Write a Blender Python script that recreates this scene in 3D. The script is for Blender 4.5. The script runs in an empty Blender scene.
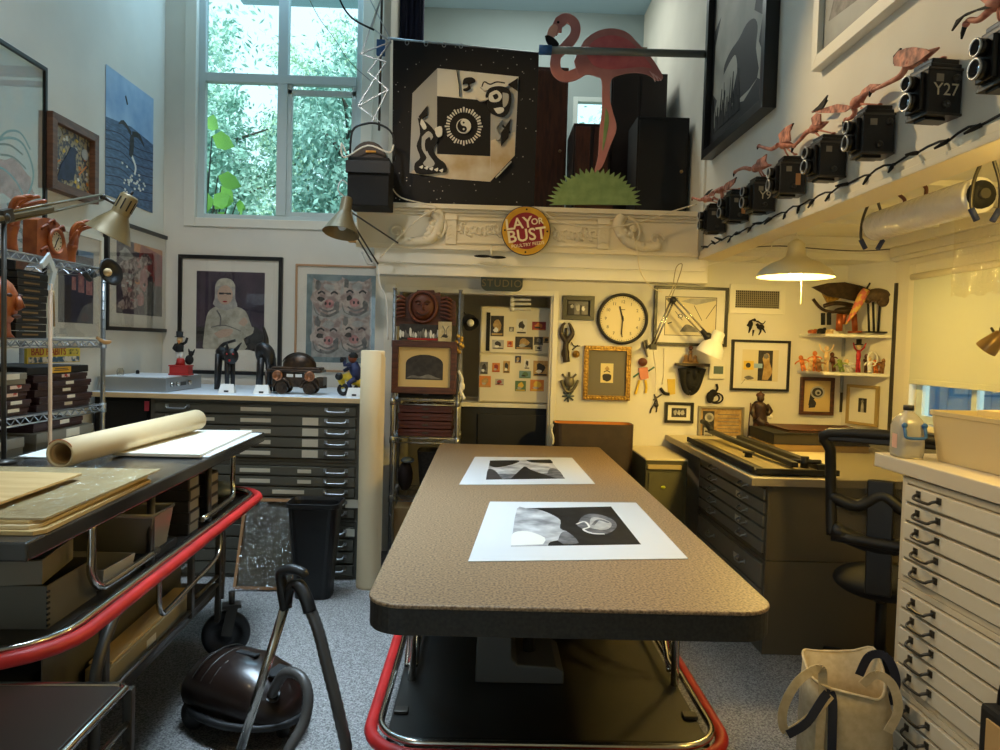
import bpy, math, random
from mathutils import Matrix, Vector
R = math.radians
PI = math.pi
scene = bpy.context.scene
C = scene.collection
random.seed(7)

# ---------------------------------------------------------------- camera
F = 740.0                      # focal length in pixels of the 1000 x 750 frame
CAMH = 1.6
CAMROT = (Matrix.Rotation(R(-1.07), 3, 'Z') @ Matrix.Rotation(PI/2 + R(-2.29), 3, 'X') @ Matrix.Rotation(R(1.6), 3, 'Z'))
cd = bpy.data.cameras.new('camera')
cd.sensor_width = 36.0
cd.lens = 36.0*F/1000.0
cd.clip_start = 0.05
cam = bpy.data.objects.new('camera', cd)
C.objects.link(cam)
cam.location = (0, 0, CAMH)
cam.rotation_euler = CAMROT.to_euler()
scene.camera = cam

# ---------------------------------------------------------------- sky, lights, exposure
scene.view_settings.view_transform = 'Standard'
scene.view_settings.look = 'None'
scene.view_settings.exposure = 0.0
scene.view_settings.gamma = 1.0
scene.view_settings.use_curve_mapping = False

def lin(c):
    return tuple((x/255.0/12.92 if x/255.0 <= .04045 else ((x/255.0+.055)/1.055)**2.4) for x in c[:3])

world = bpy.data.worlds.new('overcast_sky')
scene.world = world
world.use_nodes = True
wn = world.node_tree
bg = wn.nodes['Background']
bg.inputs['Color'].default_value = (*lin((206, 232, 244)), 1)
bg.inputs['Strength'].default_value = 2.3

def area(name, loc, aim, sx, sy, power, col, spread=180):
    l = bpy.data.lights.new(name, 'AREA')
    l.shape = 'RECTANGLE'; l.size = sx; l.size_y = sy; l.energy = power; l.color = col; l.spread = R(spread)
    o = bpy.data.objects.new(name, l); C.objects.link(o)
    o.location = loc
    o.rotation_euler = (Vector(aim)-Vector(loc)).to_track_quat('-Z', 'Y').to_euler()
    return o
def spot(name, loc, aim, power, col, ang, blend=.6, size=.05):
    l = bpy.data.lights.new(name, 'SPOT')
    l.energy = power; l.color = col; l.spot_size = R(ang); l.spot_blend = blend; l.shadow_soft_size = size
    o = bpy.data.objects.new(name, l); C.objects.link(o)
    o.location = loc
    o.rotation_euler = (Vector(aim)-Vector(loc)).to_track_quat('-Z', 'Y').to_euler()
    return o
def point(name, loc, power, col, size=.05):
    l = bpy.data.lights.new(name, 'POINT'); l.energy = power; l.color = col; l.shadow_soft_size = size
    o = bpy.data.objects.new(name, l); C.objects.link(o); o.location = loc
    return o
WARM = (1.0, .69, .17)
WARM2 = (1.0, .74, .38)
COOL = (.62, .84, 1.0)
sun = bpy.data.lights.new('sun', 'SUN'); sun.energy = 5.0; sun.angle = R(20); sun.color = (1, .97, .9)
so = bpy.data.objects.new('sun', sun); C.objects.link(so); so.rotation_euler = (R(48), 0, R(12))
area('added_cool_fill', (-1.05, 3.4, 5.15), (-1.0, 3.35, 0), 1.5, 2.8, 47, (.62, .82, 1.0), 46)  # added cool fill below the closed ceiling, which has no skylight
area('added_loft_fill', (.4, 7.0, 5.15), (.4, 7.3, 2.6), 1.2, .8, 30, (.95, 1.0, .92))  # added fill under the loft ceiling to brighten the loft back wall
area('upper_window_daylight', (-1.7, 5.95, 4.72), (-1.5, 2.5, 1.0), 1.2, .55, 24, (.42, .74, 1.0))
spot('ceiling_lamp', (-1.7, .9, 4.4), (.0, 2.8, .9), 45, (1.0, .76, .44), 75, .8, .15)
spot('added_fill_rear', (.7, 2.4, 4.9), (.75, 5.6, .8), 40, (1.0, .64, .12), 44, .8, .12)  # added warm fill for the clock wall; no lamp hangs here
spot('added_fill_left', (-1.5, 2.2, 4.9), (-1.55, 6.0, 1.8), 200, (1.0, .98, .95), 46, .9, .15)  # added neutral fill that lifts the wall below the tall window
point('alcove_lamp', (1.78, 1.9, 2.2), 32, WARM, .08)
spot('added_clock_wall_fill', (1.74, 2.0, 2.2), (.55, 5.65, .95), 185, WARM, 44, .8, .08)  # added warm fill that reaches the clock wall and misses the blind
spot('added_fill_right', (-1.2, 1.9, 3.6), (1.55, 2.3, .75), 130, (1.0, .72, .36), 40, .8, .12)  # added warm fill aimed at the putty drawer fronts, no fixture
spot('track_spot_mantel', (-1.9, 3.3, 4.5), (.45, 5.5, 2.62), 170, (1.0, .66, .28), 36, .7, .04)
spot('track_spot_camera_wall', (-.5, 4.7, 4.3), (1.58, 2.75, 2.35), 240, (1.0, .70, .32), 46, .8, .03)

# ---------------------------------------------------------------- pixel -> place
def ray(x, y):
    return CAMROT @ Vector(((x-500)/F, -(y-375)/F, -1))
def AX(x, y, X):
    d = ray(x, y); t = X/d.x
    return Vector((X, t*d.y, CAMH+t*d.z))
def AY(x, y, Y):
    d = ray(x, y); t = Y/d.y
    return Vector((t*d.x, Y, CAMH+t*d.z))
def AZ(x, y, Z):
    d = ray(x, y); t = (Z-CAMH)/d.z
    return Vector((t*d.x, t*d.y, Z))

# ---------------------------------------------------------------- materials
MATS = {}
def mat(name, c, rough=.6, metal=0., c2=None, scale=20., detail=3., bump=0., lo=.35, hi=.65, emit=0., trans=0., coat=0., stretch=None, spec=None, bscale=None):
    if name in MATS: return MATS[name]
    m = bpy.data.materials.new(name); m.use_nodes = True
    nt = m.node_tree; b = nt.nodes['Principled BSDF']
    b.inputs['Base Color'].default_value = (*lin(c), 1)
    b.inputs['Roughness'].default_value = rough
    b.inputs['Metallic'].default_value = metal
    if spec is not None: b.inputs['Specular IOR Level'].default_value = spec
    if trans: b.inputs['Transmission Weight'].default_value = trans
    if coat: b.inputs['Coat Weight'].default_value = coat
    if emit:
        b.inputs['Emission Color'].default_value = (*lin(c), 1); b.inputs['Emission Strength'].default_value = emit
    if c2 is not None or bump:
        tc = nt.nodes.new('ShaderNodeTexCoord')
        mp = nt.nodes.new('ShaderNodeMapping')
        if stretch: mp.inputs['Scale'].default_value = stretch
        nt.links.new(tc.outputs['Object'], mp.inputs['Vector'])
        nz = nt.nodes.new('ShaderNodeTexNoise'); nz.inputs['Scale'].default_value = scale; nz.inputs['Detail'].default_value = detail
        nt.links.new(mp.outputs['Vector'], nz.inputs['Vector'])
        if c2 is not None:
            cr = nt.nodes.new('ShaderNodeValToRGB')
            cr.color_ramp.elements[0].position = lo; cr.color_ramp.elements[1].position = hi
            cr.color_ramp.elements[0].color = (*lin(c), 1); cr.color_ramp.elements[1].color = (*lin(c2), 1)
            nt.links.new(nz.outputs['Fac'], cr.inputs['Fac'])
            nt.links.new(cr.outputs['Color'], b.inputs['Base Color'])
        if bump:
            bp = nt.nodes.new('ShaderNodeBump'); bp.inputs['Strength'].default_value = bump; bp.inputs['Distance'].default_value = .01
            n2 = nz
            if bscale:
                n2 = nt.nodes.new('ShaderNodeTexNoise'); n2.inputs['Scale'].default_value = bscale; n2.inputs['Detail'].default_value = 3
                nt.links.new(mp.outputs['Vector'], n2.inputs['Vector'])
            nt.links.new(n2.outputs['Fac'], bp.inputs['Height'])
            nt.links.new(bp.outputs['Normal'], b.inputs['Normal'])
    MATS[name] = m
    return m
def glassy(name, tint=(255, 255, 255), gloss=.08, rough=.02, bump=0., bscale=30.):
    """thin clear sheet: mostly see-through with a surface reflection"""
    if name in MATS: return MATS[name]
    m = bpy.data.materials.new(name); m.use_nodes = True
    nt = m.node_tree; nt.nodes.clear()
    out = nt.nodes.new('ShaderNodeOutputMaterial')
    tr = nt.nodes.new('ShaderNodeBsdfTransparent'); tr.inputs['Color'].default_value = (*lin(tint), 1)
    gl = nt.nodes.new('ShaderNodeBsdfGlossy'); gl.inputs['Roughness'].default_value = rough
    mx = nt.nodes.new('ShaderNodeMixShader')
    fr = nt.nodes.new('ShaderNodeLayerWeight'); fr.inputs['Blend'].default_value = .25
    ma = nt.nodes.new('ShaderNodeMath'); ma.operation = 'MULTIPLY_ADD'; ma.inputs[1].default_value = .35; ma.inputs[2].default_value = gloss
    nt.links.new(fr.outputs['Fresnel'], ma.inputs[0])
    nt.links.new(ma.outputs[0], mx.inputs['Fac'])
    nt.links.new(tr.outputs[0], mx.inputs[1]); nt.links.new(gl.outputs[0], mx.inputs[2])
    nt.links.new(mx.outputs[0], out.inputs['Surface'])
    if bump:
        tc = nt.nodes.new('ShaderNodeTexCoord')
        nz = nt.nodes.new('ShaderNodeTexNoise'); nz.inputs['Scale'].default_value = bscale; nz.inputs['Detail'].default_value = 2; nz.inputs['Distortion'].default_value = 1.5
        nt.links.new(tc.outputs['Object'], nz.inputs['Vector'])
        bp = nt.nodes.new('ShaderNodeBump'); bp.inputs['Strength'].default_value = bump; bp.inputs['Distance'].default_value = .03
        nt.links.new(nz.outputs['Fac'], bp.inputs['Height']); nt.links.new(bp.outputs['Normal'], gl.inputs['Normal'])
    MATS[name] = m
    return m
def starry(name):
    m = bpy.data.materials.new(name); m.use_nodes = True
    nt = m.node_tree; b = nt.nodes['Principled BSDF']; b.inputs['Roughness'].default_value = .85
    tc = nt.nodes.new('ShaderNodeTexCoord')
    vo = nt.nodes.new('ShaderNodeTexVoronoi'); vo.inputs['Scale'].default_value = 26
    nt.links.new(tc.outputs['Object'], vo.inputs['Vector'])
    cr = nt.nodes.new('ShaderNodeValToRGB')
    cr.color_ramp.elements[0].position = .08; cr.color_ramp.elements[1].position = .12
    cr.color_ramp.elements[0].color = (*lin((190, 185, 175)), 1); cr.color_ramp.elements[1].color = (*lin((26, 24, 24)), 1)
    nt.links.new(vo.outputs['Distance'], cr.inputs['Fac'])
    nt.links.new(cr.outputs['Color'], b.inputs['Base Color'])
    return m

M_wall = mat('white_wall_paint', (226, 222, 210), .75, c2=(220, 216, 204), scale=3, bump=.04, bscale=120)
M_trim = mat('white_trim_paint', (228, 224, 210), .5)
M_mantel = mat('cream_mantel_paint', (226, 214, 186), .6)
M_carpet = mat('speckled_carpet', (84, 82, 80), .95, c2=(162, 158, 154), scale=150, detail=4, bump=.5)
M_black = mat('black_plastic', (24, 23, 23), .45)
M_blackmat = mat('matte_black', (20, 19, 19), .8)
M_blackfr = mat('black_frame_lacquer', (22, 20, 19), .35)
M_chrome = mat('chrome_tube', (196, 192, 184), .2, 1.0)
M_zinc = mat('zinc_wire', (176, 178, 180), .35, .9)
M_steel = mat('dark_steel', (78, 74, 68), .4, .7)
M_graymetal = mat('gray_green_enamel', (88, 85, 75), .5)
M_graydraw = mat('gray_drawer_enamel', (94, 91, 80), .45)
M_tan = mat('taupe_file_enamel', (98, 90, 74), .45)
M_tand = mat('taupe_drawer_enamel', (132, 126, 112), .42)
M_cream = mat('putty_file_enamel', (208, 196, 172), .42)
M_creamd = mat('putty_drawer_enamel', (212, 203, 183), .42)
M_white = mat('white_paper', (236, 236, 232), .7)
M_matboard = mat('mat_board', (228, 224, 212), .8)
M_paperc = mat('cream_paper', (226, 205, 166), .7)
M_kraft = mat('kraft_paper', (188, 152, 100), .75)
M_red = mat('red_rubber_bumper', (190, 38, 34), .45, c2=(168, 32, 30), scale=8)
M_redp = mat('red_paint', (170, 36, 32), .5)
M_label = mat('label_card', (214, 206, 186), .7)
M_worktop = mat('speckled_laminate', (100, 79, 57), .45, c2=(174, 145, 111), scale=130, detail=5, lo=.36, hi=.64, bump=.05)
M_worktopedge = mat('speckled_laminate_edge', (30, 28, 25), .6, c2=(46, 43, 38), scale=110, detail=4)
M_deck = mat('black_rubber_deck', (34, 32, 29), .42, c2=(24, 23, 21), scale=4)
M_wooddk = mat('dark_brown_wood', (62, 32, 20), .5, c2=(92, 50, 30), scale=9, stretch=(1, 1, 8))
M_woodred = mat('reddish_wood', (84, 42, 28), .5, c2=(110, 58, 36), scale=9)
M_woodor = mat('orange_carved_wood', (172, 92, 40), .4, c2=(140, 66, 26), scale=18)
M_maroon = mat('maroon_box', (58, 28, 26), .55, c2=(46, 22, 22), scale=6)
M_graybox = mat('gray_archival_board', (124, 118, 104), .75)
M_gold = mat('dull_gold', (176, 138, 66), .38, .6, c2=(120, 88, 36), scale=40)
M_brass = mat('brass_enamel', (150, 120, 76), .3, .45)
M_pink = mat('flamingo_pink', (204, 136, 128), .6, c2=(188, 118, 112), scale=7)
M_pinkd = mat('toy_bird_pink', (206, 138, 110), .6, c2=(168, 92, 72), scale=30)
M_pinkw = mat('toy_bird_wing', (226, 150, 122), .65, c2=(120, 70, 56), scale=26)
M_skin = mat('doll_cream', (222, 190, 140), .6)
M_yel = mat('yellow_paint', (216, 182, 40), .5)
M_navy = mat('navy_paint', (34, 44, 86), .6)
M_blue = mat('blue_paint', (40, 92, 150), .5)
M_green = mat('bush_green', (140, 164, 104), .7, c2=(122, 148, 90), scale=14)
M_darkgreen = mat('dark_green_board', (28, 40, 34), .5)
M_olive = mat('olive_metal', (84, 80, 52), .6, c2=(98, 92, 60), scale=5)
M_ltblue = mat('pale_laminate', (226, 234, 242), .35)
M_alum = mat('brushed_aluminium', (172, 174, 174), .32, .8)
M_glass = glassy('picture_glass', gloss=.03)
M_pane = glassy('window_pane', (235, 246, 246), .03)
M_film = glassy('clear_plastic_film', (250, 246, 236), .10, .08, .5, 22)
M_wrap = glassy('crinkled_wrap', (250, 246, 236), .12, .12, 1.0, 30)

# ---------------------------------------------------------------- mesh builder
V = Vector
class MB:
    def __init__(s, xf=None):
        s.v = []; s.f = []; s.mi = []; s.sm = []; s.mats = []; s.cur = 0; s.xf = xf
    def use(s, m):
        if m not in s.mats: s.mats.append(m)
        s.cur = s.mats.index(m); return s
    def add(s, vs, fs, smooth=False):
        n = len(s.v)
        for p in vs:
            p = V(p); s.v.append(s.xf @ p if s.xf is not None else p)
        for f in fs:
            s.f.append([i+n for i in f]); s.mi.append(s.cur); s.sm.append(smooth)
        return s
    def box(s, x0, y0, z0, x1, y1, z1):
        if x0 > x1: x0, x1 = x1, x0
        if y0 > y1: y0, y1 = y1, y0
        if z0 > z1: z0, z1 = z1, z0
        vs = [(x0,y0,z0),(x1,y0,z0),(x1,y1,z0),(x0,y1,z0),(x0,y0,z1),(x1,y0,z1),(x1,y1,z1),(x0,y1,z1)]
        return s.add(vs, [(0,3,2,1),(4,5,6,7),(0,1,5,4),(1,2,6,5),(2,3,7,6),(3,0,4,7)])
    def rbox(s, c, size, rot=None):
        """box of size about centre c, turned by a 3x3 matrix"""
        c = V(c); rot = rot or Matrix.Identity(3); h = V(size)/2
        vs = []
        for k in (-1, 1):
            for (i, j) in ((-1,-1),(1,-1),(1,1),(-1,1)):
                vs.append(c + rot @ V((i*h.x, j*h.y, k*h.z)))
        return s.add(vs, [(0,3,2,1),(4,5,6,7),(0,1,5,4),(1,2,6,5),(2,3,7,6),(3,0,4,7)])
    def bar(s, p0, p1, w, h, up=(0,0,1)):
        p0, p1 = V(p0), V(p1); d = (p1-p0).normalized(); u = V(up)
        sd = d.cross(u)
        if sd.length < 1e-4: sd = d.cross(V((0,1,0)))
        sd.normalize(); u = sd.cross(d)
        vs = []
        for p in (p0, p1):
            for (i, j) in ((-1,-1),(1,-1),(1,1),(-1,1)): vs.append(p+sd*(i*w/2)+u*(j*h/2))
        return s.add(vs, [(0,1,2,3),(7,6,5,4),(0,4,5,1),(1,5,6,2),(2,6,7,3),(3,7,4,0)])
    def tube(s, pts, r, seg=8, closed=False):
        pts = [V(p) for p in pts]; n = len(pts)
        rr = r if isinstance(r, (list, tuple)) else [r]*n
        vs = []; fs = []; nrm = None
        for i in range(n):
            if closed: t = (pts[(i+1) % n]-pts[i-1])
            elif i == 0: t = pts[1]-pts[0]
            elif i == n-1: t = pts[-1]-pts[-2]
            else: t = (pts[i+1]-pts[i]).normalized()+(pts[i]-pts[i-1]).normalized()
            if t.length < 1e-9: t = V((0,0,1))
            t.normalize()
            if nrm is None:
                a = V((0,0,1)) if abs(t.z) < .9 else V((1,0,0))
                nrm = t.cross(a).normalized()
            else:
                nrm = nrm - t*nrm.dot(t)
                if nrm.length < 1e-6: nrm = t.cross(V((1,0,.3)))
                nrm.normalize()
            b = t.cross(nrm)
            for k in range(seg):
                a = 2*PI*k/seg
                vs.append(pts[i]+(nrm*math.cos(a)+b*math.sin(a))*rr[i])
        m = n if closed else n-1
        for i in range(m):
            for k in range(seg):
                a0 = i*seg+k; a1 = i*seg+(k+1) % seg; b0 = ((i+1) % n)*seg+k; b1 = ((i+1) % n)*seg+(k+1) % seg
                fs.append((a0, a1, b1, b0))
        s.add(vs, fs, seg > 5)
        if not closed:
            nv = len(vs); base = len(s.v)-nv
            s.f.append([base+k for k in range(seg)][::-1]); s.mi.append(s.cur); s.sm.append(False)
            s.f.append([base+nv-seg+k for k in range(seg)]); s.mi.append(s.cur); s.sm.append(False)
        return s
    def cyl(s, p0, p1, r, r2=None, seg=20):
        return s.tube([p0, p1], [r, r if r2 is None else r2], seg)
    def lathe(s, prof, o=(0,0,0), rot=None, seg=24):
        """profile of (radius, height) turned about the axis z of rot at o"""
        o = V(o); rot = rot or Matrix.Identity(3); vs = []; fs = []
        n = len(prof)
        for (r, z) in prof:
            for k in range(seg):
                a = 2*PI*k/seg
                vs.append(o + rot @ V((r*math.cos(a), r*math.sin(a), z)))
        for i in range(n-1):
            for k in range(seg):
                fs.append((i*seg+k, i*seg+(k+1) % seg, (i+1)*seg+(k+1) % seg, (i+1)*seg+k))
        return s.add(vs, fs, True)
    def ball(s, c, r, seg=14, rings=8, rot=None):
        if not isinstance(r, (tuple, list, Vector)): r = (r, r, r)
        c = V(c); rot = rot or Matrix.Identity(3)
        vs = [c+rot @ V((0,0,r[2]))]; fs = []
        for i in range(1, rings):
            t = PI*i/rings
            for k in range(seg):
                a = 2*PI*k/seg
                vs.append(c+rot @ V((r[0]*math.sin(t)*math.cos(a), r[1]*math.sin(t)*math.sin(a), r[2]*math.cos(t))))
        vs.append(c+rot @ V((0,0,-r[2])))
        for k in range(seg): fs.append((0, 1+k, 1+(k+1) % seg))
        for i in range(rings-2):
            for k in range(seg):
                a = 1+i*seg+k; b = 1+i*seg+(k+1) % seg
                fs.append((a, a+seg, b+seg, b))
        l = len(vs)-1; q = 1+(rings-2)*seg
        for k in range(seg): fs.append((l, q+(k+1) % seg, q+k))
        return s.add(vs, fs, True)
    def prism(s, poly, o, u, v, t):
        """flat outline poly of (a, b) on o + a*u + b*v, thickened by t along u x v"""
        o, u, v = V(o), V(u), V(v); nn = u.cross(v).normalized()*t
        area_ = sum(poly[i-1][0]*poly[i][1]-poly[i][0]*poly[i-1][1] for i in range(len(poly)))
        if area_ < 0: poly = poly[::-1]
        n = len(poly)
        vs = [o+u*a+v*b for a, b in poly]+[o+u*a+v*b+nn for a, b in poly]
        fs = [list(range(n))[::-1], list(range(n, 2*n))]
        for i in range(n): fs.append((i, (i+1) % n, n+(i+1) % n, n+i))
        return s.add(vs, fs)
    def pts(s, pl, thick_dir):
        """outline of 3-D points thickened by a vector"""
        n = len(pl); td = V(thick_dir)
        vs = [V(p) for p in pl]+[V(p)+td for p in pl]
        fs = [list(range(n))[::-1], list(range(n, 2*n))]
        for i in range(n): fs.append((i, (i+1) % n, n+(i+1) % n, n+i))
        return s.add(vs, fs)
    def text(s, body, size, o, u, v, ext=.001, align='CENTER', shear=0., spacing=1., off=0.):
        cu = bpy.data.curves.new('t', 'FONT'); cu.body = body; cu.size = size; cu.align_x = align; cu.align_y = 'CENTER'
        cu.extrude = ext; cu.shear = shear; cu.space_character = spacing; cu.offset = off; cu.resolution_u = 3
        ob = bpy.data.objects.new('t', cu); C.objects.link(ob)
        me = bpy.data.meshes.new_from_object(ob.evaluated_get(bpy.context.evaluated_depsgraph_get()))
        o, u, v = V(o), V(u).normalized(), V(v).normalized(); n = u.cross(v)
        s.add([o+u*p.co.x+v*p.co.y+n*p.co.z for p in me.vertices], [list(q.vertices) for q in me.polygons])
        bpy.data.objects.remove(ob); bpy.data.curves.remove(cu); bpy.data.meshes.remove(me)
        return s
    def mesh(s, name, m, inv=None):
        me = bpy.data.meshes.new(name)
        vs = [inv @ p for p in s.v] if inv is not None else s.v
        me.from_pydata([tuple(p) for p in vs], [], s.f)
        ms = s.mats if s.mats else [m]
        for q in ms: me.materials.append(q)
        me.polygons.foreach_set('use_smooth', s.sm)
        if s.mats: me.polygons.foreach_set('material_index', s.mi)
        me.validate(); me.update()
        return me

def tag(o, label=None, cat=None, group=None, kind=None):
    if label: o['label'] = label
    if cat: o['category'] = cat
    if group: o['group'] = group
    if kind: o['kind'] = kind
    return o
def thing(name, label, cat, loc=(0,0,0), rz=0., group=None):
    o = bpy.data.objects.new(name, None); C.objects.link(o)
    o.empty_display_size = .05
    o.location = loc; o.rotation_euler = (0, 0, rz)
    return tag(o, label, cat, group)
def rootmat(o):
    while o.parent: o = o.parent
    return Matrix.Translation(o.location) @ Matrix.Rotation(o.rotation_euler.z, 4, 'Z')
def bev(o, w, seg=2):
    md = o.modifiers.new('bevel', 'BEVEL'); md.width = w; md.segments = seg; md.limit_method = 'ANGLE'; md.angle_limit = R(50)
def part(root, name, mb, m=None, bevel=0, label=None, kind=None):
    """a part (or sub-part) of root; its shape is given in world coordinates"""
    o = bpy.data.objects.new(name, mb.mesh(name, m, rootmat(root).inverted())); C.objects.link(o)
    o.parent = root
    if bevel: bev(o, bevel)
    return tag(o, label, kind=kind)
def solo(name, mb, m, label=None, cat=None, group=None, bevel=0, kind=None):
    """a thing of one mesh, its origin at the middle of its base"""
    xs = [p.x for p in mb.v]; ys = [p.y for p in mb.v]; zs = [p.z for p in mb.v]
    o0 = V(((min(xs)+max(xs))/2, (min(ys)+max(ys))/2, min(zs)))
    o = bpy.data.objects.new(name, mb.mesh(name, m, Matrix.Translation(-o0))); C.objects.link(o)
    o.location = o0
    if bevel: bev(o, bevel)
    return tag(o, label, cat, group, kind)
def S(name, mb, m, parent=None, bevel=0):
    if parent is not None: return part(parent, name, mb, m, bevel)
    return solo(name, mb, m, kind='structure', bevel=bevel)
def dup(root, loc, rz, label=None, group=None):
    r = root.copy(); C.objects.link(r); r.location = loc; r.rotation_euler = (0, 0, rz)
    if label: r['label'] = label
    if group: r['group'] = group
    for ch in list(root.children):
        c = ch.copy(); C.objects.link(c); c.parent = r
        for g in list(ch.children):
            d = g.copy(); C.objects.link(d); d.parent = c
    return r
def ell(cx, cy, rx, ry, n=20, a0=0., a1=360.):
    full = abs(a1-a0) >= 360
    k = n if full else n+1
    return [(cx+rx*math.cos(R(a0+(a1-a0)*i/n)), cy+ry*math.sin(R(a0+(a1-a0)*i/n))) for i in range(k)]
def blob(cx, cy, rx, ry, seed, n=14, j=.3):
    rr = random.Random(seed)
    return [(cx+rx*(1+rr.uniform(-j, j))*math.cos(2*PI*i/n), cy+ry*(1+rr.uniform(-j, j))*math.sin(2*PI*i/n)) for i in range(n)]
def rect(x0, y0, x1, y1): return [(x0,y0),(x1,y0),(x1,y1),(x0,y1)]
def curve(pts, n=6):
    """smooth line through the points"""
    P = [V(p) for p in pts]; out = []
    for i in range(len(P)-1):
        p0 = P[max(i-1, 0)]; p1 = P[i]; p2 = P[i+1]; p3 = P[min(i+2, len(P)-1)]
        for k in range(n):
            t = k/n
            out.append(.5*((2*p1)+(p2-p0)*t+(2*p0-5*p1+4*p2-p3)*t*t+(-p0+3*p1-3*p2+p3)*t**3))
    out.append(P[-1]); return out
def ribbon(pts, w):
    """2-D outline of a stroke of width w (number or list) along pts"""
    n = len(pts); ww = w if isinstance(w, (list, tuple)) else [w]*n
    L = []; Rr = []
    for i in range(n):
        a = pts[max(i-1, 0)]; b = pts[min(i+1, n-1)]
        dx, dy = b[0]-a[0], b[1]-a[1]; l = math.hypot(dx, dy) or 1
        L.append((pts[i][0]-dy/l*ww[i]/2, pts[i][1]+dx/l*ww[i]/2)); Rr.append((pts[i][0]+dy/l*ww[i]/2, pts[i][1]-dx/l*ww[i]/2))
    return L+Rr[::-1]
def c2(pts, n=5): return [(p.x, p.y) for p in curve([(a, b, 0) for a, b in pts], n)]

def artwork(mb, base, polys, o, u, v, w, h, t=.0008):
    """a print w x h at centre o: base sheet and flat printed shapes in 0..1 coordinates"""
    o, u, v = V(o), V(u).normalized(), V(v).normalized(); n = u.cross(v)
    c = o-u*(w/2)-v*(h/2)
    mb.use(base).prism([(0,0),(1,0),(1,1),(0,1)], c, u*w, v*h, t)
    for i, (m, pl) in enumerate(polys):
        mb.use(m).prism(pl, c+n*(t*.6), u*w, v*h, t*.6+.00012*(i+1))
    return mb
def frame(name, label, o, u, w, h, fw, depth, frm, mount=None, pw=0, ph=0, base=None, polys=(), cat='picture', dv=0., glass=False, fbev=.002, group=None, v=(0,0,1)):
    """picture w x h whose back centre is o; u points right for a viewer, v up; n = u x v towards the viewer"""
    o = V(o); u = V(u).normalized(); v = V(v).normalized(); n = u.cross(v)
    th = thing(name, label, cat, o-v*(h/2), 0, group)
    c = o-u*(w/2)-v*(h/2)
    def P(a, b, d): return c+u*a+v*b+n*d
    b = MB()
    b.prism([(0,0),(w,0),(w-fw,fw),(fw,fw)], c, u, v, depth); b.prism([(w,0),(w,h),(w-fw,h-fw),(w-fw,fw)], c, u, v, depth)
    b.prism([(w,h),(0,h),(fw,h-fw),(w-fw,h-fw)], c, u, v, depth); b.prism([(0,h),(0,0),(fw,fw),(fw,h-fw)], c, u, v, depth)
    part(th, 'frame', b, frm, fbev)
    d = depth*.45
    if mount is not None:
        b = MB(); b.prism([(fw*.8,fw*.8),(w-fw*.8,fw*.8),(w-fw*.8,h-fw*.8),(fw*.8,h-fw*.8)], c+n*(d-.004), u, v, .004)
        part(th, 'mount', b, mount)
    else:
        pw = pw or w-2*fw*.9; ph = ph or h-2*fw*.9
    b = MB(); artwork(b, base, polys, o+n*d+v*dv, u, v, pw, ph)
    part(th, 'print', b)
    if glass:
        b = MB(); b.prism([(fw*.9,fw*.9),(w-fw*.9,fw*.9),(w-fw*.9,h-fw*.9),(fw*.9,h-fw*.9)], c+n*(depth*.75), u, v, .0015)
        part(th, 'glass', b, M_glass)
    return th
UB = V((1,0,0)); UL = V((0,1,0)); UR = V((0,-1,0)); UP = V((0,0,1))   # right-hand directions seen on back, left and right walls
def onback(x0, y0, x1, y1, Y):
    c = AY((x0+x1)/2, (y0+y1)/2, Y)
    return c, (x1-x0)*Y/F, (y1-y0)*Y/F

# ================================================================ THE ROOM
YW = 6.05      # window wall
YC = 5.65      # wall with the clock
YL = 5.50      # front of the loft
XL = -2.63; XR = 2.90; XU = 1.58
ZT = 5.2
b = MB(); b.box(XL-.1, -1.2, -.05, XR+.1, 8.2, 0); S('floor', b, M_carpet)
b = MB(); b.box(XL-.12, -1.2, 0, XL, YW+.12, ZT)
for y in (1.6, 2.8, 4.0): b.box(XL, y-.012, 1.2, XL+.006, y+.012, ZT)
S('wall_left', b, M_wall)
# window wall, built round its opening
wx0, wx1, wz0, wz1 = -2.375, -1.06, 2.56, 5.0
b = MB()
b.box(XL-.12, YW, 0, wx0, YW+.12, ZT); b.box(wx1, YW, 0, -.855, YW+.12, ZT)
b.box(wx0, YW, 0, wx1, YW+.12, wz0); b.box(wx0, YW, wz1, wx1, YW+.12, ZT)
S('wall_back', b, M_wall)
b = MB(); b.box(-.855, YC+.12, 0, -.80, YW, ZT); b.box(-.855, YW, 2.59, -.80, 8.1, ZT); S('wall_loft_left', b, M_wall)
# clock wall with its doorway
dx0, dx1, dz = -.70, .495, 1.985
b = MB()
b.box(-.855, YC, 0, dx0, YC+.12, 2.28); b.box(dx1, YC, 0, 2.749, YC+.12, 2.5); b.box(dx0, YC, dz, dx1, YC+.12, 2.28)
S('wall_inner', b, M_wall)
cor = MB(); cor.add([(2.749,YC,0),(2.90,5.24,0),(2.90,5.24,2.5),(2.749,YC,2.5),(2.95,YC+.1,0),(3.0,5.24,0),(3.0,5.24,2.5),(2.95,YC+.1,2.5)],
    [(0,1,2,3),(1,5,6,2),(4,7,6,5),(0,3,7,4),(3,2,6,7),(0,4,5,1)])
S('wall_corner', cor, M_wall)
# small room seen through the doorway
b = MB(); b.box(-.80, YC+.12, 0, -.72, 7.0, 2.28); b.box(.56, YC+.12, 0, .66, 7.0, 2.28); b.box(-.80, 7.0, 0, .66, 7.1, 2.28)
S('wall_passage', b, M_wall)
b = MB()
b.box(dx0-.085, YC-.022, 0, dx0, YC, dz+.06); b.box(dx1, YC-.022, 0, dx1+.04, YC, dz+.04); b.box(dx0, YC-.022, dz, dx1, YC, dz+.04)
b.box(dx0, YC, 0, dx0+.015, YC+.12, dz); b.box(dx1-.015, YC, 0, dx1, YC+.12, dz)
S('trim_1', b, M_trim, bevel=.003)
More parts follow.
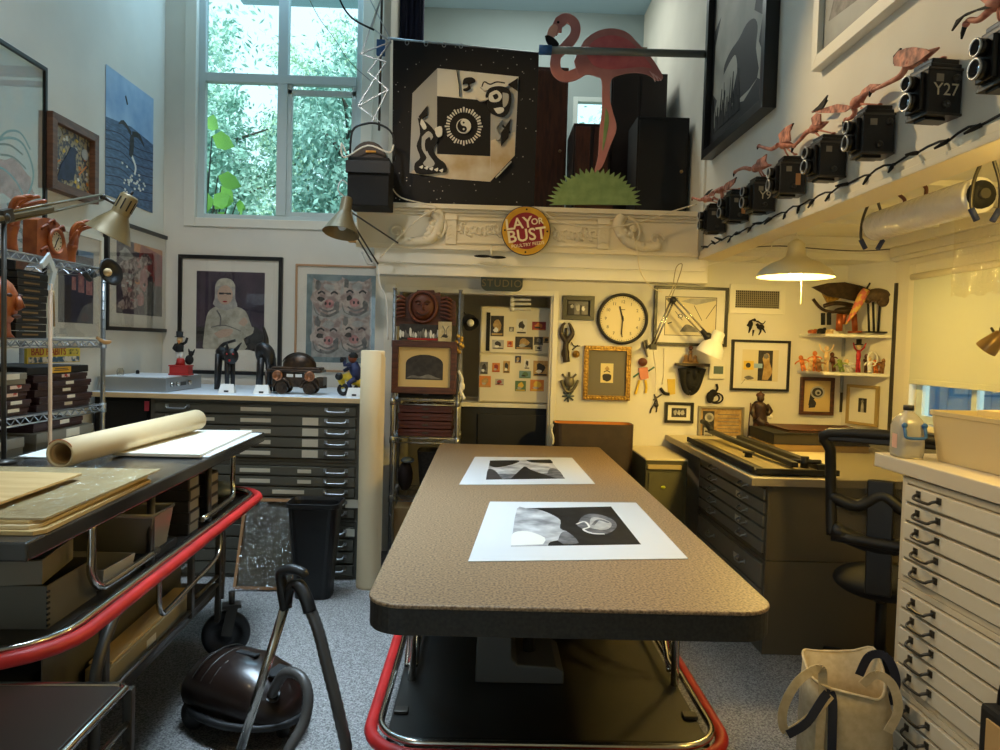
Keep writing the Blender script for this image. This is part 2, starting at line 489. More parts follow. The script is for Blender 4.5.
# right side: window opening behind the blind
ry0, ry1, rz0, rz1 = 3.1, 4.98, 1.16, 2.16
b = MB()
b.box(XR, -1.2, 0, XR+.12, ry0, 2.5); b.box(XR, ry1, 0, XR+.12, 5.24, 2.5); b.box(XR, ry0, 0, XR+.12, ry1, rz0); b.box(XR, ry0, rz1, XR+.12, ry1, 2.5)
S('wall_right', b, M_wall)
b = MB()
b.box(XU, -1.2, 2.30, XU+.12, YL+.05, ZT); 
S('wall_upper_right', b, M_wall)
b = MB(); b.box(XU-.03, -1.2, 2.30, XU, YL-.03, 2.335); b.box(XU-.04, -1.2, 2.27, XU+.12, YL-.03, 2.30)
S('trim_2', b, M_mantel, bevel=.004)
# alcove ceiling and its slats
b = MB(); b.box(XU+.12, -1.2, 2.44, XR+.1, YC+.1, 2.5)
for y in (1.7, 2.3, 2.9, 3.5, 4.1, 4.6): b.box(XU+.12, y, 2.415, XR, y+.04, 2.44)
S('ceiling_alcove', b, M_wall)
# beam over the clock wall; deep at the left under the loft, shallower over the alcove
b = MB(); b.box(-.83, 5.48, 2.10, 1.62, YC, 2.29); b.box(-.845, 5.46, 2.185, 1.60, 5.48, 2.29)
S('trim_3', b, M_trim, bevel=.004)
b = MB(); b.box(1.62, 5.30, 2.285, 2.935, YC, 2.44); b.box(1.62, 5.275, 2.33, 2.935, 5.30, 2.44); b.box(1.62, 5.255, 2.385, 2.935, 5.275, 2.44)
S('trim_4', b, M_trim, bevel=.004)
b = MB(); b.box(2.86, -1.2, 2.27, 2.90, 5.24, 2.30); b.box(2.80, -1.2, 2.36, 2.90, 5.3, 2.44); b.box(2.84, -1.2, 2.30, 2.90, 5.24, 2.36)
S('trim_5', b, M_trim, bevel=.004)
# loft shell
b = MB(); b.box(-.95, YL, 2.29, 1.6, 8.2, 2.585); S('floor_loft', b, M_trim)
b = MB()
lx0, lx1, lz0, lz1 = .86, 1.46, 3.35, 4.30     # loft back window
LYB = 8.1
b.box(-.95, LYB, 2.5, lx0, LYB+.1, ZT); b.box(lx1, LYB, 2.5, 1.9, LYB+.1, ZT); b.box(lx0, LYB, 2.5, lx1, LYB+.1, lz0); b.box(lx0, LYB, lz1, lx1, LYB+.1, ZT)
M_loft = mat('grey_green_wall_paint', (150, 164, 164), .8)
S('wall_loft_back', b, M_loft)
b = MB(); b.box(1.60, YL+.05, 2.5, 1.72, LYB, ZT); b.box(1.565, YL-.02, 2.60, 1.58, YL+.05, ZT); S('wall_loft_right', b, M_wall)
b = MB()
b.box(XL-.1, -1.2, ZT, XR, 8.2, ZT+.1)
S('ceiling', b, mat('pale_blue_ceiling', (176, 204, 220), .8))
# front wall behind the photographer with an opening added to let daylight in
b = MB(); b.box(XL-.1, -1.3, 0, -2.1, -1.2, ZT); b.box(-.9, -1.3, 0, XR+.1, -1.2, ZT); b.box(-2.1, -1.3, 2.4, -.9, -1.2, ZT)
S('wall_front', b, M_wall)

# ---- window 1 : big window on the left back wall
w1 = thing('window_1', None, None, ((wx0+wx1)/2, YW, wz0)); w1['kind'] = 'structure'
fy0, fy1 = YW+.03, YW+.09
M_winfr = mat('window_frame_paint', (196, 208, 206), .5)
b = MB()
b.box(wx0, fy0, wz0, wx0+.055, fy1, wz1); b.box(wx1-.05, fy0, wz0, wx1, fy1, wz1); b.box(wx0+.055, fy0, wz0, wx1-.05, fy1, wz0+.04); b.box(wx0+.055, fy0, wz1-.05, wx1-.05, fy1, wz1)
part(w1, 'window_frame', b, M_winfr, .004)
xm = -1.70; zm = 3.69
b = MB(); b.box(xm-.04, fy0-.01, wz0+.04, xm+.04, fy1, wz1-.05); part(w1, 'mullion', b, M_winfr, .004)
b = MB(); b.box(wx0+.055, fy0-.012, zm-.035, wx1-.05, fy1, zm+.035); part(w1, 'transom', b, M_winfr, .004)
b = MB()
b.box(xm+.04, fy0+.005, zm-.115, wx1-.05, fy1-.01, zm-.075); b.box(xm+.04, fy0+.005, wz0+.04, xm+.075, fy1-.01, zm-.035); b.box(wx1-.085, fy0+.005, wz0+.04, wx1-.05, fy1-.01, zm-.035)
b.box(xm+.075, fy0+.005, wz0+.04, wx1-.085, fy1-.01, wz0+.075)
part(w1, 'sash', b, M_winfr, .003)
b = MB(); b.box(wx0+.05, fy0+.03, wz0+.035, wx1-.045, fy0+.034, wz1-.045); part(w1, 'pane', b, M_pane)
b = MB()
b.box(wx0-.09, YW-.02, wz0-.07, wx0, YW, wz1+.09); b.box(wx1, YW-.02, wz0-.07, wx1+.09, YW, wz1+.09); b.box(wx0, YW-.02, wz0-.07, wx1, YW, wz0); b.box(wx0, YW-.02, wz1, wx1, YW, wz1+.09)
part(w1, 'casing', b, M_trim, .004)
# ---- window 2 : right wall
w2 = thing('window_2', None, None, (XR, (ry0+ry1)/2, rz0)); w2['kind'] = 'structure'
b = MB()
b.box(XR-.02, ry1-.0, rz0-.06, XR+.0, ry1+.07, rz1+.07); b.box(XR-.02, ry0-.07, rz0-.06, XR, ry0, rz1+.07); b.box(XR-.02, ry0, rz1, XR, ry1, rz1+.07); b.box(XR-.05, ry0-.07, rz0-.04, XR+.02, ry1+.07, rz0)
part(w2, 'casing', b, M_trim, .004)
b = MB()
b.box(XR+.03, ry1-.07, rz0, XR+.08, ry1, rz1); b.box(XR+.03, ry0, rz0, XR+.08, ry0+.06, rz1); b.box(XR+.03, ry0+.06, rz0, XR+.08, ry1-.07, rz0+.05); b.box(XR+.03, ry0+.06, rz1-.05, XR+.08, ry1-.07, rz1); b.box(XR+.032, 4.36, rz0+.05, XR+.078, 4.41, rz1-.05); b.box(XR+.032, 3.7, rz0+.05, XR+.078, 3.75, rz1-.05)
part(w2, 'window_frame', b, M_winfr, .003)
b = MB(); b.box(XR+.05, ry0+.05, rz0+.04, XR+.054, ry1-.06, rz1-.04); part(w2, 'pane', b, M_pane)
# ---- window 3 : back of the loft
w3 = thing('window_3', None, None, ((lx0+lx1)/2, LYB, lz0)); w3['kind'] = 'structure'
b = MB()
b.box(lx0, LYB-.03, lz0, lx0+.05, LYB+.06, lz1); b.box(lx1-.05, LYB-.03, lz0, lx1, LYB+.06, lz1); b.box(lx0+.05, LYB-.03, lz0, lx1-.05, LYB+.06, lz0+.05); b.box(lx0+.05, LYB-.03, lz1-.05, lx1-.05, LYB+.06, lz1); b.box(lx0+.05, LYB-.028, 3.83, lx1-.05, LYB+.058, 3.90)
part(w3, 'window_frame', b, M_winfr, .003)
b = MB(); b.box(lx0+.04, LYB+.03, lz0+.04, lx1-.04, LYB+.034, lz1-.04); part(w3, 'pane', b, M_pane)

# ---------------------------------------------------------------- outdoors
b = MB(); b.box(-14, 8.4, -.4, 14, 30, -.3); b.box(-14, 6.3, -.4, -1.0, 8.4, -.3)
solo('ground', b, mat('garden_ground', (92, 104, 74), .95, c2=(120, 118, 90), scale=2), kind='structure')
b = MB(); b.box(4.3, -1, -.3, 4.4, 8, 3.2)
for k in range(30): b.box(4.29, -1+k*.3, -.3, 4.3, -.985+k*.3, 3.2)
S('wall_outside', b, mat('blue_lit_siding', (84, 116, 150), .7, c2=(96, 128, 160), scale=4))  # blue of the light outside is put into the siding colour
def leafmat(name, c, c2):
    m = mat(name, c, .6, c2=c2, scale=1.6, lo=.3, hi=.7)
    return m
M_leafs = [leafmat('pale_leaf', (186, 220, 204), (128, 176, 158)), leafmat('grey_green_leaf', (170, 208, 194), (104, 150, 138)), leafmat('yellow_green_leaf', (200, 224, 196), (150, 190, 160))]
M_bark = mat('bark', (84, 78, 66), .9, c2=(58, 54, 46), scale=8)
M_leafbright = mat('bright_leaf', (150, 206, 70), .5, c2=(110, 170, 50), scale=3)
def garden_tree(label, x, y, h, rx, rz_, n, m, seed, droop=.0, group='trees outside the left window'):
    rr = random.Random(seed)
    t = thing('garden_tree', label, 'tree', (x, y, -.3), 0, group)
    b = MB(); b.tube([(x, y, -.3), (x+.1, y, h*.4), (x-.08, y+.05, h*.8)], [.10, .07, .03], 8)
    for k in range(7):
        a = rr.uniform(0, 6.28); z = h*rr.uniform(.35, .75)
        b.tube([(x, y, z), (x+math.cos(a)*rx*.35, y+math.sin(a)*rx*.3, z+.4), (x+math.cos(a)*rx*.8, y+math.sin(a)*rx*.7, z+.6)], [.05, .03, .012], 6)
    part(t, 'trunk', b, M_bark)
    b = MB(); cz = h*.62
    cl = [(V((rr.gauss(0, .45)*rx, rr.gauss(0, .40)*rx, rr.gauss(0, .45)*rz_)), rr.uniform(.25, .6)) for _ in range(46)]
    for k in range(n):
        c, rad = cl[rr.randrange(len(cl))]
        p = V((x, y, cz))+c+V((rr.gauss(0, rad*.5), rr.gauss(0, rad*.5), rr.gauss(0, rad*.5)-abs(rr.gauss(0, droop))))
        l = rr.uniform(.035, .075); a = V((rr.gauss(0, 1), rr.gauss(0, 1), rr.gauss(-.5-droop, .8))).normalized(); s_ = a.cross(V((rr.gauss(0,1), rr.gauss(0,1), rr.gauss(0,1)))).normalized()*l*.42
        b.add([p-a*l, p+s_, p+a*l, p-s_], [(0, 1, 2, 3)])
    part(t, 'foliage', b, m, kind='stuff')
garden_tree('pale leafy tree filling the left half of the tall window', -4.7, 12.6, 6.6, 1.15, 2.3, 15000, M_leafs[0], 3)
garden_tree('grey green drooping tree behind the right half of the tall window', -2.35, 12.4, 6.9, 1.0, 2.4, 15000, M_leafs[1], 5, .25)
garden_tree('hazy tree seen through the small loft window behind the flamingo', 2.0, 12.2, 6.0, 1.1, 1.7, 6000, M_leafs[0], 12)
garden_tree('pale tall tree far behind the others in the tall window', -5.0, 18.5, 9.5, 3.0, 3.6, 22000, M_leafs[2], 21)
# big-leafed shrub at the lower left of the window
t = thing('leafy_shrub', 'bright green big-leaved shrub at the lower left of the window', 'shrub', (-2.75, 7.2, -.3))
b = MB(); leaves = []
for (px, py) in ((207,118),(212,136),(204,150),(208,172),(221,186),(230,196),(240,212),(226,212),(213,205),(207,192),(236,204),(218,176),(206,216)):
    p = AY(px, py, 7.0+random.uniform(-.15, .15)); b.tube([(-2.75, 7.2, -.3), (-2.75, 7.2, p.z*.7), p], [.02, .015, .005], 5); leaves.append(p)
part(t, 'stem', b, M_bark)
b = MB()
for p in leaves:
    a = V((random.uniform(-.5, 1), random.uniform(-.6, .2), random.uniform(-.9, .3))).normalized(); l = random.uniform(.14, .22)
    sd = a.cross(V((.2, 1, .3))).normalized()
    b.add([p, p+a*l*.35+sd*l*.38, p+a*l*.75+sd*l*.30, p+a*l*1.1, p+a*l*.75-sd*l*.30, p+a*l*.35-sd*l*.38, p+a*l*.55+V((0,0,.02))], [(0,1,6),(1,2,6),(2,3,6),(3,4,6),(4,5,6),(5,0,6)])
part(t, 'foliage', b, M_leafbright, kind='stuff')

# ================================================================ LEFT WALL AND BACK LEFT WALL: PICTURES
def onleft(x0, y0, x1, y1, X=XL):
    """top-left and bottom-right pixels of a picture on the left wall -> centre, width, height"""
    a = AX(x0, y0, X); c = AX(x1, y1, X)
    return V((X, (a.y+c.y)/2, (a.z+c.z)/2)), abs(c.y-a.y), abs(a.z-c.z)
A = dict(
 white=mat('ink_white', (226, 224, 216), .6), paper=mat('drawing_paper', (222, 212, 206), .6, c2=(206, 212, 214), scale=6),
 blk=mat('ink_black', (24, 22, 22), .6), dk=mat('ink_charcoal', (54, 50, 50), .6, c2=(34, 32, 32), scale=30), gry=mat('ink_grey', (128, 126, 122), .6, c2=(94, 92, 90), scale=24),
 lgry=mat('ink_pale_grey', (184, 182, 176), .6, c2=(150, 148, 144), scale=20), teal=mat('ink_teal', (110, 146, 152), .6), navy=mat('ink_navy', (44, 52, 82), .6, c2=(30, 34, 56), scale=20),
 blue=mat('ink_sea_blue', (84, 112, 146), .5, c2=(52, 74, 104), scale=14, stretch=(1, 1, 5)), sky=mat('ink_sky_blue', (126, 162, 204), .5, c2=(164, 194, 222), scale=4),
 purple=mat('ink_dusk_purple', (74, 58, 76), .5, c2=(52, 42, 58), scale=5), skin=mat('ink_skin', (196, 168, 148), .6), cloth=mat('ink_shirt', (196, 194, 178), .6, c2=(160, 156, 140), scale=18),
 red=mat('ink_red', (166, 52, 50), .6, c2=(116, 40, 44), scale=12), pink=mat('ink_pink', (206, 150, 144), .6, c2=(164, 104, 106), scale=22), mix=mat('ink_mixed', (196, 178, 168), .6, c2=(92, 62, 66), scale=26, detail=5, lo=.42, hi=.58),
 orange=mat('ink_orange', (206, 128, 60), .6), yel=mat('ink_yellow', (222, 186, 70), .6), mosaic=mat('ink_mosaic', (66, 64, 72), .5, c2=(170, 150, 110), scale=34, lo=.45, hi=.55), grn=mat('ink_green', (88, 118, 84), .6), sepia=mat('ink_sepia', (190, 160, 104), .6, c2=(158, 122, 70), scale=30),
 seal=mat('ink_slate', (104, 124, 128), .6, c2=(132, 150, 152), scale=10), face=mat('ink_pale_face', (198, 184, 172), .6, c2=(150, 128, 122), scale=20, lo=.4, hi=.6))
# large glazed drawing at the frame's left edge
a = AX(42, 68, XL); zt = a.z; y1 = a.y
c = V((XL, y1-.72, zt-.62))
polys = [(A['pink'], blob(.80,.42,.16,.10,3)), (A['teal'], ribbon(c2([(.62,.30),(.70,.55),(.86,.62),(.95,.50),(.90,.36),(.78,.30)]), .012)), (A['teal'], ribbon(c2([(.70,.50),(.76,.62),(.86,.66),(.93,.60)]), .01)),
  (A['teal'], ribbon(c2([(.66,.40),(.74,.46),(.84,.42),(.9,.34)]), .01)), (A['teal'], ribbon(c2([(.80,.30),(.86,.22),(.92,.12),(.96,.28)]), .012)), (A['gry'], ribbon(c2([(.72,.56),(.80,.58),(.88,.56)]), .01)), (A['gry'], ribbon(c2([(.74,.52),(.82,.53),(.9,.50)]), .01))]
for k in range(4): polys.append((A['teal'], [(.84,.24-k*.045),(.95,.27-k*.045),(.88,.225-k*.045)]))
polys.append((A['teal'], ribbon(c2([(.55,.15),(.70,.05),(.86,.08),(.96,.2)]), .014)))
frame('framed_picture', 'large glazed drawing in a thin black frame at the left edge of the photo', c, UL, 1.44, 1.24, .022, .035, M_blackfr, M_matboard, 1.36, 1.16, A['paper'], polys, glass=True)
# raven mosaic in a deep wooden frame
c, w, h = onleft(53, 109, 99, 206, XL+.07)
polys = [(A['navy'], [(.14,.10),(.42,.12),(.55,.18),(.62,.40),(.60,.62),(.66,.68),(.58,.74),(.48,.72),(.38,.55),(.24,.35)]), (A['navy'], [(.14,.10),(.08,.04),(.30,.10)])]
rr = random.Random(5)
for k in range(26): x_, y_ = rr.uniform(.03,.97), rr.uniform(.03,.97); polys.insert(0, (A[rr.choice(['yel','orange','lgry','white','lgry'])], blob(x_, y_, .035, .035, k, 5, .4)))
polys += [(A['lgry'], ell(.16,.88,.09,.08,10)), (A['lgry'], ell(.86,.70,.09,.10,10)), (A['orange'], ribbon([(.05,.30),(.22,.42)], .02)), (A['orange'], ribbon([(.7,.3),(.9,.5)], .02))]
frame('framed_picture', 'dark blue bird mosaic in a deep brown wooden box frame', V((XL,c.y,c.z)), UL, w, h*.96, .05, .07, mat('walnut_frame', (112, 74, 48), .5, c2=(86, 54, 34), scale=10, stretch=(1,1,6)), None, 0, 0, A['mosaic'], polys)
# blue poster of a diving tail
c, w, h = onleft(105.5, 64, 152, 213); c.x += .002
polys = [(A['blue'], rect(0,0,1,.55)), (A['blue'], [(0,.55),(1,.50),(1,.60),(.5,.64),(0,.60)])]
for k in range(7): y_ = .08+k*.07; polys.append((A['navy'], ribbon(c2([(0,y_),(.3,y_+.03),(.6,y_-.01),(1,y_+.02)]), .008)))
polys += [(A['dk'], c2([(.46,.40),(.54,.40),(.56,.55),(.52,.58),(.48,.55)],3)), (A['dk'], c2([(.50,.56),(.36,.62),(.24,.60),(.34,.655),(.50,.60)],3)), (A['dk'], c2([(.52,.56),(.66,.58),(.80,.53),(.68,.62),(.53,.61)],3)), (A['white'], ribbon(c2([(.52,.40),(.60,.33),(.58,.26)]), .03)), (A['dk'], ribbon([(.38,.86),(.42,.80)], .02))]
for k in range(34): polys.append((A['white'], ell(.55+rr.gauss(0,.11), .17+rr.gauss(0,.065), .018, .010, 6)))
t = thing('poster', 'blue sea poster of a tail diving, pinned above the red picture', 'poster', (XL, c.y, c.z-h/2))
b = MB(); artwork(b, A['sky'], polys, V((c.x,c.y,c.z)), UL, UP, w, h, .002); part(t, 'sheet', b)
# framed print in black behind the shelf
c, w, h = onleft(103, 214, 168, 334)
polys = [(A['purple'], rect(0,0,1,1)), (A['orange'], rect(.35,.88,1,1)), (A['red'], [(.5,1),(1,.92),(1,.55),(.6,.60),(.45,.8)]), (A['red'], rect(.78,.45,1,.66)), (A['dk'], rect(.82,.0,1,.45)), (A['gry'], rect(.58,.02,.82,.5)),
  (A['mix'], blob(.36,.62,.30,.20,2)), (A['mix'], blob(.30,.36,.28,.20,8)), (A['pink'], blob(.56,.52,.10,.16,4)), (A['mix'], blob(.62,.80,.12,.08,6)), (A['mix'], blob(.26,.14,.2,.1,11)), (A['orange'], ell(.42,.46,.05,.035)), (A['lgry'], blob(.18,.80,.13,.08,15)), (A['pink'], blob(.50,.22,.08,.10,16)), (A['lgry'], blob(.22,.52,.12,.05,17))]
for k in range(30): x_, y_ = rr.uniform(.06,.58), rr.uniform(.08,.80); polys.append((A[rr.choice(['mix','lgry','pink','dk','white'])], blob(x_, y_, rr.uniform(.02,.05), rr.uniform(.012,.03), 40+k, 7, .4)))
frame('framed_picture', 'red and lilac photo collage in a black frame, next to the corner', c, UL, w, h*.97, .028, .035, M_blackfr, M_matboard, w*.70, h*.66, A['purple'], polys, glass=True)
# white-matted dark picture behind the shelf
c, w, h = onleft(46, 222, 99, 342)
frame('framed_picture', 'dark city photo in a white frame behind the wire shelf', c, UL, w, h, .03, .03, M_trim, M_matboard, w*.66, h*.66, A['navy'],
  [(A['dk'], rect(0,0,1,.5)), (A['navy'], rect(.35,0,1,.6)), (A['pink'], rect(.55,.42,.72,.68)), (A['pink'], rect(.78,.40,.97,.72)), (A['sky'], rect(.55,.92,1,1)), (A['pink'], rect(.36,.44,.48,.62))], glass=True)
# portrait on the back wall
c, w, h = onback(180, 257, 282, 374, YW)
polys = [(A['purple'], rect(0,0,1,1)), (A['dk'], rect(0,.10,.14,.28)), (A['dk'], blob(.82,.14,.22,.16,3,14,.15)),
  (A['cloth'], c2([(.10,.02),(.14,.36),(.20,.50),(.36,.57),(.56,.56),(.72,.50),(.80,.34),(.84,.22),(.70,.14),(.72,0),(.12,0)],3)), (A['gry'], ribbon(c2([(.30,.50),(.36,.40),(.34,.24)],4), .02)),
  (A['lgry'], c2([(.27,.66),(.28,.84),(.36,.91),(.48,.91),(.56,.84),(.57,.66),(.60,.56),(.50,.52),(.34,.52),(.24,.58)],3)), (A['skin'], ell(.42,.70,.115,.125,18)), (A['lgry'], c2([(.31,.62),(.36,.58),(.48,.58),(.53,.63),(.50,.53),(.42,.50),(.34,.54)],3)),
  (A['cloth'], c2([(.27,.80),(.34,.90),(.50,.90),(.57,.80),(.42,.83)],3)), (A['dk'], rect(.33,.705,.40,.73)), (A['dk'], rect(.44,.705,.51,.73)), (A['dk'], rect(.40,.715,.44,.728)), (A['red'], ell(.42,.615,.035,.012,8)),
  (A['cloth'], c2([(.20,.26),(.40,.30),(.62,.26),(.84,.30),(.80,.20),(.55,.14),(.30,.14)],3)), (A['gry'], ribbon(c2([(.22,.28),(.42,.31),(.66,.24)],4), .014)), (A['skin'], c2([(.26,.20),(.40,.26),(.54,.26),(.50,.18),(.34,.14)],3)), (A['skin'], c2([(.62,.34),(.70,.42),(.76,.36),(.70,.30)],3))]
frame('framed_picture', 'portrait photo of a person with arms crossed, black frame on the back wall', c, UB, w, h, .03, .035, M_blackfr, M_matboard, w*.655, h*.655, A['purple'], polys, dv=h*.04, glass=True)
# pig faces picture
c, w, h = onback(296, 266, 388, 372, YW)
polys = [(A['seal'], rect(0,0,1,1)), (A['lgry'], rect(.08,.06,.92,.93))]
for i, (x_, y_) in enumerate(((.30,.72),(.70,.74),(.30,.30),(.70,.32))):
    polys += [(A['face'], blob(x_, y_, .22, .19, 30+i, 18, .15)), (A['face'], [(x_-.18,y_+.10),(x_-.21,y_+.24),(x_-.06,y_+.17)]), (A['face'], [(x_+.18,y_+.10),(x_+.21,y_+.24),(x_+.06,y_+.17)]), (A['pink'], ell(x_+.02*(-1)**i,y_-.05,.07,.05)), (A['dk'], ell(x_-.03,y_-.05,.016,.02,8)), (A['dk'], ell(x_+.03,y_-.05,.016,.02,8)), (A['dk'], ribbon(c2([(x_-.14,y_+.06),(x_-.09,y_+.085),(x_-.04,y_+.06)]), .022)), (A['dk'], ribbon(c2([(x_+.14,y_+.06),(x_+.09,y_+.085),(x_+.04,y_+.06)]), .022)), (A['gry'], ribbon(c2([(x_-.12,y_-.10),(x_,y_-.14),(x_+.12,y_-.10)]), .02)), (A['gry'], blob(x_-.14,y_+.16,.04,.06,i,8)), (A['gry'], ribbon(c2([(x_-.2,y_-.06),(x_-.16,y_-.16),(x_-.04,y_-.2)]), .010)), (A['dk'], blob(x_-.10,y_+.0,.05,.03,i+70,9)), (A['gry'], blob(x_+.13,y_-.08,.04,.06,i+80,9)), (A['lgry'], blob(x_+.02,y_+.13,.08,.04,i+90,9)), (A['gry'], ribbon(c2([(x_-.1,y_-.16),(x_+.02,y_-.19),(x_+.16,y_-.13)]), .03))]
frame('framed_picture', 'print of four pig faces in a thin light wood frame', c, UB, w, h, .016, .03, mat('light_wood', (182, 142, 104), .5), M_matboard, w*.76, h*.82, A['seal'], polys, glass=True)

# ================================================================ FLAT FILES
def flat_file(label, W, D, H, n, body, draw, handles, labels=(), group=None, toe=0., gap=.012, edge=.03, hs=.07, dhs=None):
    """bank of n shallow drawers; front at local y = 0 facing -y, x 0..W, z 0..H"""
    t = thing('flat_file_cabinet', label, 'filing cabinet', (0,0,0), 0, group)
    b = MB(); b.box(0, .016, 0, W, D, H); b.box(0, 0, 0, edge, .016, H); b.box(W-edge, 0, 0, W, .016, H); b.box(edge, 0, 0, W-edge, .016, .022+toe); b.box(edge, 0, H-.022, W-edge, .016, H)
    part(t, 'body', b, body, .002)
    z0 = .022+toe; z1 = H-.022; hh = dhs or [(z1-z0)/n]*n
    z = z1
    for k in range(n):
        za, zb = z-hh[k]+gap/2, z-gap/2; z -= hh[k]
        d = part(t, 'drawer', MB().box(edge+.004, -.010, za, W-edge-.004, .015, zb), draw, .002)
        zc = (za+zb)/2
        for hx in handles:
            q = MB().use(M_zinc if draw is not M_creamd else M_steel)
            x0, x1 = W*hx-hs, W*hx+hs
            q.tube(curve([(x0, -.010, zc+.010), (x0+.008, -.032, zc+.004), (x0+.022, -.038, zc-.004), (x1-.022, -.038, zc-.004), (x1-.008, -.032, zc+.004), (x1, -.010, zc+.010)], 3), .0055, 6)
            q.rbox((x0, -.012, zc+.010), (.022, .006, .022)); q.rbox((x1, -.012, zc+.010), (.022, .006, .022))
            part(d, 'handle', q)
        for (lx, ls, lw, lh) in labels:
            if k in ls: part(d, 'label_card', MB().box(W*lx-lw/2, -.0125, zc-lh/2, W*lx+lw/2, -.010, zc+lh/2), M_label)
    return t
FX0, FX1, FY = -2.215, -.825, 4.93
W_ = FX1-FX0
hd = (.13, .885); lb = ((.50, range(9), .20, .026), (.76, (1,2,3,4), .105, .050), (.265, (1,), .11, .022))
lb2 = ((.50, (0,1), .20, .026), (.735, (0,1), .09, .024), (.69, (3,), .10, .05), (.66, (2,), .21, .026), (.965, (3,), .085, .055))
f = flat_file('grey-green bank of five labelled drawers directly under the pale worktop', W_, .69, .405, 5, M_graymetal, M_graydraw, hd, lb, 'stacked grey flat files'); f.location = (FX0, FY, .785)
f = flat_file('grey-green drawer bank in the middle, below the top five drawers', W_, .69, .395, 5, M_graymetal, M_graydraw, hd, lb2, 'stacked grey flat files'); f.location = (FX0, FY, .388)
f = flat_file('lowest grey-green drawer bank on the carpet behind the waste bin', W_, .69, .385, 4, M_graymetal, M_graydraw, hd, ((.96, (0,), .06, .05),), 'stacked grey flat files'); f.location = (FX0, FY, 0)
t = thing('side_cabinet', 'plain black cabinet in the corner left of the flat files', 'cabinet', (-2.42, FY, 0))
b = MB(); b.box(-2.60, FY+.03, 0, FX0-.012, 5.98, 1.185); part(t, 'body', b, M_blackmat, .003)
b = MB(); b.box(-2.58, FY+.012, .06, FX0-.03, FY+.03, 1.165); part(t, 'door', b, M_blackmat, .003)
b = MB().box(FX0-.045, FY+.006, 1.10, FX0-.016, FY+.012, 1.165); part(t, 'red_tag', b, mat('pink_tag', (206, 70, 90), .6))
t = thing('worktop', 'pale blue-white worktop with wood edge over the grey drawer banks', 'worktop', (-1.7, 5.4, 1.192))
b = MB(); b.box(-2.61, FY-.03, 1.194, -.87, 6.03, 1.222); b.box(-.87, FY-.03, 1.194, FX1+.005, 5.63, 1.222); part(t, 'top', b, M_ltblue, .002)
b = MB(); b.box(-2.61, FY-.042, 1.190, FX1+.005, FY-.030, 1.2215); part(t, 'front_edge', b, mat('beech_edge', (214, 182, 134), .5), .002)
ZW = 1.222
# silver light box
t = thing('light_box', 'flat silver light box with knobs on the left of the worktop', 'light box', (-2.1, 5.3, ZW))
p0 = AZ(103, 392, ZW); p1 = AZ(213, 393, ZW)
lx0_, lx1_ = -2.60, -2.14
b = MB(); b.box(lx0_, 4.99, ZW+.002, lx1_, 5.60, ZW+.095); part(t, 'case', b, M_alum, .004)
b = MB(); b.box(lx0_+.02, 5.01, ZW+.095, lx1_-.02, 5.58, ZW+.101); part(t, 'glass_top', b, M_ltblue, .001)
for k, yy in enumerate((5.06, 5.16, 5.36)):
    q = MB(); q.cyl((lx1_, yy, ZW+.05), (lx1_+.018, yy, ZW+.05), .016, seg=12); part(t, 'knob', q, M_chrome)
b = MB(); b.box(lx1_, 5.21, ZW+.035, lx1_+.004, 5.31, ZW+.06); part(t, 'switch_plate', b, M_steel)
# mechanical bank figure in a top hat
c = AZ(183, 379, ZW+.101); c.y = 5.33; c.x = AY(181, 375, 5.33).x; z = ZW+.102
t = thing('figurine', 'man in a top hat on a red box, standing on the silver light box', 'figurine', (c.x, c.y, z))
b = MB(); b.box(c.x-.072, c.y-.05, z, c.x+.072, c.y+.05, z+.012); b.box(c.x-.066, c.y-.045, z+.012, c.x+.066, c.y+.045, z+.062); b.box(c.x-.072, c.y-.05, z+.062, c.x+.072, c.y+.05, z+.072); part(t, 'base', b, M_redp, .004)
b = MB(); b.tube([(c.x-.004,c.y,z+.072),(c.x-.004,c.y,z+.12)], [.034,.024], 10); part(t, 'pedestal', b, M_redp)
b = MB(); b.tube([(c.x-.022,c.y,z+.12),(c.x-.02,c.y,z+.175)], [.012,.014], 8); b.tube([(c.x+.004,c.y,z+.12),(c.x-.002,c.y,z+.175)], [.012,.014], 8); part(t, 'legs', b, M_white)
b = MB(); b.tube(curve([(c.x-.012,c.y,z+.165),(c.x-.014,c.y,z+.20),(c.x-.012,c.y,z+.228)],3), [.026,.028,.028,.03,.03,.026,.016], 10); b.tube([(c.x+.01,c.y,z+.222),(c.x+.036,c.y-.01,z+.236),(c.x+.046,c.y-.01,z+.268)], [.011,.010,.008], 8); b.tube([(c.x-.036,c.y,z+.222),(c.x-.05,c.y-.01,z+.19),(c.x-.03,c.y-.03,z+.178)], [.011,.010,.008], 8); part(t, 'coat', b, M_blackmat)
b = MB(); b.ball((c.x-.010,c.y-.004,z+.252), (.021,.021,.025)); b.use(M_skin); part(t, 'head', b)
b = MB(); b.tube([(c.x-.010,c.y-.016,z+.245),(c.x-.008,c.y-.02,z+.225)], [.012,.004], 8); part(t, 'beard', b, A['orange'])
b = MB(); b.lathe([(.0,.270),(.034,.270),(.034,.275),(.022,.277),(.024,.312),(0,.312)], (c.x-.012,c.y,z), seg=14); part(t, 'hat', b, M_blackmat)
b = MB(); b.ball((c.x+.05,c.y+.02,z+.11), (.03,.026,.036)); b.ball((c.x+.062,c.y+.02,z+.155), (.018,.018,.02)); b.tube([(c.x+.05,c.y+.02,z+.165),(c.x+.044,c.y+.02,z+.19)], [.008,.003], 6); b.tube([(c.x+.076,c.y+.02,z+.162),(c.x+.088,c.y+.02,z+.186)], [.008,.003], 6); part(t, 'black_bird', b, M_blackmat)
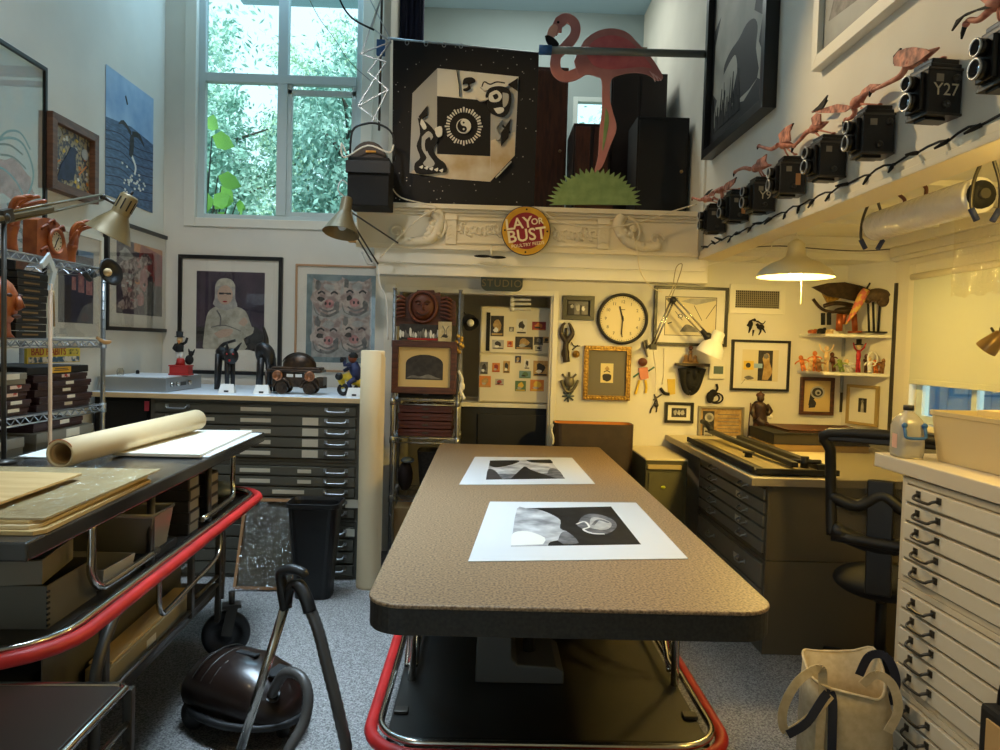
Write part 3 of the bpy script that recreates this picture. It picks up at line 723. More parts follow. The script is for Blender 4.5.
# tall black animals carved in wood
def leggy(label, px, yb, yt, Y, kind):
    p = AY(px, yb, Y); top = AY(px, yt, Y); x, z0, z1 = p.x, ZW, top.z; h = z1-z0
    t = thing('carved_animal', label, 'figurine', (x, Y, z0), 0, 'black carved animals on the worktop')
    bm_ = mat('black_carved_wood', (34, 32, 32), .4, c2=(22, 20, 20), scale=12)
    if kind == 'cat':
        b = MB(); b.tube(curve([(x-.070,Y+.02,z0+h*.82),(x-.04,Y+.01,z0+h*.74),(x+.0,Y-.01,z0+h*.70),(x+.02,Y-.03,z0+h*.72)],4), [.026,.034,.040,.044,.046,.046,.046,.046,.046,.046,.044,.040,.034], 10); part(t, 'body', b, bm_)
        for (dx, dy) in ((-.075,.03),(-.068,-.03),(.012,-.035),(.035,.02)):
            q = MB(); q.tube([(x+dx*.85,Y+dy,z0+h*.72),(x+dx,Y+dy,z0+.004)], [.022,.015], 8); part(t, 'leg', q, bm_)
        b = MB(); b.tube(curve([(x-.072,Y+.02,z0+h*.80),(x-.03,Y+.02,z0+h*.92),(x+.05,Y+.02,z0+h*1.0)],4), [.014]*5+[.010]*4, 8); part(t, 'tail', b, bm_)
        hx, hz = x+.045, z0+h*.68
        b = MB(); b.ball((hx,Y-.05,hz), (.052,.040,.058)); part(t, 'head', b, bm_)
        for sx in (-1, 1):
            q = MB(); q.tube([(hx+sx*.03,Y-.05,hz+.045),(hx+sx*.052+.02,Y-.05,hz+.10)], [.015,.004], 8); part(t, 'ear', q, bm_)
        for (ex, ez, er) in ((-.02, .016, .007), (.024, .016, .007)): part(t, 'eye', MB().ball((hx+ex,Y-.086,hz+ez), er), M_redp)
        part(t, 'nose', MB().ball((hx,Y-.088,hz-.03), .009), M_redp)
    else:
        b = MB(); b.tube(curve([(x-.025,Y+.02,z0+h*.46),(x-.02,Y,z0+h*.66),(x+.03,Y-.01,z0+h*.60),(x+.05,Y-.02,z0+h*.40)],4), [.03,.036,.042,.044,.046,.046,.046,.044,.044,.042,.040,.036,.032], 10); part(t, 'body', b, bm_)
        for (dx, dy) in ((-.05,.02),(-.02,-.03),(.05,-.03),(.075,.02)):
            q = MB(); q.tube([(x+dx*.7,Y+dy,z0+h*.52),(x+dx,Y+dy,z0+.004)], [.024,.018], 8); part(t, 'leg', q, bm_)
        b = MB(); b.tube(curve([(x+.0,Y,z0+h*.62),(x+.01,Y,z0+h*.80),(x-.014,Y,z0+h*1.0)],4), [.026,.024,.022,.020,.018,.015,.012,.010,.006], 8); part(t, 'trunk', b, bm_)
leggy('black carved cat with pink eyes and tail raised, in front of the portrait', 227, 389, 340, 5.42, 'cat')
leggy('black carved animal with raised neck, left of the bronze toy truck', 264, 391, 326, 5.30, 'neck')
# tent cards
def tent(px, py, label, Y=5.06):
    p = AY(px, py, Y); x = p.x; z = ZW
    t = thing('tent_card', label, 'card', (x, Y, z), 0, 'white tent cards on the worktop')
    b = MB(); b.pts([(x-.055,Y,z+.001),(x+.055,Y,z+.001),(x+.043,Y+.022,z+.062),(x-.043,Y+.022,z+.062)], (0,.002,.0006)); b.pts([(x-.055,Y+.05,z+.001),(x+.055,Y+.05,z+.001),(x+.043,Y+.026,z+.062),(x-.043,Y+.026,z+.062)], (0,.002,.0006)); part(t, 'card', b, M_white)
    b = MB(); b.rbox((x,Y+.003,z+.014), (.03,.003,.012)); part(t, 'print', b, A['dk'])
tent(226, 389, 'white tent card in front of the black carved cat')
tent(261, 389, 'white tent card in front of the raised-neck carved animal')
tent(354, 391, 'white tent card in front of the yellow motorcycle rider', 5.02)
# bronze truck carrying an armadillo-like hump
Y = 5.2; M_bronze = mat('dark_bronze', (74, 56, 40), .35, .5, c2=(46, 36, 28), scale=24)
x = AY(298, 380, Y).x; z = ZW
t = thing('toy_truck', 'dark bronze toy truck with domed shell roof in front of the pig print', 'toy', (x, Y, z))
b = MB(); b.prism(c2([(-.16,.05),(-.165,.10),(-.12,.115),(-.115,.15),(.02,.15),(.04,.115),(.13,.11),(.155,.09),(.16,.05)],3), (x,Y+.06,z), UB, UP, .12); part(t, 'body', b, M_bronze, .006)
for sx in (-.095, .095):
    for sy in (-1, 1):
        q = MB(); q.cyl((x+sx,Y+sy*.055,z+.042), (x+sx,Y+sy*.08,z+.042), .042, seg=16); q.cyl((x+sx,Y+sy*.08,z+.042), (x+sx,Y+sy*.088,z+.042), .018, seg=10); w_ = part(t, 'wheel', q, M_bronze, .003)
    q = MB(); q.tube([(x+sx+.058*math.cos(R(a)),Y-.062,z+.046+.058*math.sin(R(a))) for a in range(0,181,20)], .014, 6); part(t, 'fender', q, M_bronze)
b = MB(); b.rbox((x-.01,Y,z+.162), (.38,.16,.022)); b.rbox((x,Y,z+.18), (.34,.14,.018)); part(t, 'roof', b, M_bronze, .008)
b = MB(); b.lathe([(.118,0),(.114,.03),(.095,.064),(.06,.088),(0,.098)], (x+.01,Y,z+.188), Matrix.Diagonal((1.0,.6,1)), 20)
for k in range(5): b.tube([(x+.01+.12*math.cos(R(a))*(1-k*.02),Y-.02-.065*math.sin(R(a))*.2,z+.190+.098*math.sin(R(a))) for a in range(20+k*6,161-k*6,14)], .004, 5)
part(t, 'domed_shell', b, M_bronze)
for sx in (-.12, .10):
    q = MB(); q.lathe([(.036,0),(.036,.012),(.022,.014),(.022,.004),(0,.004)], (x+sx,Y-.082,z+.128), Matrix.Rotation(PI/2,3,'X'), 16); part(t, 'headlamp', q, mat('copper_ring', (150, 100, 70), .35, .6))
for sx in (-.04, .02):
    part(t, 'face_window', MB().rbox((x+sx,Y-.062,z+.13), (.045,.006,.022)), M_white)
b = MB(); b.tube([(x-.155,Y-.03,z+.06),(x-.21,Y-.03,z+.05),(x-.215,Y-.03,z+.16)], .010, 6); part(t, 'pipe', b, M_bronze)
b = MB(); b.tube([(x+.135,Y,z+.05),(x+.20,Y,z+.055)], .012, 6); part(t, 'bumper', b, M_bronze)
b = MB(); b.rbox((x+.165,Y,z+.09), (.05,.11,.06)); part(t, 'tail_box', b, M_bronze)
# motorcycle rider
Y = 5.12; x = AY(350, 380, Y).x
t = thing('rider_figurine', 'figurine of a rider in dark blue on a yellow motorcycle', 'figurine', (x, Y, z))
for dx in (-.045, .065):
    q = MB(); q.lathe([(.040,-.016),(.044,0),(.040,.016),(.018,.018),(.018,-.018),(.040,-.016)], (x+dx,Y,z+.044), Matrix.Rotation(PI/2,3,'X'), 16); part(t, 'wheel', q, M_black)
b = MB(); b.tube(curve([(x-.065,Y,z+.11),(x-.03,Y,z+.135),(x+.01,Y,z+.12),(x+.05,Y,z+.10),(x+.085,Y,z+.09)],3), [.022]*4+[.034]*5+[.03]*4, 10); b.tube([(x-.07,Y,z+.14),(x-.055,Y,z+.09),(x-.045,Y,z+.05)], [.03,.022,.012], 8); b.tube([(x+.075,Y,z+.12),(x+.08,Y,z+.07)], [.03,.03], 8); part(t, 'motorcycle', b, M_yel)
b = MB(); b.lathe([(.0,.004),(.026,.004),(.026,-.01),(0,-.012)], (x-.07,Y-.035,z+.135), Matrix.Rotation(PI/2,3,'X'), 14); part(t, 'headlamp', b, M_black)
b = MB(); b.tube([(x+.045,Y,z+.11),(x+.04,Y,z+.17),(x+.015,Y,z+.225)], [.036,.042,.036], 10); b.tube([(x+.01,Y-.035,z+.22),(x-.03,Y-.045,z+.215),(x-.035,Y-.04,z+.245)], [.016,.014,.012], 8); b.tube([(x+.01,Y+.035,z+.22),(x-.02,Y+.045,z+.19),(x-.05,Y+.03,z+.17)], [.016,.014,.012], 8); b.tube([(x+.04,Y-.03,z+.12),(x+.0,Y-.045,z+.09),(x+.02,Y-.045,z+.04)], [.022,.018,.012], 8); part(t, 'rider', b, M_navy)
b = MB(); b.ball((x+.014,Y,z+.262), (.030,.030,.034)); part(t, 'head', b, mat('doll_brown_face', (150, 84, 60), .5))
b = MB(); b.lathe([(.033,.264),(.032,.284),(.018,.299),(0,.303)], (x+.02,Y,z), seg=14); part(t, 'helmet', b, M_blackmat)
b = MB(); b.rbox((x-.042,Y-.03,z+.25), (.036,.03,.036)); b.cyl((x-.045,Y-.045,z+.25), (x-.047,Y-.058,z+.25), .015, seg=12); part(t, 'camera', b, M_black)
# two small pots at the back left of the worktop
for (px, py, lab, m_, r_) in ((117, 375, 'small pale glass pot standing on the silver light box', glassy('pot_glass', (240, 236, 226), .15, .1), .022), (140, 372, 'tiny black knob-topped pot at the back of the silver light box', M_black, .012)):
    p = V((-2.50, 5.1 if px < 130 else 5.35, 0))
    b = MB(); b.lathe([(0,0),(r_,0),(r_*1.1,r_*1.4),(r_*.7,r_*2),(r_*.75,r_*2.2),(0,r_*2.2)], (p.x, p.y, ZW+.102), seg=12); solo('small_pot', b, m_, lab, 'pot')
# tall paper roll, bin, wrapped print
c = V((-.735, 4.80, 0))
t = thing('paper_roll', 'tall cream roll of paper standing at the right end of the flat files', 'paper roll', c)
b = MB(); b.lathe([(.030,0),(.078,0),(.079,.02),(.076,.5),(.078,1.1),(.076,1.54),(.070,1.545),(.068,1.54),(.03,1.53)], c, seg=24); part(t, 'roll', b, mat('cream_roll_paper', (242, 220, 178), .7))
b = MB(); b.pts([V((c.x+.066,c.y-.044,.02)),V((c.x+.082,c.y-.03,.02)),V((c.x+.083,c.y-.028,1.50)),V((c.x+.060,c.y-.05,1.535))], (.002,.003,0)); part(t, 'loose_edge', b, mat('cream_roll_paper', (0,0,0)))
p = AZ(316, 601, 0)
x, y = p.x-.035, p.y+.10
t = thing('waste_bin', 'black rectangular plastic waste bin beside the wrapped print', 'waste bin', (x, y, 0))
def rrect(w, h, r, n=4):
    o = []
    for (cx, cy, a) in ((w/2-r,h/2-r,0),(-w/2+r,h/2-r,90),(-w/2+r,-h/2+r,180),(w/2-r,-h/2+r,270)):
        for i in range(n+1): o.append((cx+r*math.cos(R(a+90*i/n)), cy+r*math.sin(R(a+90*i/n))))
    return o
def loft_(b, sections, cap0=True, cap1=False):
    n = len(sections[0]); base = []; fs = []
    for s_ in sections: base += s_
    for i in range(len(sections)-1):
        for k in range(n): fs.append((i*n+k, i*n+(k+1) % n, (i+1)*n+(k+1) % n, (i+1)*n+k))
    b.add(base, fs, False)
    st = len(b.v)-len(base)
    if cap0: b.f.append([st+k for k in range(n)][::-1]); b.mi.append(b.cur); b.sm.append(False)
    if cap1: b.f.append([st+(len(sections)-1)*n+k for k in range(n)]); b.mi.append(b.cur); b.sm.append(False)
    return b
b = MB()
def sec(w, h, z, r=.05): return [V((x+a, y+c_, z)) for a, c_ in rrect(w, h, r)]
loft_(b, [sec(.22,.17,.002), sec(.305,.235,.57), sec(.33,.26,.575), sec(.33,.26,.60), sec(.315,.245,.602), sec(.30,.23,.58), sec(.215,.165,.02)], True, True)
part(t, 'bin', b, M_black)
# bubble-wrapped print leaning on the flat files
Y0 = 4.68
a0 = AY(235, 592, Y0); a1 = AY(296, 592, Y0)
t = thing('wrapped_print', 'brown board print in crinkled clear wrap leaning on the drawer fronts', 'wrapped picture', ((a0.x+a1.x)/2, Y0, 0))
xa, xb = a0.x, a1.x-.02; hh = .56; sl = V((0,.22,hh)).normalized()
b = MB(); b.pts([V((xa,Y0,.004)),V((xb,Y0,.004)),V((xb,Y0,.004))+sl*hh,V((xa,Y0,.004))+sl*hh], (0,.025,-.010)); part(t, 'board', b, mat('brown_board_picture', (92, 84, 68), .7, c2=(70, 64, 52), scale=6))
b = MB()
e = V((0,-.010,.004))
for (q0, q1) in (((xa,0),(xb,0)),((xb,0),(xb,hh)),((xb,hh),(xa,hh)),((xa,hh),(xa,0))):
    P0 = V((q0[0],Y0,.012))+sl*q0[1]+e; P1 = V((q1[0],Y0,.012))+sl*q1[1]+e; b.bar(P0, P1, .02, .012, (0,-1,.4))
part(t, 'cardboard_edge', b, mat('cardboard', (156, 112, 72), .8))
b = MB(); nx, nz = 26, 30; rr = random.Random(8); vs = []; fs = []
for j in range(nz+1):
    for i in range(nx+1):
        q = V((xa+.005+(xb-xa-.01)*i/nx, Y0, .006))+sl*(hh*j/nz)+V((0,-.020-rr.random()*.016,0)); vs.append(q)
for j in range(nz):
    for i in range(nx): fs.append((j*(nx+1)+i, j*(nx+1)+i+1, (j+1)*(nx+1)+i+1, (j+1)*(nx+1)+i))
b.add(vs, fs, True); part(t, 'plastic_wrap', b, M_wrap)
# lamp cardboard lid lying flat on the wrapped print top

# ================================================================ LEFT WIRE SHELF
M_post = mat('shelf_post', (150, 150, 148), .35, .85)
def wire_shelf(t, x0, x1, y0, y1, zs, zt, face):
    for (px, py) in ((x0,y0),(x1,y0),(x1,y1),(x0,y1)):
        q = MB(); q.cyl((px,py,0), (px,py,zt), .0125, seg=10); q.cyl((px,py,zt), (px,py,zt+.012), .015, seg=10)
        for k in range(int(zt/.05)): q.cyl((px,py,.03+k*.05), (px,py,.034+k*.05), .0138, seg=8)
        part(t, 'post', q, M_post)
    for z in zs:
        q = MB()
        for dz in (0, -.035):
            q.tube([(x0,y0,z+dz),(x1,y0,z+dz),(x1,y1,z+dz),(x0,y1,z+dz)], .0042, 6, True)
        # zigzag truss round the rim
        def zig(a, c):
            a, c = V(a), V(c); n = max(2, int((c-a).length/.034)); n += n % 2
            q.tube([a.lerp(c, i/n)+V((0,0,-.004 if i % 2 == 0 else -.031)) for i in range(n+1)], .0030, 5)
        zig((x1,y0,z),(x1,y1,z)); zig((x0,y0,z),(x1,y0,z)); zig((x0,y1,z),(x1,y1,z)); zig((x0,y0,z),(x0,y1,z))
        long_y = (y1-y0) > (x1-x0)
        if long_y:
            n = int((y1-y0)/.03)
            for k in range(1, n): q.tube([(x0,y0+(y1-y0)*k/n,z+.004),(x1,y0+(y1-y0)*k/n,z+.004)], .0018, 4)
        else:
            n = int((x1-x0)/.03)
            for k in range(1, n): q.tube([(x0+(x1-x0)*k/n,y0,z+.004),(x0+(x1-x0)*k/n,y1,z+.004)], .0018, 4)
        for (px, py) in ((x0,y0),(x1,y0),(x1,y1),(x0,y1)): q.cyl((px,py,z-.042), (px,py,z+.008), .018, seg=10)
        part(t, 'wire_shelf', q, M_zinc)
SX0, SX1, SY0, SY1 = -2.54, -2.10, 2.86, 4.09
t = thing('wire_shelving', 'chrome wire shelving along the left wall holding dark cases', 'shelving', (-2.32, 3.47, 0))
wire_shelf(t, SX0, SX1, SY0, SY1, (1.955, 1.565, 1.215, .86, .2), 1.99, 'y')
ST = [z+.008 for z in (1.955, 1.565, 1.215, .86)]
def boxlid(label, name, cat, x0, x1, y0, y1, z, h, m, lid=None, group=None, cards=((.5,),), base=.55, cardm=None, rz=0):
    """shallow lidded case whose labelled long face looks towards +x"""
    t = thing(name, label, cat, ((x0+x1)/2, (y0+y1)/2, z), 0, group)
    b = MB(); b.box(x0+.004, y0+.004, z, x1-.004, y1-.004, z+h*.5); part(t, 'tray', b, m, .002)
    b = MB(); b.box(x0, y0, z+h*.42, x1, y1, z+h); part(t, 'lid', b, lid or m, .003)
    for f in cards:
        yc = y0+(y1-y0)*f[0]; hw = f[1] if len(f) > 1 else .045
        b = MB(); b.box(x1, yc-hw, z+h*.47, x1+.0012, yc+hw, z+h*.94); part(t, 'label_card', b, cardm or M_label)
    return t
M_redlab = mat('red_printed_label', (214, 190, 176), .6, c2=(176, 60, 50), scale=40, lo=.5, hi=.55)
# second shelf from the floor up: maroon cases
z = ST[2]
tops = ['second from the bottom', 'third from the bottom', 'on top']
for k in range(5):
    lab = ['lowest maroon case in the right-hand stack on the wire shelf', 'second maroon case from the bottom of the right-hand stack', 'middle maroon case in the right-hand stack of five', 'maroon case second from the top of the right-hand stack', 'top maroon case of the right-hand stack, with a red printed label'][k]
    o = (0, .012, -.008, .006, -.012)[k]
    boxlid(lab, 'storage_case', 'case', -2.50, -2.115+o*.6, 3.52+o, 3.99+o, z+k*.035, .0335, M_maroon, None, 'maroon cases on the wire shelf', ((.56,.035),), cardm=M_redlab if k == 4 else None)
for k in range(4):
    lab = ['lowest maroon case in the left-hand stack on the wire shelf', 'second maroon case from the bottom of the left-hand stack', 'maroon case second from the top of the left-hand stack, red label', 'maroon case right under the grey lidded box in the left-hand stack'][k]
    o = (.0, .01, -.006, .008)[k]
    boxlid(lab, 'storage_case', 'case', -2.50, -2.115+o*.6, 2.90+o, 3.46+o, z+k*.035, .0335, M_maroon, None, 'maroon cases on the wire shelf', ((.80,.04),), cardm=M_redlab if k in (2, 3) else None)
boxlid('grey lidded box on top of the left-hand maroon stack', 'archival_box', 'box', -2.50, -2.105, 2.90, 3.43, z+4*.035, .052, M_graybox, None, 'grey archival boxes', ((.80,.05),))
# black case across the back and the comic box
t = thing('flat_case', 'flat black case with a yellow sticker lying on the right maroon stack', 'case', (-2.3, 3.7, z+.176))
b = MB(); b.box(-2.515, 3.47, z+.1765, -2.13, 4.0, z+.212); part(t, 'case', b, M_blackmat, .004)
b = MB(); b.box(-2.13, 3.66, z+.180, -2.128, 3.83, z+.209); part(t, 'sticker', b, mat('amber_sticker', (220, 168, 40), .6))
b = MB(); b.box(-2.128, 3.68, z+.190, -2.1275, 3.81, z+.194); b.box(-2.128, 3.69, z+.198, -2.1275, 3.80, z+.202); part(t, 'print', b, A['dk'])
t = thing('comic_box', 'yellow comic book box reading BAD HABITS at the back of the wire shelf', 'book', (-2.35, 3.75, z+.213))
zb = z+.2135; ya, yb_ = AX(27, 372, -2.36).y, AX(80, 372, -2.36).y
b = MB(); b.box(-2.375, ya, zb, -2.36, yb_, zb+.088); part(t, 'box', b, mat('comic_yellow', (214, 188, 62), .6), .002)
b = MB(); b.box(-2.36, ya+.01, zb+.004, -2.3585, yb_-.01, zb+.034); part(t, 'picture_strip', b, mat('comic_strip_print', (216, 206, 186), .6, c2=(60, 90, 110), scale=30, lo=.45, hi=.55))
b = MB(); b.text('BAD HABITS', .058, (-2.357, ya+(yb_-ya)*.38, zb+.061), UL, UP, .0005); part(t, 'lettering', b, M_redp)
b = MB(); b.box(-2.3592, ya+(yb_-ya)*.76, zb+.046, -2.3585, yb_-.02, zb+.074); part(t, 'small_print', b, mat('print_olive', (96, 92, 40), .6, c2=(200, 176, 70), scale=70, lo=.45, hi=.55))
# lower shelf: grey boxes
z = ST[3]
k = 0
for (y0, lab) in ((2.90, ['bottom grey archival box, left stack under the maroon cases', 'middle grey archival box of the left lower stack', 'upper grey archival box of the left lower stack']), (3.50, ['bottom grey archival box, right stack under the maroon cases', 'middle grey archival box of the right lower stack', 'upper grey archival box of the right lower stack'])):
    for i in range(3):
        boxlid(lab[i], 'archival_box', 'box', -2.50, -2.11, y0+.006*i, y0+.52, z+i*.085, .083, M_graybox, None, 'grey archival boxes', ((.6, .06),))
boxlid('low maroon case lying on the right lower stack of grey boxes', 'storage_case', 'case', -2.50, -2.13, 3.52, 3.95, z+.256, .043, M_maroon, None, 'maroon cases on the wire shelf', ((.6, .04),))
p = AX(94, 432, -2.2)
t = thing('paper_bag', 'small tan paper bag at the far end of the lower wire shelf', 'bag', (-2.25, 4.0, z))
b = MB(); loft_(b, [[V((-2.30+dx*1.0, 4.055+dy, z+h_)) for dx, dy in rect(-.09,-.032,.12,.028)] if i % 2 == 0 else [V((-2.30+dx, 4.055+dy, z+h_)) for dx, dy in rect(-.095,-.030,.125,.026)] for i, h_ in enumerate((0,.06,.12,.18,.235))], True, False); part(t, 'bag', b, mat('tan_paper', (150, 122, 84), .8), .003)
# middle shelf: black binders stacked flat
z = ST[1]
rr = random.Random(4)
for k in range(9):
    lab = 'black flat binder box, %s of the pile of nine on the shelf' % ['lowest','second lowest','third lowest','fourth lowest','middle one','fourth from top','third from top','second from top','topmost'][k]
    t = thing('binder_box', lab, 'box', (-2.3, 3.35, z+k*.034), 0, 'black binder boxes on the middle shelf')
    o = rr.uniform(-.01, .01)
    b = MB(); b.box(-2.47, 3.385+o, z+k*.034, -2.125, 3.62+o, z+k*.034+.032); part(t, 'box', b, M_black, .003)
    b = MB(); b.box(-2.125, 3.43+o, z+k*.034+.012, -2.1238, 3.55+o, z+k*.034+.020); part(t, 'label_line', b, M_brass)
t = thing('photo_box', 'open photo box with a pink print on top of the black binder pile', 'box', (-2.3, 3.4, z+.307))
b = MB(); b.box(-2.46, 3.38, z+.307, -2.13, 3.62, z+.313); b.box(-2.46, 3.38, z+.313, -2.45, 3.62, z+.355); b.box(-2.45,3.38,z+.313,-2.13,3.388,z+.355); part(t, 'tray', b, M_black)
b = MB(); b.pts([(-2.24,3.40,z+.316),(-2.24,3.60,z+.316),(-2.20,3.60,z+.362),(-2.20,3.40,z+.362)], (.004,0,0)); part(t, 'print', b, mat('pinkish_print', (206, 160, 138), .6, c2=(150, 110, 96), scale=12))
# carved brown head and the black wheel-like lens at the left
p = V((-2.14, 3.27, 0))
t = thing('carved_mask', 'polished brown carved mask head on the middle wire shelf at the left edge', 'carving', (-2.14, p.y, z))
b = MB(); b.ball((-2.14,p.y,z+.155), (.085,.085,.115)); b.tube([(-2.14,p.y,z+.001),(-2.14,p.y,z+.02),(-2.14,p.y,z+.09)], [.07,.055,.05], 14); part(t, 'head', b, M_woodor)
b = MB(); b.tube([(-2.055,p.y+.01,z+.18),(-2.04,p.y+.01,z+.14),(-2.06,p.y+.01,z+.125)], [.012,.018,.010], 8); part(t, 'nose', b, M_woodor)
for s_ in (-1, 1): part(t, 'eye', MB().ball((-2.068,p.y+.01+s_*.035,z+.185), (.01,.016,.009)), M_wooddk)
b = MB(); b.ball((-2.058,p.y+.008,z+.095), (.012,.03,.01)); part(t, 'mouth', b, M_wooddk)
b = MB(); b.ball((-2.145,p.y-.087,z+.15), (.022,.012,.034)); part(t, 'ear', b, M_woodor)
p = V((-2.15, 3.30, z+.262))
t = thing('lens_disc', 'round black disc with ridged rim at the left edge above the carved mask head', 'disc', (-2.26, p.y, z+.19))
b = MB(); b.lathe([(0,0),(.068,0),(.073,.012),(.068,.024),(.05,.028),(.045,.018),(0,.018)], (-2.26, p.y, p.z), Matrix.Rotation(PI/2,3,'Y'), 28)
for k in range(14): a = 2*PI*k/14; b.bar((-2.24,p.y+.05*math.cos(a),p.z+.05*math.sin(a)), (-2.234,p.y+.068*math.cos(a),p.z+.068*math.sin(a)), .008, .006)
part(t, 'disc', b, M_blackmat)
# top shelf: carved clock and hands
z = ST[0]
def carved_hand(label, px, py, h, lean, seed, X=-2.25):
    p = AX(px, py, X); y = p.y
    t = thing('carved_hand', label, 'carving', (X, y, z), 0, 'carved wooden hands on the top shelf')
    b = MB(); b.tube(curve([(X,y,z+.001),(X,y+.004,z+h*.22),(X+.01,y+lean*.2,z+h*.45)],3), [.036,.032,.028,.026,.024,.026,.028], 12)
    b.ball((X+.012,y+lean*.3,z+h*.56), (.018,.040,.052)); part(t, 'palm', b, M_woodor)
    for k in range(4):
        oy = -.030+k*.020; l = h*(.30,.36,.38,.33)[k]
        q = MB(); q.tube(curve([(X+.012,y+lean*.35+oy,z+h*.62),(X+.022,y+lean*.55+oy*1.3,z+h*.62+l*.5),(X+.040+.012*k,y+lean*1.0+oy*1.5+.01*k,z+h*.62+l*.88),(X+.058+.012*k,y+lean*1.35+oy*1.6+.03,z+h*.62+l*.95)],3), [.0115]*4+[.010]*4+[.0085,.006], 8); part(t, 'finger', q, M_woodor)
    q = MB(); q.tube(curve([(X+.02,y-.028,z+h*.46),(X+.05,y-.055,z+h*.58),(X+.07,y-.050,z+h*.72)],3), [.014,.013,.012,.011,.010,.009,.007], 8); part(t, 'thumb', q, M_woodor)
carved_hand('orange carved hand at the left end of the top wire shelf', 10, 243, .27, .03, 1, -2.17)
carved_hand('orange carved hand reaching up just behind the carved clock', 70, 262, .28, .05, 2, -2.32)
X = -2.23; ya, yb_ = AX(31, 258, X).y, AX(66, 262, X).y
t = thing('carved_clock', 'orange carved wooden clock with a round dial on the top wire shelf', 'clock', (X-.06, (ya+yb_)/2, z))
yc = (ya+yb_)/2+.035; w2 = (yb_-ya)/2*.92
b = MB(); b.prism(c2([(-w2,0),(-w2*1.0,.02),(-w2*.98,.17),(-w2*.90,.195),(-w2*.3,.215),(w2*.3,.205),(w2*.62,.17),(w2*.85,.10),(w2,.02),(w2,0)],3), (X-.07,yc,z+.001), UL, UP, .07); part(t, 'case', b, M_woodor, .008)
b = MB(); b.lathe([(.066,0),(.070,.012),(.060,.022),(.052,.018),(.050,.004),(0,.004)], (X,yc+.012,z+.105), Matrix.Rotation(PI/2,3,'Y'), 28); part(t, 'bezel', b, M_woodor)
b = MB(); b.lathe([(.051,.004),(0,.0045)], (X+.004,yc+.012,z+.105), Matrix.Rotation(PI/2,3,'Y'), 28); part(t, 'dial', b, mat('cream_dial', (226, 214, 186), .5))
b = MB()
for k in range(12): a = 2*PI*k/12; b.rbox((X+.0095,yc+.012+.040*math.sin(a),z+.105+.040*math.cos(a)), (.002,.006,.006))
part(t, 'hour_marks', b, A['dk'])
b = MB(); b.bar((X+.011,yc+.012,z+.105),(X+.011,yc+.030,z+.128),.005,.002); b.bar((X+.0115,yc+.012,z+.105),(X+.0115,yc-.006,z+.072),.004,.002); part(t, 'hands', b, A['dk'])
for (oy, oz) in ((-.075,.17),(-.08,.06),(.06,.185),(-.02,.205)):
    q = MB(); q.tube(curve([(X,yc+oy-.03,z+oz-.02),(X+.012,yc+oy,z+oz+.006),(X+.004,yc+oy+.03,z+oz-.014)],3), .008, 6); part(t, 'carved_scroll', q, mat('dark_orange_wood', (132, 64, 28), .45))
# black flower-like headset hooked on the post
p = AX(99, 272, -2.07)
t = thing('clip_lamp', 'small black clip-on fan head hooked on the right shelf post', 'clip', (-2.07, p.y, p.z-.05))
b = MB(); b.lathe([(.02,-.02),(.05,-.01),(.075,.02),(.070,.026),(.045,0),(.02,-.006)], (-2.04,p.y+.04,p.z), Matrix.Rotation(R(75),3,'Y') @ Matrix.Rotation(R(20),3,'X'), 18); part(t, 'shade', b, M_black)
b = MB(); b.tube(curve([(-2.085,p.y-.02,p.z-.02),(-2.06,p.y-.09,p.z-.01),(-2.05,p.y-.13,p.z-.05),(-2.06,p.y-.16,p.z-.02)],4), .014, 8); part(t, 'clip', b, M_black)
b = MB(); b.ball((-2.03,p.y+.01,p.z+.0), .022); part(t, 'bulb', b, M_skin)
p = AX(106, 341, -2.06)
b = MB(); b.tube(curve([(-2.095,p.y-.03,p.z+.018),(-2.07,p.y,p.z-.006),(-2.05,p.y+.03,p.z-.004)],3), [.008,.009,.010,.011,.012,.011,.008], 8); solo('wooden_peg', b, mat('pale_peg_wood', (196, 150, 96), .5), 'short pale wooden peg sticking out at the right shelf post', 'peg')
# long cane hanging on the shelf front
p0 = AX(48, 262, -2.06); p1 = AX(50, 440, -2.06)
t = thing('measuring_pole', 'long pale pole with a square bent hook in front of the wire shelf', 'pole', (-2.06, p1.y, .86))
b = MB(); b.tube([(-2.06,p0.y+.02,p0.z-.10),(-2.06,p1.y,1.10),(-2.06,p1.y,.90)], .009, 8); part(t, 'shaft', b, mat('pale_shaft', (206, 172, 140), .5))
b = MB(); b.pts([V((-2.066,p0.y-.055,p0.z-.012)),V((-2.066,p0.y-.042,p0.z-.035)),V((-2.066,p0.y+.0,p0.z+.0)),V((-2.066,p0.y+.03,p0.z-.045)),V((-2.066,p0.y+.005,p0.z-.13)),V((-2.066,p0.y+.03,p0.z-.13)),V((-2.066,p0.y+.062,p0.z-.04)),V((-2.066,p0.y+.005,p0.z+.045))], (.012,0,0)); part(t, 'hook', b, mat('white_hook', (206, 214, 216), .4))
b = MB(); b.tube([(-2.045,p0.y+.02,p0.z-.13),(-2.043,p0.y+.022,p0.z-.30)], .004, 6); part(t, 'cord', b, M_brass)

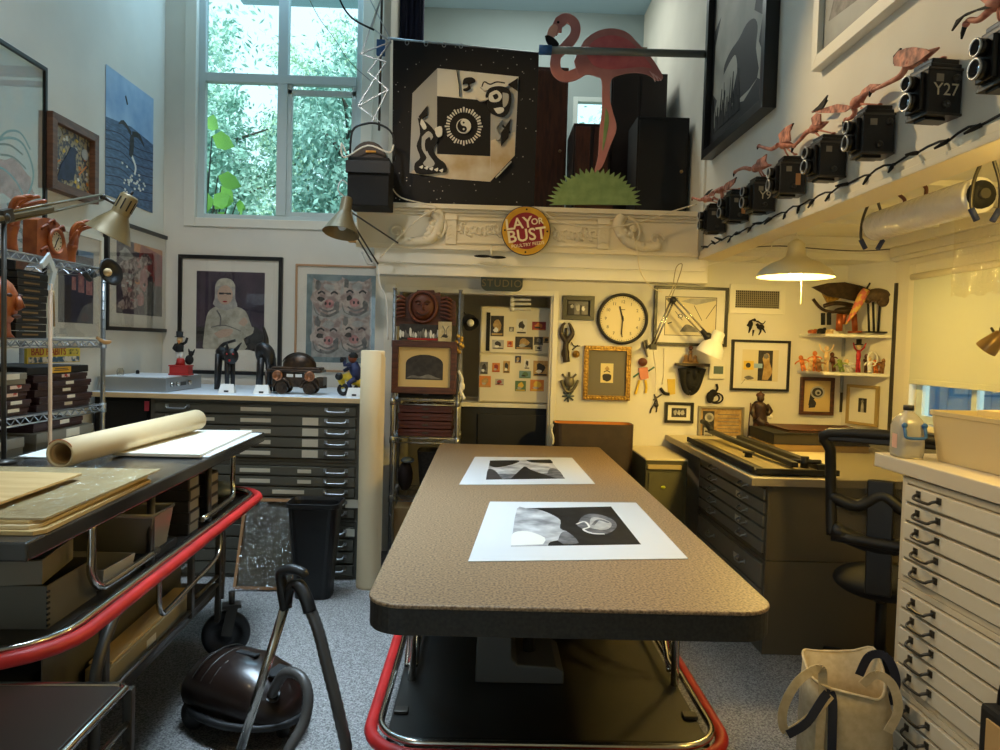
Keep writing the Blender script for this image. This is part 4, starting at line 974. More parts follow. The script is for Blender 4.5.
# ---- big architect lamp at the left
X = -1.95
t = thing('desk_lamp', 'olive metal swing-arm lamp reaching over the wire shelf at left', 'lamp', (X, AX(3, 330, X).y, 1.0))
e0 = AX(4, 218, X); el = AX(103, 197, X-.02)
b = MB(); q0 = AX(5, 335, X); b.tube([(X,e0.y,1.075),(X,e0.y,e0.z)], .010, 8); b.lathe([(.0,0),(.05,0),(.05,.012),(.02,.022),(0,.022)], (X,e0.y,1.0625), seg=18); part(t, 'lower_arm', b, M_steel)
for dz in (-.02, .02):
    q = MB(); q.tube([e0+V((0,0,dz)), el+V((0,0,dz*.7))], .006, 6); part(t, 'upper_arm', q, mat('olive_arm', (110, 98, 72), .35, .6))
b = MB(); b.bar(e0+V((0,-.05,-.012)), e0.lerp(el,.42)+V((0,0,-.004)), .03, .022); part(t, 'spring_cover', b, mat('olive_arm', (0,0,0)), .004)
b = MB(); b.ball(e0, .024); b.bar(e0+V((0,-.02,0)), e0+V((0,.04,.02)), .03, .05); part(t, 'elbow', b, M_steel)
pt = AX(127, 196, X); pb = AX(110, 232, X); ax = (pt-pb).normalized(); ax = V((.42,.10,.88)).normalized()
M_lamp = mat('olive_lamp_enamel', (124, 104, 66), .42, .25)
rot = ax.to_track_quat('Z', 'Y').to_matrix()
L = (pt-pb).length
b = MB(); b.lathe([(.118,-.022),(.116,-.02),(.085,.04),(.048,.100),(.045,.105),(.045,.205),(.036,.216),(0,.218)], pb, rot, 28); b.lathe([(.040,.095),(.081,.038),(.118,-.022)], pb, rot, 28); part(t, 'lamp_shade', b, M_lamp)
b = MB()
for k in range(10): a = 2*PI*k/10; d = rot @ V((math.cos(a)*.0455, math.sin(a)*.0455, 0)); b.bar(pb+d+ax*.13, pb+d+ax*.19, .006, .003, d)
part(t, 'vent_slots', b, M_blackmat)
b = MB(); b.ball(pb+ax*.05, .026); part(t, 'bulb', b, M_white)
b = MB(); b.cyl(pb+ax*.21, pb+ax*.24, .007); part(t, 'switch', b, M_black)
b = MB(); b.tube([el, pb+ax*.14], .009, 6); b.ball(el, .016); part(t, 'joint', b, M_steel)

# ================================================================ LEFT CART
CA = R(2.5)
CART = Matrix.Translation((-1.185, 1.95, 0)) @ Matrix.Rotation(CA, 4, 'Z')
def cthing(name, label, cat, x, y, z, group=None): return thing(name, label, cat, CART @ V((x, y, z)), CA, group)
def CMB(): return MB(CART)
t = cthing('equipment_cart', 'long dark cart with red bumper at left carrying mat boards', 'cart', -.6, 1.2, 0)
M_carttop = mat('dark_grey_cart_top', (84, 84, 84), .2, .55, c2=(62, 60, 58), scale=4)
b = CMB(); b.box(-.74, -.02, 1.0, 0, 2.40, 1.052); part(t, 'top_deck', b, M_carttop, .006)
b = CMB(); b.box(-.73, .0, .715, -.03, 2.22, .735); part(t, 'middle_deck', b, M_steel, .003)
b = CMB(); b.box(-.72, .25, .335, -.04, 1.80, .35); b.box(-.055, .25, .35, -.04, 1.80, .385); part(t, 'bottom_deck', b, M_steel, .003)
def ring(off, z, r, y0, y1, cr, xin=-.73):
    xs = off; pts = [V((xin, y0, z)), V((xs-cr, y0, z))]
    for a in range(-75, 1, 15): pts.append(V((xs-cr+cr*math.cos(R(a)), y0+cr+cr*math.sin(R(a)), z)))
    for a in range(0, 76, 15): pts.append(V((xs-cr+cr*math.cos(R(a)), y1-cr+cr*math.sin(R(a)), z)))
    pts += [V((xs-cr, y1, z)), V((xin, y1, z))]
    return [CART @ p for p in pts]
b = MB(); b.tube(ring(.075, .752, .021, -.085, 2.20, .24), .021, 10); part(t, 'red_bumper', b, M_red)
b = MB(); b.tube(ring(.040, .765, .012, -.05, 2.165, .22), .012, 8); part(t, 'chrome_rail', b, M_chrome)
def hoop(pts, r, nm='post', m=M_chrome):
    q = MB(); q.tube([CART @ p for p in curve(pts, 4)], r, 8); part(t, nm, q, m)
xs = -.035
hoop([(xs,.40,1.0),(xs,.40,.90),(xs,.40,.84),(xs+.01,.43,.79),(xs+.01,.52,.775),(xs+.01,.9,.775)], .014)
hoop([(xs,1.90,1.0),(xs,1.90,.90),(xs,1.90,.84),(xs+.01,1.87,.79),(xs+.01,1.78,.775),(xs+.01,1.4,.775)], .014)
for y in (.86, 1.52):
    q = CMB(); q.cyl((xs,y,.735), (xs,y,1.0), .015, seg=10); part(t, 'post', q, M_steel)
for y in (.49, 1.30, 1.68):
    q = CMB(); q.box(xs-.012, y-.016, .36 if y < 1.5 else .20, xs+.012, y+.016, .715); part(t, 'post', q, M_steel, .003)
hoop([(xs+.03,.36,.18),(xs+.03,.36,.48),(xs+.03,.40,.58),(xs+.03,.50,.67),(xs+.03,.60,.705)], .019, 'leg_tube', M_steel)
hoop([(xs+.01,.92,.715),(xs+.01,.92,.56),(xs+.01,.95,.51),(xs+.01,1.02,.50),(xs+.01,1.30,.515),(xs+.01,1.58,.53),(xs+.01,1.66,.56),(xs+.01,1.68,.62),(xs+.01,1.68,.70)], .011, 'side_hoop')
hoop([(xs,1.72,.30),(xs,1.74,.50),(xs,1.74,.60),(xs,1.70,.68),(xs,1.62,.715)], .018, 'leg_tube', M_steel)
for x_ in (-.70,):
    for y in (.3, 1.7): q = CMB(); q.cyl((x_,y,.2), (x_,y,1.0), .015, seg=8); part(t, 'post', q, M_steel)
q = CMB(); q.tube([(xs,.25,.39),(xs,1.74,.39)], .010, 6); part(t, 'bottom_rail', q, M_steel)
q = CMB(); q.tube([(xs,1.36,.43),(xs,1.74,.43)], .010, 6); part(t, 'end_rail', q, M_steel)
def caster(x, y, turn=R(-72)):
    r_ = .117; XC = CART @ Matrix.Translation((x,y,0)) @ Matrix.Rotation(turn,4,'Z') @ Matrix.Translation((-x,-y-.03,0)); q = MB(XC)
    q.lathe([(r_*.62,-.018),(r_*.93,-.022),(r_,-.010),(r_,.010),(r_*.93,.022),(r_*.62,.018),(r_*.58,.008),(r_*.25,.008),(r_*.22,.026),(0,.026)], (x,y,r_+.001), Matrix.Rotation(PI/2,3,'Y'), 30)
    q.lathe([(r_*.62,-.018),(r_*.58,-.008),(r_*.25,-.008),(r_*.22,-.026),(0,-.026)], (x,y,r_+.001), Matrix.Rotation(PI/2,3,'Y'), 30)
    w_ = part(t, 'caster', q, M_black)
    q = MB(XC)
    for s_ in (-1, 1): q.bar((x+s_*.03,y,r_), (x+s_*.03,y+.03,r_*2+.03), .006, .05, (0,1,0))
    q.box(x-.036, y-.02, r_*2+.02, x+.036, y+.07, r_*2+.035); q.cyl((x,y+.025,r_*2+.03), (x,y+.025,.33), .016, seg=10)
    part(w_, 'fork', q, M_steel)
for (x, y) in ((.02, 1.74), (-.06, .3), (-.68, .3), (-.68, 1.72)): caster(x, y)

ZC = 1.053
# boards on top
def board(name, label, cat, pts, z, h, m, group=None, bevel=.001, m2=None):
    c = sum((V((p[0], p[1], 0)) for p in pts), V())/len(pts)
    t = thing(name, label, cat, (c.x, c.y, z), 0, group)
    b = MB(); b.pts([V((p[0], p[1], z)) for p in (pts if sum(pts[i-1][0]*pts[i][1]-pts[i][0]*pts[i-1][1] for i in range(len(pts))) > 0 else pts[::-1])], (0,0,h)); part(t, 'sheet', b, m, bevel)
    return t
def cz(x, y): p = CART @ V((x, y, 0)); return (p.x, p.y)
# stack of wrapped mat boards at the near end
m_b1 = mat('tan_mat_board', (196, 166, 112), .7); m_b2 = mat('cream_mat_board', (210, 188, 146), .7)
zz = ZC
for k, (lab, x1, y0, m_, h_) in enumerate((('lowest tan mat board in the wrapped stack on the near end of the cart', -.0, .045, m_b1, .012), ('middle cream mat board in the wrapped stack on the near end of the cart', -.02, .06, m_b2, .010), ('upper tan mat board in the wrapped stack on the near end of the cart', -.03, .075, m_b1, .008))):
    board('mat_board', lab, 'board', [cz(-.73,y0), cz(x1-.02,y0), cz(x1,y0+.03), cz(x1-.02,.82+.02*k), cz(-.73,.82)], zz, h_, m_, 'mat boards on the left cart'); zz += h_+.001
t = cthing('mat_board', 'topmost mat board on the cart, sealed in shiny clear wrap', 'board', -.6, .4, zz, 'mat boards on the left cart')
b = CMB(); b.box(-.73, .085, zz, -.012, .885, zz+.006); part(t, 'sheet', b, mat('greyish_wrapped_board', (188, 172, 138), .7, c2=(170, 152, 118), scale=5))
b = CMB(); vs = []; fs = []; rr = random.Random(2); nx, ny = 40, 30
for j in range(ny+1):
    for i in range(nx+1):
        vs.append((-.735+.735*i/nx, .08+.81*j/ny, zz+.008+max(0, .004+.004*math.sin(i*.9+j*.7+2*math.sin(j*.5))*math.sin(j*.8-i*.35)+rr.gauss(0,.0012))))
for j in range(ny):
    for i in range(nx): fs.append((j*(nx+1)+i, j*(nx+1)+i+1, (j+1)*(nx+1)+i+1, (j+1)*(nx+1)+i))
b.add(vs, fs, True); part(t, 'clear_wrap', b, M_film)
board('plywood_sheet', 'pale plywood sheet lying on the wrapped boards at the left edge', 'panel', [(AZ(0,502,zz+.03).x,AZ(0,502,zz+.03).y), (AZ(82,473,zz+.03).x, AZ(82,473,zz+.03).y), (AZ(0,471,zz+.03).x-.1,AZ(0,471,zz+.03).y), (-1.98,AZ(0,502,zz+.03).y-.1)], zz+.022, .008, mat('pale_plywood', (214, 182, 126), .6, c2=(196, 158, 100), scale=3, stretch=(1,6,1)))
# white sheets
board('paper_sheet', 'large white sheet at the far left of the cart, beyond the paper roll', 'paper', [(-2.03,AZ(0,457,ZC).y), (AZ(60,459,ZC).x,AZ(60,459,ZC).y), (AZ(140,433,ZC).x,AZ(140,433,ZC).y), (-2.08,AZ(60,436,ZC).y)], ZC, .006, M_white)
board('foam_board', 'pale blue board under the white board at the far right corner of the cart', 'board', [(AZ(118,455,ZC).x,AZ(118,455,ZC).y), (AZ(208,458,ZC).x,AZ(208,458,ZC).y), (AZ(262,434,ZC).x,AZ(262,434,ZC).y), (AZ(190,432,ZC).x,AZ(190,432,ZC).y)], ZC, .006, M_ltblue)
board('foam_board', 'big white foam board right of the paper roll on the cart', 'board', [(AZ(112,457,ZC).x,AZ(112,457,ZC).y), (AZ(200,459,ZC).x,AZ(200,459,ZC).y), (AZ(252,434,ZC).x,AZ(252,434,ZC).y), (AZ(170,433,ZC).x,AZ(170,433,ZC).y)], ZC+.0065, .014, mat('warm_white_board', (232, 226, 210), .7))
# paper roll across the top
r_ = .056
q0 = AZ(52, 472, ZC); q1 = AZ(182, 434, ZC+.02)
p0 = V((q0.x+.03, q0.y+.0, ZC+r_+.016)); p1 = V((q1.x+.03, q1.y+.12, ZC+r_+.030)); d = (p1-p0).normalized()
t = thing('paper_roll', 'cream paper roll lying across the cart, open end towards the camera', 'paper roll', (p0+p1)/2-V((0,0,r_)))
rot = d.to_track_quat('Z', 'Y').to_matrix(); Lr = (p1-p0).length
b = MB(); b.lathe([(r_*.80,.004),(r_*.86,0),(r_,0),(r_*1.0,Lr*.5),(r_,Lr),(r_*.84,Lr),(r_*.80,Lr-.004),(r_*.80,.004)], p0, rot, 32); part(t, 'roll', b, mat('cream_roll', (218, 194, 150), .6))
b = MB(); b.lathe([(r_*.66,.03),(r_*.70,.012),(r_*.74,.012),(r_*.76,.03)], p0, rot, 28); b.lathe([(r_*.66,.03),(r_*.64,Lr*.9)], p0, rot, 28); part(t, 'inner_turns', b, M_kraft)
b = MB(); sp = [p0+rot @ V((r_*1.02*math.cos(R(a)), r_*1.02*math.sin(R(a)), .0)) for a in range(40,160,12)]; b.tube(sp, .0022, 5); part(t, 'paper_lip', b, M_woodor)

# middle deck contents
ZM = .736
def tray(label, name, cat, x0, x1, y0, y1, z, h, m, rz=0, group=None, w=.006, taper=0., cover=None):
    """open box, walls of thickness w"""
    c = V(((x0+x1)/2, (y0+y1)/2, z)); t = thing(name, label, cat, CART @ c, CA+rz, group)
    xf = CART @ Matrix.Translation(c) @ Matrix.Rotation(rz, 4, 'Z'); a, d = (x1-x0)/2, (y1-y0)/2
    b = MB(xf)
    def sec_(ax_, dy_, z_): return [V((i*ax_, j*dy_, z_)) for (i, j) in ((-1,-1),(1,-1),(1,1),(-1,1))]
    loft_(b, [sec_(a-taper,d-taper,0), sec_(a,d,h), sec_(a-w,d-w,h), sec_(a-w-taper,d-w-taper,w)], True, True); part(t, 'box', b, m, .0015)
    return t, xf, a, d
m_gt = mat('grey_tray_board', (92, 88, 78), .75)
tt, xf, a_, d_ = tray('large open grey box at the near corner of the cart middle deck', 'open_box', 'box', -.71, -.065, .20, .50, ZM, .128, m_gt, 0, 'open grey boxes on the cart')
q = MB(xf)
for k in range(7): q.rbox((a_+.001, -d_+.004, .012+k*.0165), (.006,.012,.006))
part(tt, 'corner_stitching', q, M_blackmat)
tray('tilted open grey box resting on the big box at the near end', 'open_box', 'box', -.71, -.10, .16, .42, ZM+.13, .07, mat('grey_tray_board_light', (112, 106, 92), .75), R(9), 'open grey boxes on the cart')
t = cthing('tape_roll', 'big pale tape roll lying in the open grey box', 'tape', -.42, .33, ZM+.01)
q = CMB(); q.lathe([(.07,0),(.115,0),(.115,.05),(.07,.05),(.07,0)], (-.42,.34,ZM+.0065), seg=28); part(t, 'roll', q, M_matboard)
tray('small white plastic tray beside the cart post', 'plastic_tray', 'tray', -.36, -.045, .535, .745, ZM, .075, mat('white_plastic', (170, 164, 152), .4), R(-4), taper=.012)
t = cthing('book_pair', 'red and yellow book standing behind the cart post', 'books', -.5, .59, ZM)
q = CMB(); q.rbox((-.56,.60,ZM+.06), (.25,.025,.12)); part(t, 'book', q, A['red']); q = CMB(); q.rbox((-.56,.58,ZM+.07), (.22,.012,.14)); part(t, 'book', q, A['yel'])
tt, xf, a_, d_ = tray('clear grey plastic bin holding crumpled white cloth in the cart', 'plastic_bin', 'bin', -.52, -.02, .84, 1.05, ZM+.035, .15, mat('clear_grey_plastic', (150, 146, 136), .2, trans=.35), 0, taper=.02)
q = MB(xf); q.rbox((0,0,.163), (2*a_+.012, 2*d_+.012, .008)) if False else q.tube([V((-a_,-d_,.148)),V((a_,-d_,.148)),V((a_,d_,.148)),V((-a_,d_,.148))], .008, 6, True); part(tt, 'rim', q, mat('clear_grey_plastic', (0,0,0)))
t = cthing('crumpled_cloth', 'crumpled white cloth inside the clear plastic bin', 'cloth', -.27, .945, ZM+.05)
q = CMB(); rr = random.Random(3)
q.ball((-.27,.945,ZM+.092), (.17,.065,.04), 22, 12)
q.v = [p+V((0,0,rr.uniform(-.012,.014))) for p in q.v]; part(t, 'cloth', q, M_matboard)
t = cthing('flat_box', 'flat black box lying under the clear plastic bin', 'box', -.35, 1.07, ZM)
q = CMB(); q.box(-.62, .80, ZM, -.03, 1.12, ZM+.033); part(t, 'box', q, M_blackmat, .003)
for k in range(5):
    lab = ['lowest', 'second', 'middle', 'fourth', 'top'][k]+' small film box in the cart stack next to the clear bin'
    t = cthing('film_box', lab, 'box', -.2, 1.37, ZM+k*.05, 'film boxes stacked in the cart')
    q = CMB(); q.box(-.30, 1.26, ZM+k*.05, -.035+.004*(k % 2), 1.39, ZM+k*.05+.048); part(t, 'box', q, mat('black_carton', (44, 40, 36), .7), .002)
    q = CMB(); q.box(-.0348+.004*(k % 2), 1.275, ZM+k*.05+.006, -.0338+.004*(k % 2), 1.375, ZM+k*.05+.042); part(t, 'label_card', q, M_graybox)
for k in range(4):
    lab = ['lowest', 'second', 'third', 'top'][k]+' pale-labelled film box in the farther cart stack'
    t = cthing('film_box', lab, 'box', -.2, 1.62, ZM+k*.055, 'film boxes stacked in the cart')
    q = CMB(); q.box(-.30, 1.55, ZM+k*.055, -.04, 1.68, ZM+k*.055+.053); part(t, 'box', q, mat('black_carton', (0,0,0)), .002)
    q = CMB(); q.box(-.0398, 1.565, ZM+k*.055+.008, -.0388, 1.67, ZM+k*.055+.044); part(t, 'label_card', q, M_graybox)
t = cthing('tape_roll', 'brown tape roll standing at the far end of the cart middle deck', 'tape', -.14, 1.82, ZM)
q = CMB(); q.lathe([(.035,-.025),(.06,-.025),(.06,.025),(.035,.025),(.035,-.025)], (-.14,1.82,ZM+.061), Matrix.Rotation(PI/2,3,'Y'), 24); part(t, 'roll', q, mat('brown_tape', (110, 76, 46), .5))
t = cthing('bubble_sheet', 'crumpled clear plastic sheet at the far end of the cart middle deck', 'plastic sheet', -.25, 2.02, ZM)
q = CMB(); q.ball((-.25,2.02,ZM+.045), (.2,.12,.043), 20, 10); rr = random.Random(6); q.v = [V((p.x,p.y,max(p.z+rr.uniform(-.015,.02), ZM+.002))) for p in q.v]; part(t, 'sheet', q, mat('crumpled_film_grey', (120, 132, 134), .25))
# lower shelf: grey panel and carton
t = cthing('metal_panel', 'grey metal panel standing along the cart lower shelf', 'panel', -.15, 1.0, .351)
q = CMB(); q.pts([(-.19,.40,.352),(-.19,1.60,.352),(-.19,1.60,.60),(-.19,.40,.60)], (.006,0,0)); part(t, 'panel', q, M_graymetal, .002)
q = CMB(); q.rbox((-.183,1.36,.56), (.004,.06,.012)); part(t, 'hand_slot', q, M_black)
t = cthing('carton', 'long cream carton with a label on the cart lower shelf', 'box', -.1, .95, .351)
q = CMB(); q.box(-.16, .62, .352, -.075, 1.40, .43); part(t, 'carton', q, mat('cream_carton', (146, 132, 100), .7), .003)
q = CMB(); q.box(-.0745, .93, .375, -.0735, 1.02, .405); part(t, 'label_card', q, M_label)
t = cthing('wooden_strip', 'flat wooden strip on top of the cream carton, cart lower shelf', 'strip', -.12, 1.0, .431)
q = CMB(); q.box(-.165, .66, .431, -.085, 1.46, .441); part(t, 'strip', q, m_b1, .001)
t = cthing('tool_case', 'dark case pushed in at the near end of the cart lower shelf', 'case', -.5, .7, .351)
q = CMB(); q.box(-.68, .34, .352, -.22, 1.1, .50); part(t, 'case', q, M_blackmat, .006)

# ================================================================ LOW CART IN THE FOREGROUND
p = AZ(129, 684, .70)
lx, ly = p.x, p.y
LC = Matrix.Translation((lx, ly, 0)) @ Matrix.Rotation(R(2.0), 4, 'Z')
t = thing('low_cart', 'low chrome-framed cart with dark brown top at the bottom left corner', 'cart', (lx-.4, ly-.4, 0), 0)
def LMB(): return MB(LC)
q = LMB(); q.box(-.95, -.95, .672, -.012, -.012, .70); part(t, 'top', q, mat('dark_brown_top', (52, 38, 28), .35, c2=(42, 32, 24), scale=3), .004)
q = LMB()
q.tube([(0,-.95,.695),(0,-.02,.695),(-.02,0,.695),(-.95,0,.695)], .010, 8); part(t, 'top_rail', q, M_chrome)
q = LMB(); q.tube([(0,-.95,.60),(0,-.01,.60)], .009, 8); part(t, 'side_rail', q, M_chrome)
q = LMB(); q.tube([(0,-.95,.55),(0,-.01,.55)], .007, 8); part(t, 'side_rail', q, M_chrome)
for (x_, y_) in ((0,0),(-.92,0),(0,-.9),(-.92,-.9)):
    q = LMB(); q.box(x_-.012, y_-.012, .0, x_+.012, y_+.012, .69); part(t, 'leg', q, M_steel, .003)
q = LMB(); q.box(-.93, -.93, .3, -.01, -.01, .315); part(t, 'shelf', q, M_steel, .003)
t = thing('toolbox', 'dark box with a red tab on the shelf of the low foreground cart', 'box', LC @ V((-.3,-.3,.316)), R(2))
q = LMB(); q.box(-.6, -.7, .316, -.06, -.05, .52); part(t, 'box', q, M_blackmat, .006)
q = LMB(); q.box(-.059, -.12, .40, -.045, -.06, .43); part(t, 'red_tab', q, M_redp, .003)

# ================================================================ VACUUM CLEANER
t = thing('vacuum_cleaner', 'dark brown canister vacuum cleaner with chrome wand on the carpet', 'vacuum cleaner', (-.98, 2.95, 0))
vc = V((-.955, 3.02, 0)); VX = Matrix.Translation(vc) @ Matrix.Rotation(R(-28), 4, 'Z')
m_vac = mat('glossy_brown_shell', (34, 22, 17), .3, .1, coat=.2)
def vsec(u, hw, zl, zh):
    o = []
    for k in range(20):
        a = 2*PI*k/20
        zz_ = zl+(zh-zl)*.42
        o.append(V((u, hw*math.cos(a), (zz_+(zh-zz_)*max(0,math.sin(a))**.85) if math.sin(a) >= 0 else (zz_+(zz_-zl)*math.sin(a)))))
    return o
q = MB(VX); loft_(q, [vsec(-.265,.05,.10,.15), vsec(-.25,.12,.07,.21), vsec(-.20,.155,.05,.265), vsec(-.10,.17,.045,.30), vsec(.02,.172,.045,.305), vsec(.12,.16,.045,.285), vsec(.20,.13,.05,.235), vsec(.25,.085,.065,.18), vsec(.268,.03,.09,.13)][::-1], True, True)
q.sm = [True]*len(q.f); part(t, 'body', q, m_vac)
q = MB(VX); q.tube([V((.272*math.cos(R(a)), .182*math.sin(R(a)), .095)) for a in range(0,360,15)], .016, 8, True); part(t, 'bumper_strip', q, M_black)
for u in (-.15,-.10,-.05):
    q = MB(VX); q.tube([V((u+.02*math.sin(R(a)), .168*math.cos(R(a)), .165+.135*math.sin(R(a))**.9)) for a in range(25,156,13)], .0022, 5); part(t, 'trim_line', q, M_steel)
for (u, v_) in ((-.16,.165),(-.16,-.165)):
    q = MB(VX); q.lathe([(0,-.02),(.055,-.02),(.06,-.01),(.06,.01),(.055,.02),(0,.02)], (u,v_*.75,.062), Matrix.Rotation(PI/2,3,'X'), 22); part(t, 'wheel', q, M_black)
q = MB(VX); q.lathe([(.026,-.012),(.03,0),(.026,.012),(0,.012)], (.2,0,.032), Matrix.Rotation(PI/2,3,'X'), 14); part(t, 'caster', q, M_black)
q = MB(VX); q.box(.12,-.05,.262,.20,.05,.272); part(t, 'control_panel', q, M_blackmat, .004)
q = MB(VX); q.bar((-.05,0,.30),(.06,0,.305),.03,.012); part(t, 'carry_handle', q, M_blackmat, .005)
port = V((AY(272, 694, 2.86)))
q = MB(); q.cyl(port+V((-.01,.05,-.07)), port+V((.0,.0,.0)), .034, .030, 14); part(t, 'hose_port', q, M_black)
Yh = 2.72
hp = [port, AY(284, 674, 2.80), AY(300, 676, 2.76), AY(308, 694, 2.72), AY(304, 722, 2.68), AY(288, 752, 2.62), AY(276, 790, 2.58), AY(300, 812, 2.52), AY(335, 800, 2.48), AY(347, 760, 2.46), AY(338, 710, 2.46), AY(327, 665, 2.48), AY(318, 630, 2.5), AY(308, 604, 2.52)]
hp = [V((p.x, p.y, max(p.z, .024))) for p in hp]
cp = curve(hp, 10)
q = MB(); q.tube(cp, [.0215 if i % 2 else .0195 for i in range(len(cp))], 10); part(t, 'hose', q, mat('ribbed_grey_hose', (74, 70, 66), .35))
w0 = AY(287, 600, 2.56); w1 = V((AY(232, 775, 2.60).x-.0, 2.60, .03))
q = MB(); q.cyl(w0, w0.lerp(w1,.97), .0165, seg=14); part(t, 'wand', q, M_chrome)
g = [AY(300, 597, 2.54), AY(296, 588, 2.54), AY(288, 592, 2.55)]
q = MB(); q.tube(curve([AY(286, 608, 2.56), AY(283, 590, 2.56), AY(281, 574, 2.56), AY(290, 569, 2.55), AY(302, 572, 2.54), AY(305, 576, 2.54)],4), [.022]*5+[.020]*5+[.018]*4+[.017]*4+[.015]*3, 12); part(t, 'grip', q, M_black)
q = MB(); q.tube(curve([AY(287, 604, 2.56), AY(290, 588, 2.55), AY(298, 585, 2.54), AY(306, 598, 2.52), AY(310, 612, 2.51)],4), [.018]*8+[.023]*9, 12); part(t, 'hose_cuff', q, M_black)
q = MB(); q.rbox((w1.x-.02, 2.60, .028), (.27,.11,.05), Matrix.Rotation(R(10),3,'Z')); q.cyl((w1.x-.01,2.60,.05),(w1.x+.01,2.6,.09),.024,seg=12); part(t, 'floor_nozzle', q, M_black, .008)

# ================================================================ WORK TABLE IN THE MIDDLE
ZT0 = .90
tl = AZ(443,443,ZT0); tr_ = AZ(596,446,ZT0); nr = AZ(769,597,ZT0); nl = AZ(371,588,ZT0)
yn = 1.955; yf = 5.2
tx0, tx1 = -.311, .815
t = thing('work_table', 'speckled brown worktable on a chrome cart base in the centre', 'table', ((tx0+tx1)/2, 3.6, 0))
def rr_poly(x0, x1, y0, y1, rn, rf):
    o = []
    for (cx, cy, a, r) in ((x1-rf,y1-rf,0,rf),(x0+rf,y1-rf,90,rf),(x0+rn,y0+rn,180,rn),(x1-rn,y0+rn,270,rn)):
        for i in range(9): o.append((cx+r*math.cos(R(a+90*i/8)), cy+r*math.sin(R(a+90*i/8))))
    return o
b = MB(); b.prism(rr_poly(tx0,tx1,yn,yf,.105,.03), (0,0,ZT0-.012), (1,0,0), (0,1,0), .012); top_ = part(t, 'tabletop', b, M_worktop, .004)
b = MB(); b.prism(rr_poly(tx0+.003,tx1-.003,yn+.003,yf-.003,.102,.03), (0,0,ZT0-.085), (1,0,0), (0,1,0), .073); part(top_, 'edge_band', b, M_worktopedge, .003)
# lower cart base
cx0, cx1, cy0, cy1 = -.335, .825, 2.40, 4.95
zd = .27
b = MB(); b.box(cx0+.03, cy0+.05, zd-.02, cx1-.03, cy1-.05, zd); part(t, 'lower_deck', b, M_deck, .006)
b = MB(); b.tube([V((p[0], p[1], zd+.01)) for p in rr_poly(cx0,cx1,cy0,cy1,.16,.16)], .013, 8, True); part(t, 'chrome_rail', b, M_chrome)
b = MB(); b.tube([V((p[0], p[1], zd-.015)) for p in rr_poly(cx0-.035,cx1+.035,cy0-.035,cy1+.035,.19,.19)], .023, 10, True); part(t, 'red_bumper', b, M_red)
for (x_, y_) in ((-.262,2.88),(.782,2.88),(-.262,4.7),(.782,4.7)):
    q = MB(); q.cyl((x_,y_,.06), (x_,y_,ZT0-.085), .016, seg=12); part(t, 'leg', q, M_chrome)
    q = MB(); q.lathe([(.0,-.02),(.05,-.02),(.055,-.01),(.055,.01),(.05,.02),(0,.02)], (x_,y_,.056), Matrix.Rotation(PI/2,3,'Y'), 18); part(t, 'caster', q, M_black)
    q = MB(); q.rbox((x_-.01, y_-.26, zd+.008), (.05,.04,.012)); part(t, 'bracket', q, M_steel, .002)
for (x_, s_) in ((-.255,1),(.775,-1)):
    q = MB(); q.tube(curve([(x_,3.60,ZT0-.09),(x_,3.25,.62),(x_,3.02,.37),(x_,2.94,.30)],4), .012, 8); part(t, 'brace', q, M_chrome)
    q = MB(); q.tube(curve([(x_-s_*.035,3.75,ZT0-.09),(x_-s_*.035,3.30,.60),(x_-s_*.035,3.06,.37),(x_-s_*.035,2.97,.285)],4), .012, 8); part(t, 'brace', q, M_chrome)
    q = MB(); q.tube([(x_,2.88,.33),(x_,4.7,.33)], .009, 6); part(t, 'side_rail', q, M_chrome)
# things on the lower deck
p = AZ(475, 683, zd); p1 = AZ(563, 682, zd)
t = thing('paper_punch', 'grey angled machine foot standing on the black deck under the table', 'machine', ((p.x+p1.x)/2, p.y+.1, zd))
gm = mat('machine_grey', (84, 84, 82), .45)
b = MB(); b.prism([(p.x,0),(p1.x,0),(p1.x,.05),(p1.x-.03,.066),(p.x+.165,.075),(p.x+.14,.10),(p.x+.135,.42),(p.x+.01,.42)], (0,p.y+.30,zd+.001), (1,0,0), (0,0,1), .30); part(t, 'foot', b, gm, .006)
b = MB(); b.box(p.x+.02, p.y+.302, zd+.12, p.x+.13, p.y+.36, zd+.40); part(t, 'column', b, gm, .004)
b = MB(); b.tube([(p.x+.22,p.y+.15,zd+.076),(p.x+.20,p.y+.15,zd+.30)], [.028,.016], 10); part(t, 'lever', b, M_black)
t = thing('storage_box', 'matte black box behind the grey machine under the table', 'box', (.35, 3.6, zd))
b = MB(); b.box(.10, 3.42, zd+.001, .60, 3.9, zd+.26); part(t, 'box', b, M_blackmat, .005); b = MB(); b.box(.09, 3.41, zd+.26, .61, 3.91, zd+.29); part(t, 'lid', b, M_blackmat, .005)

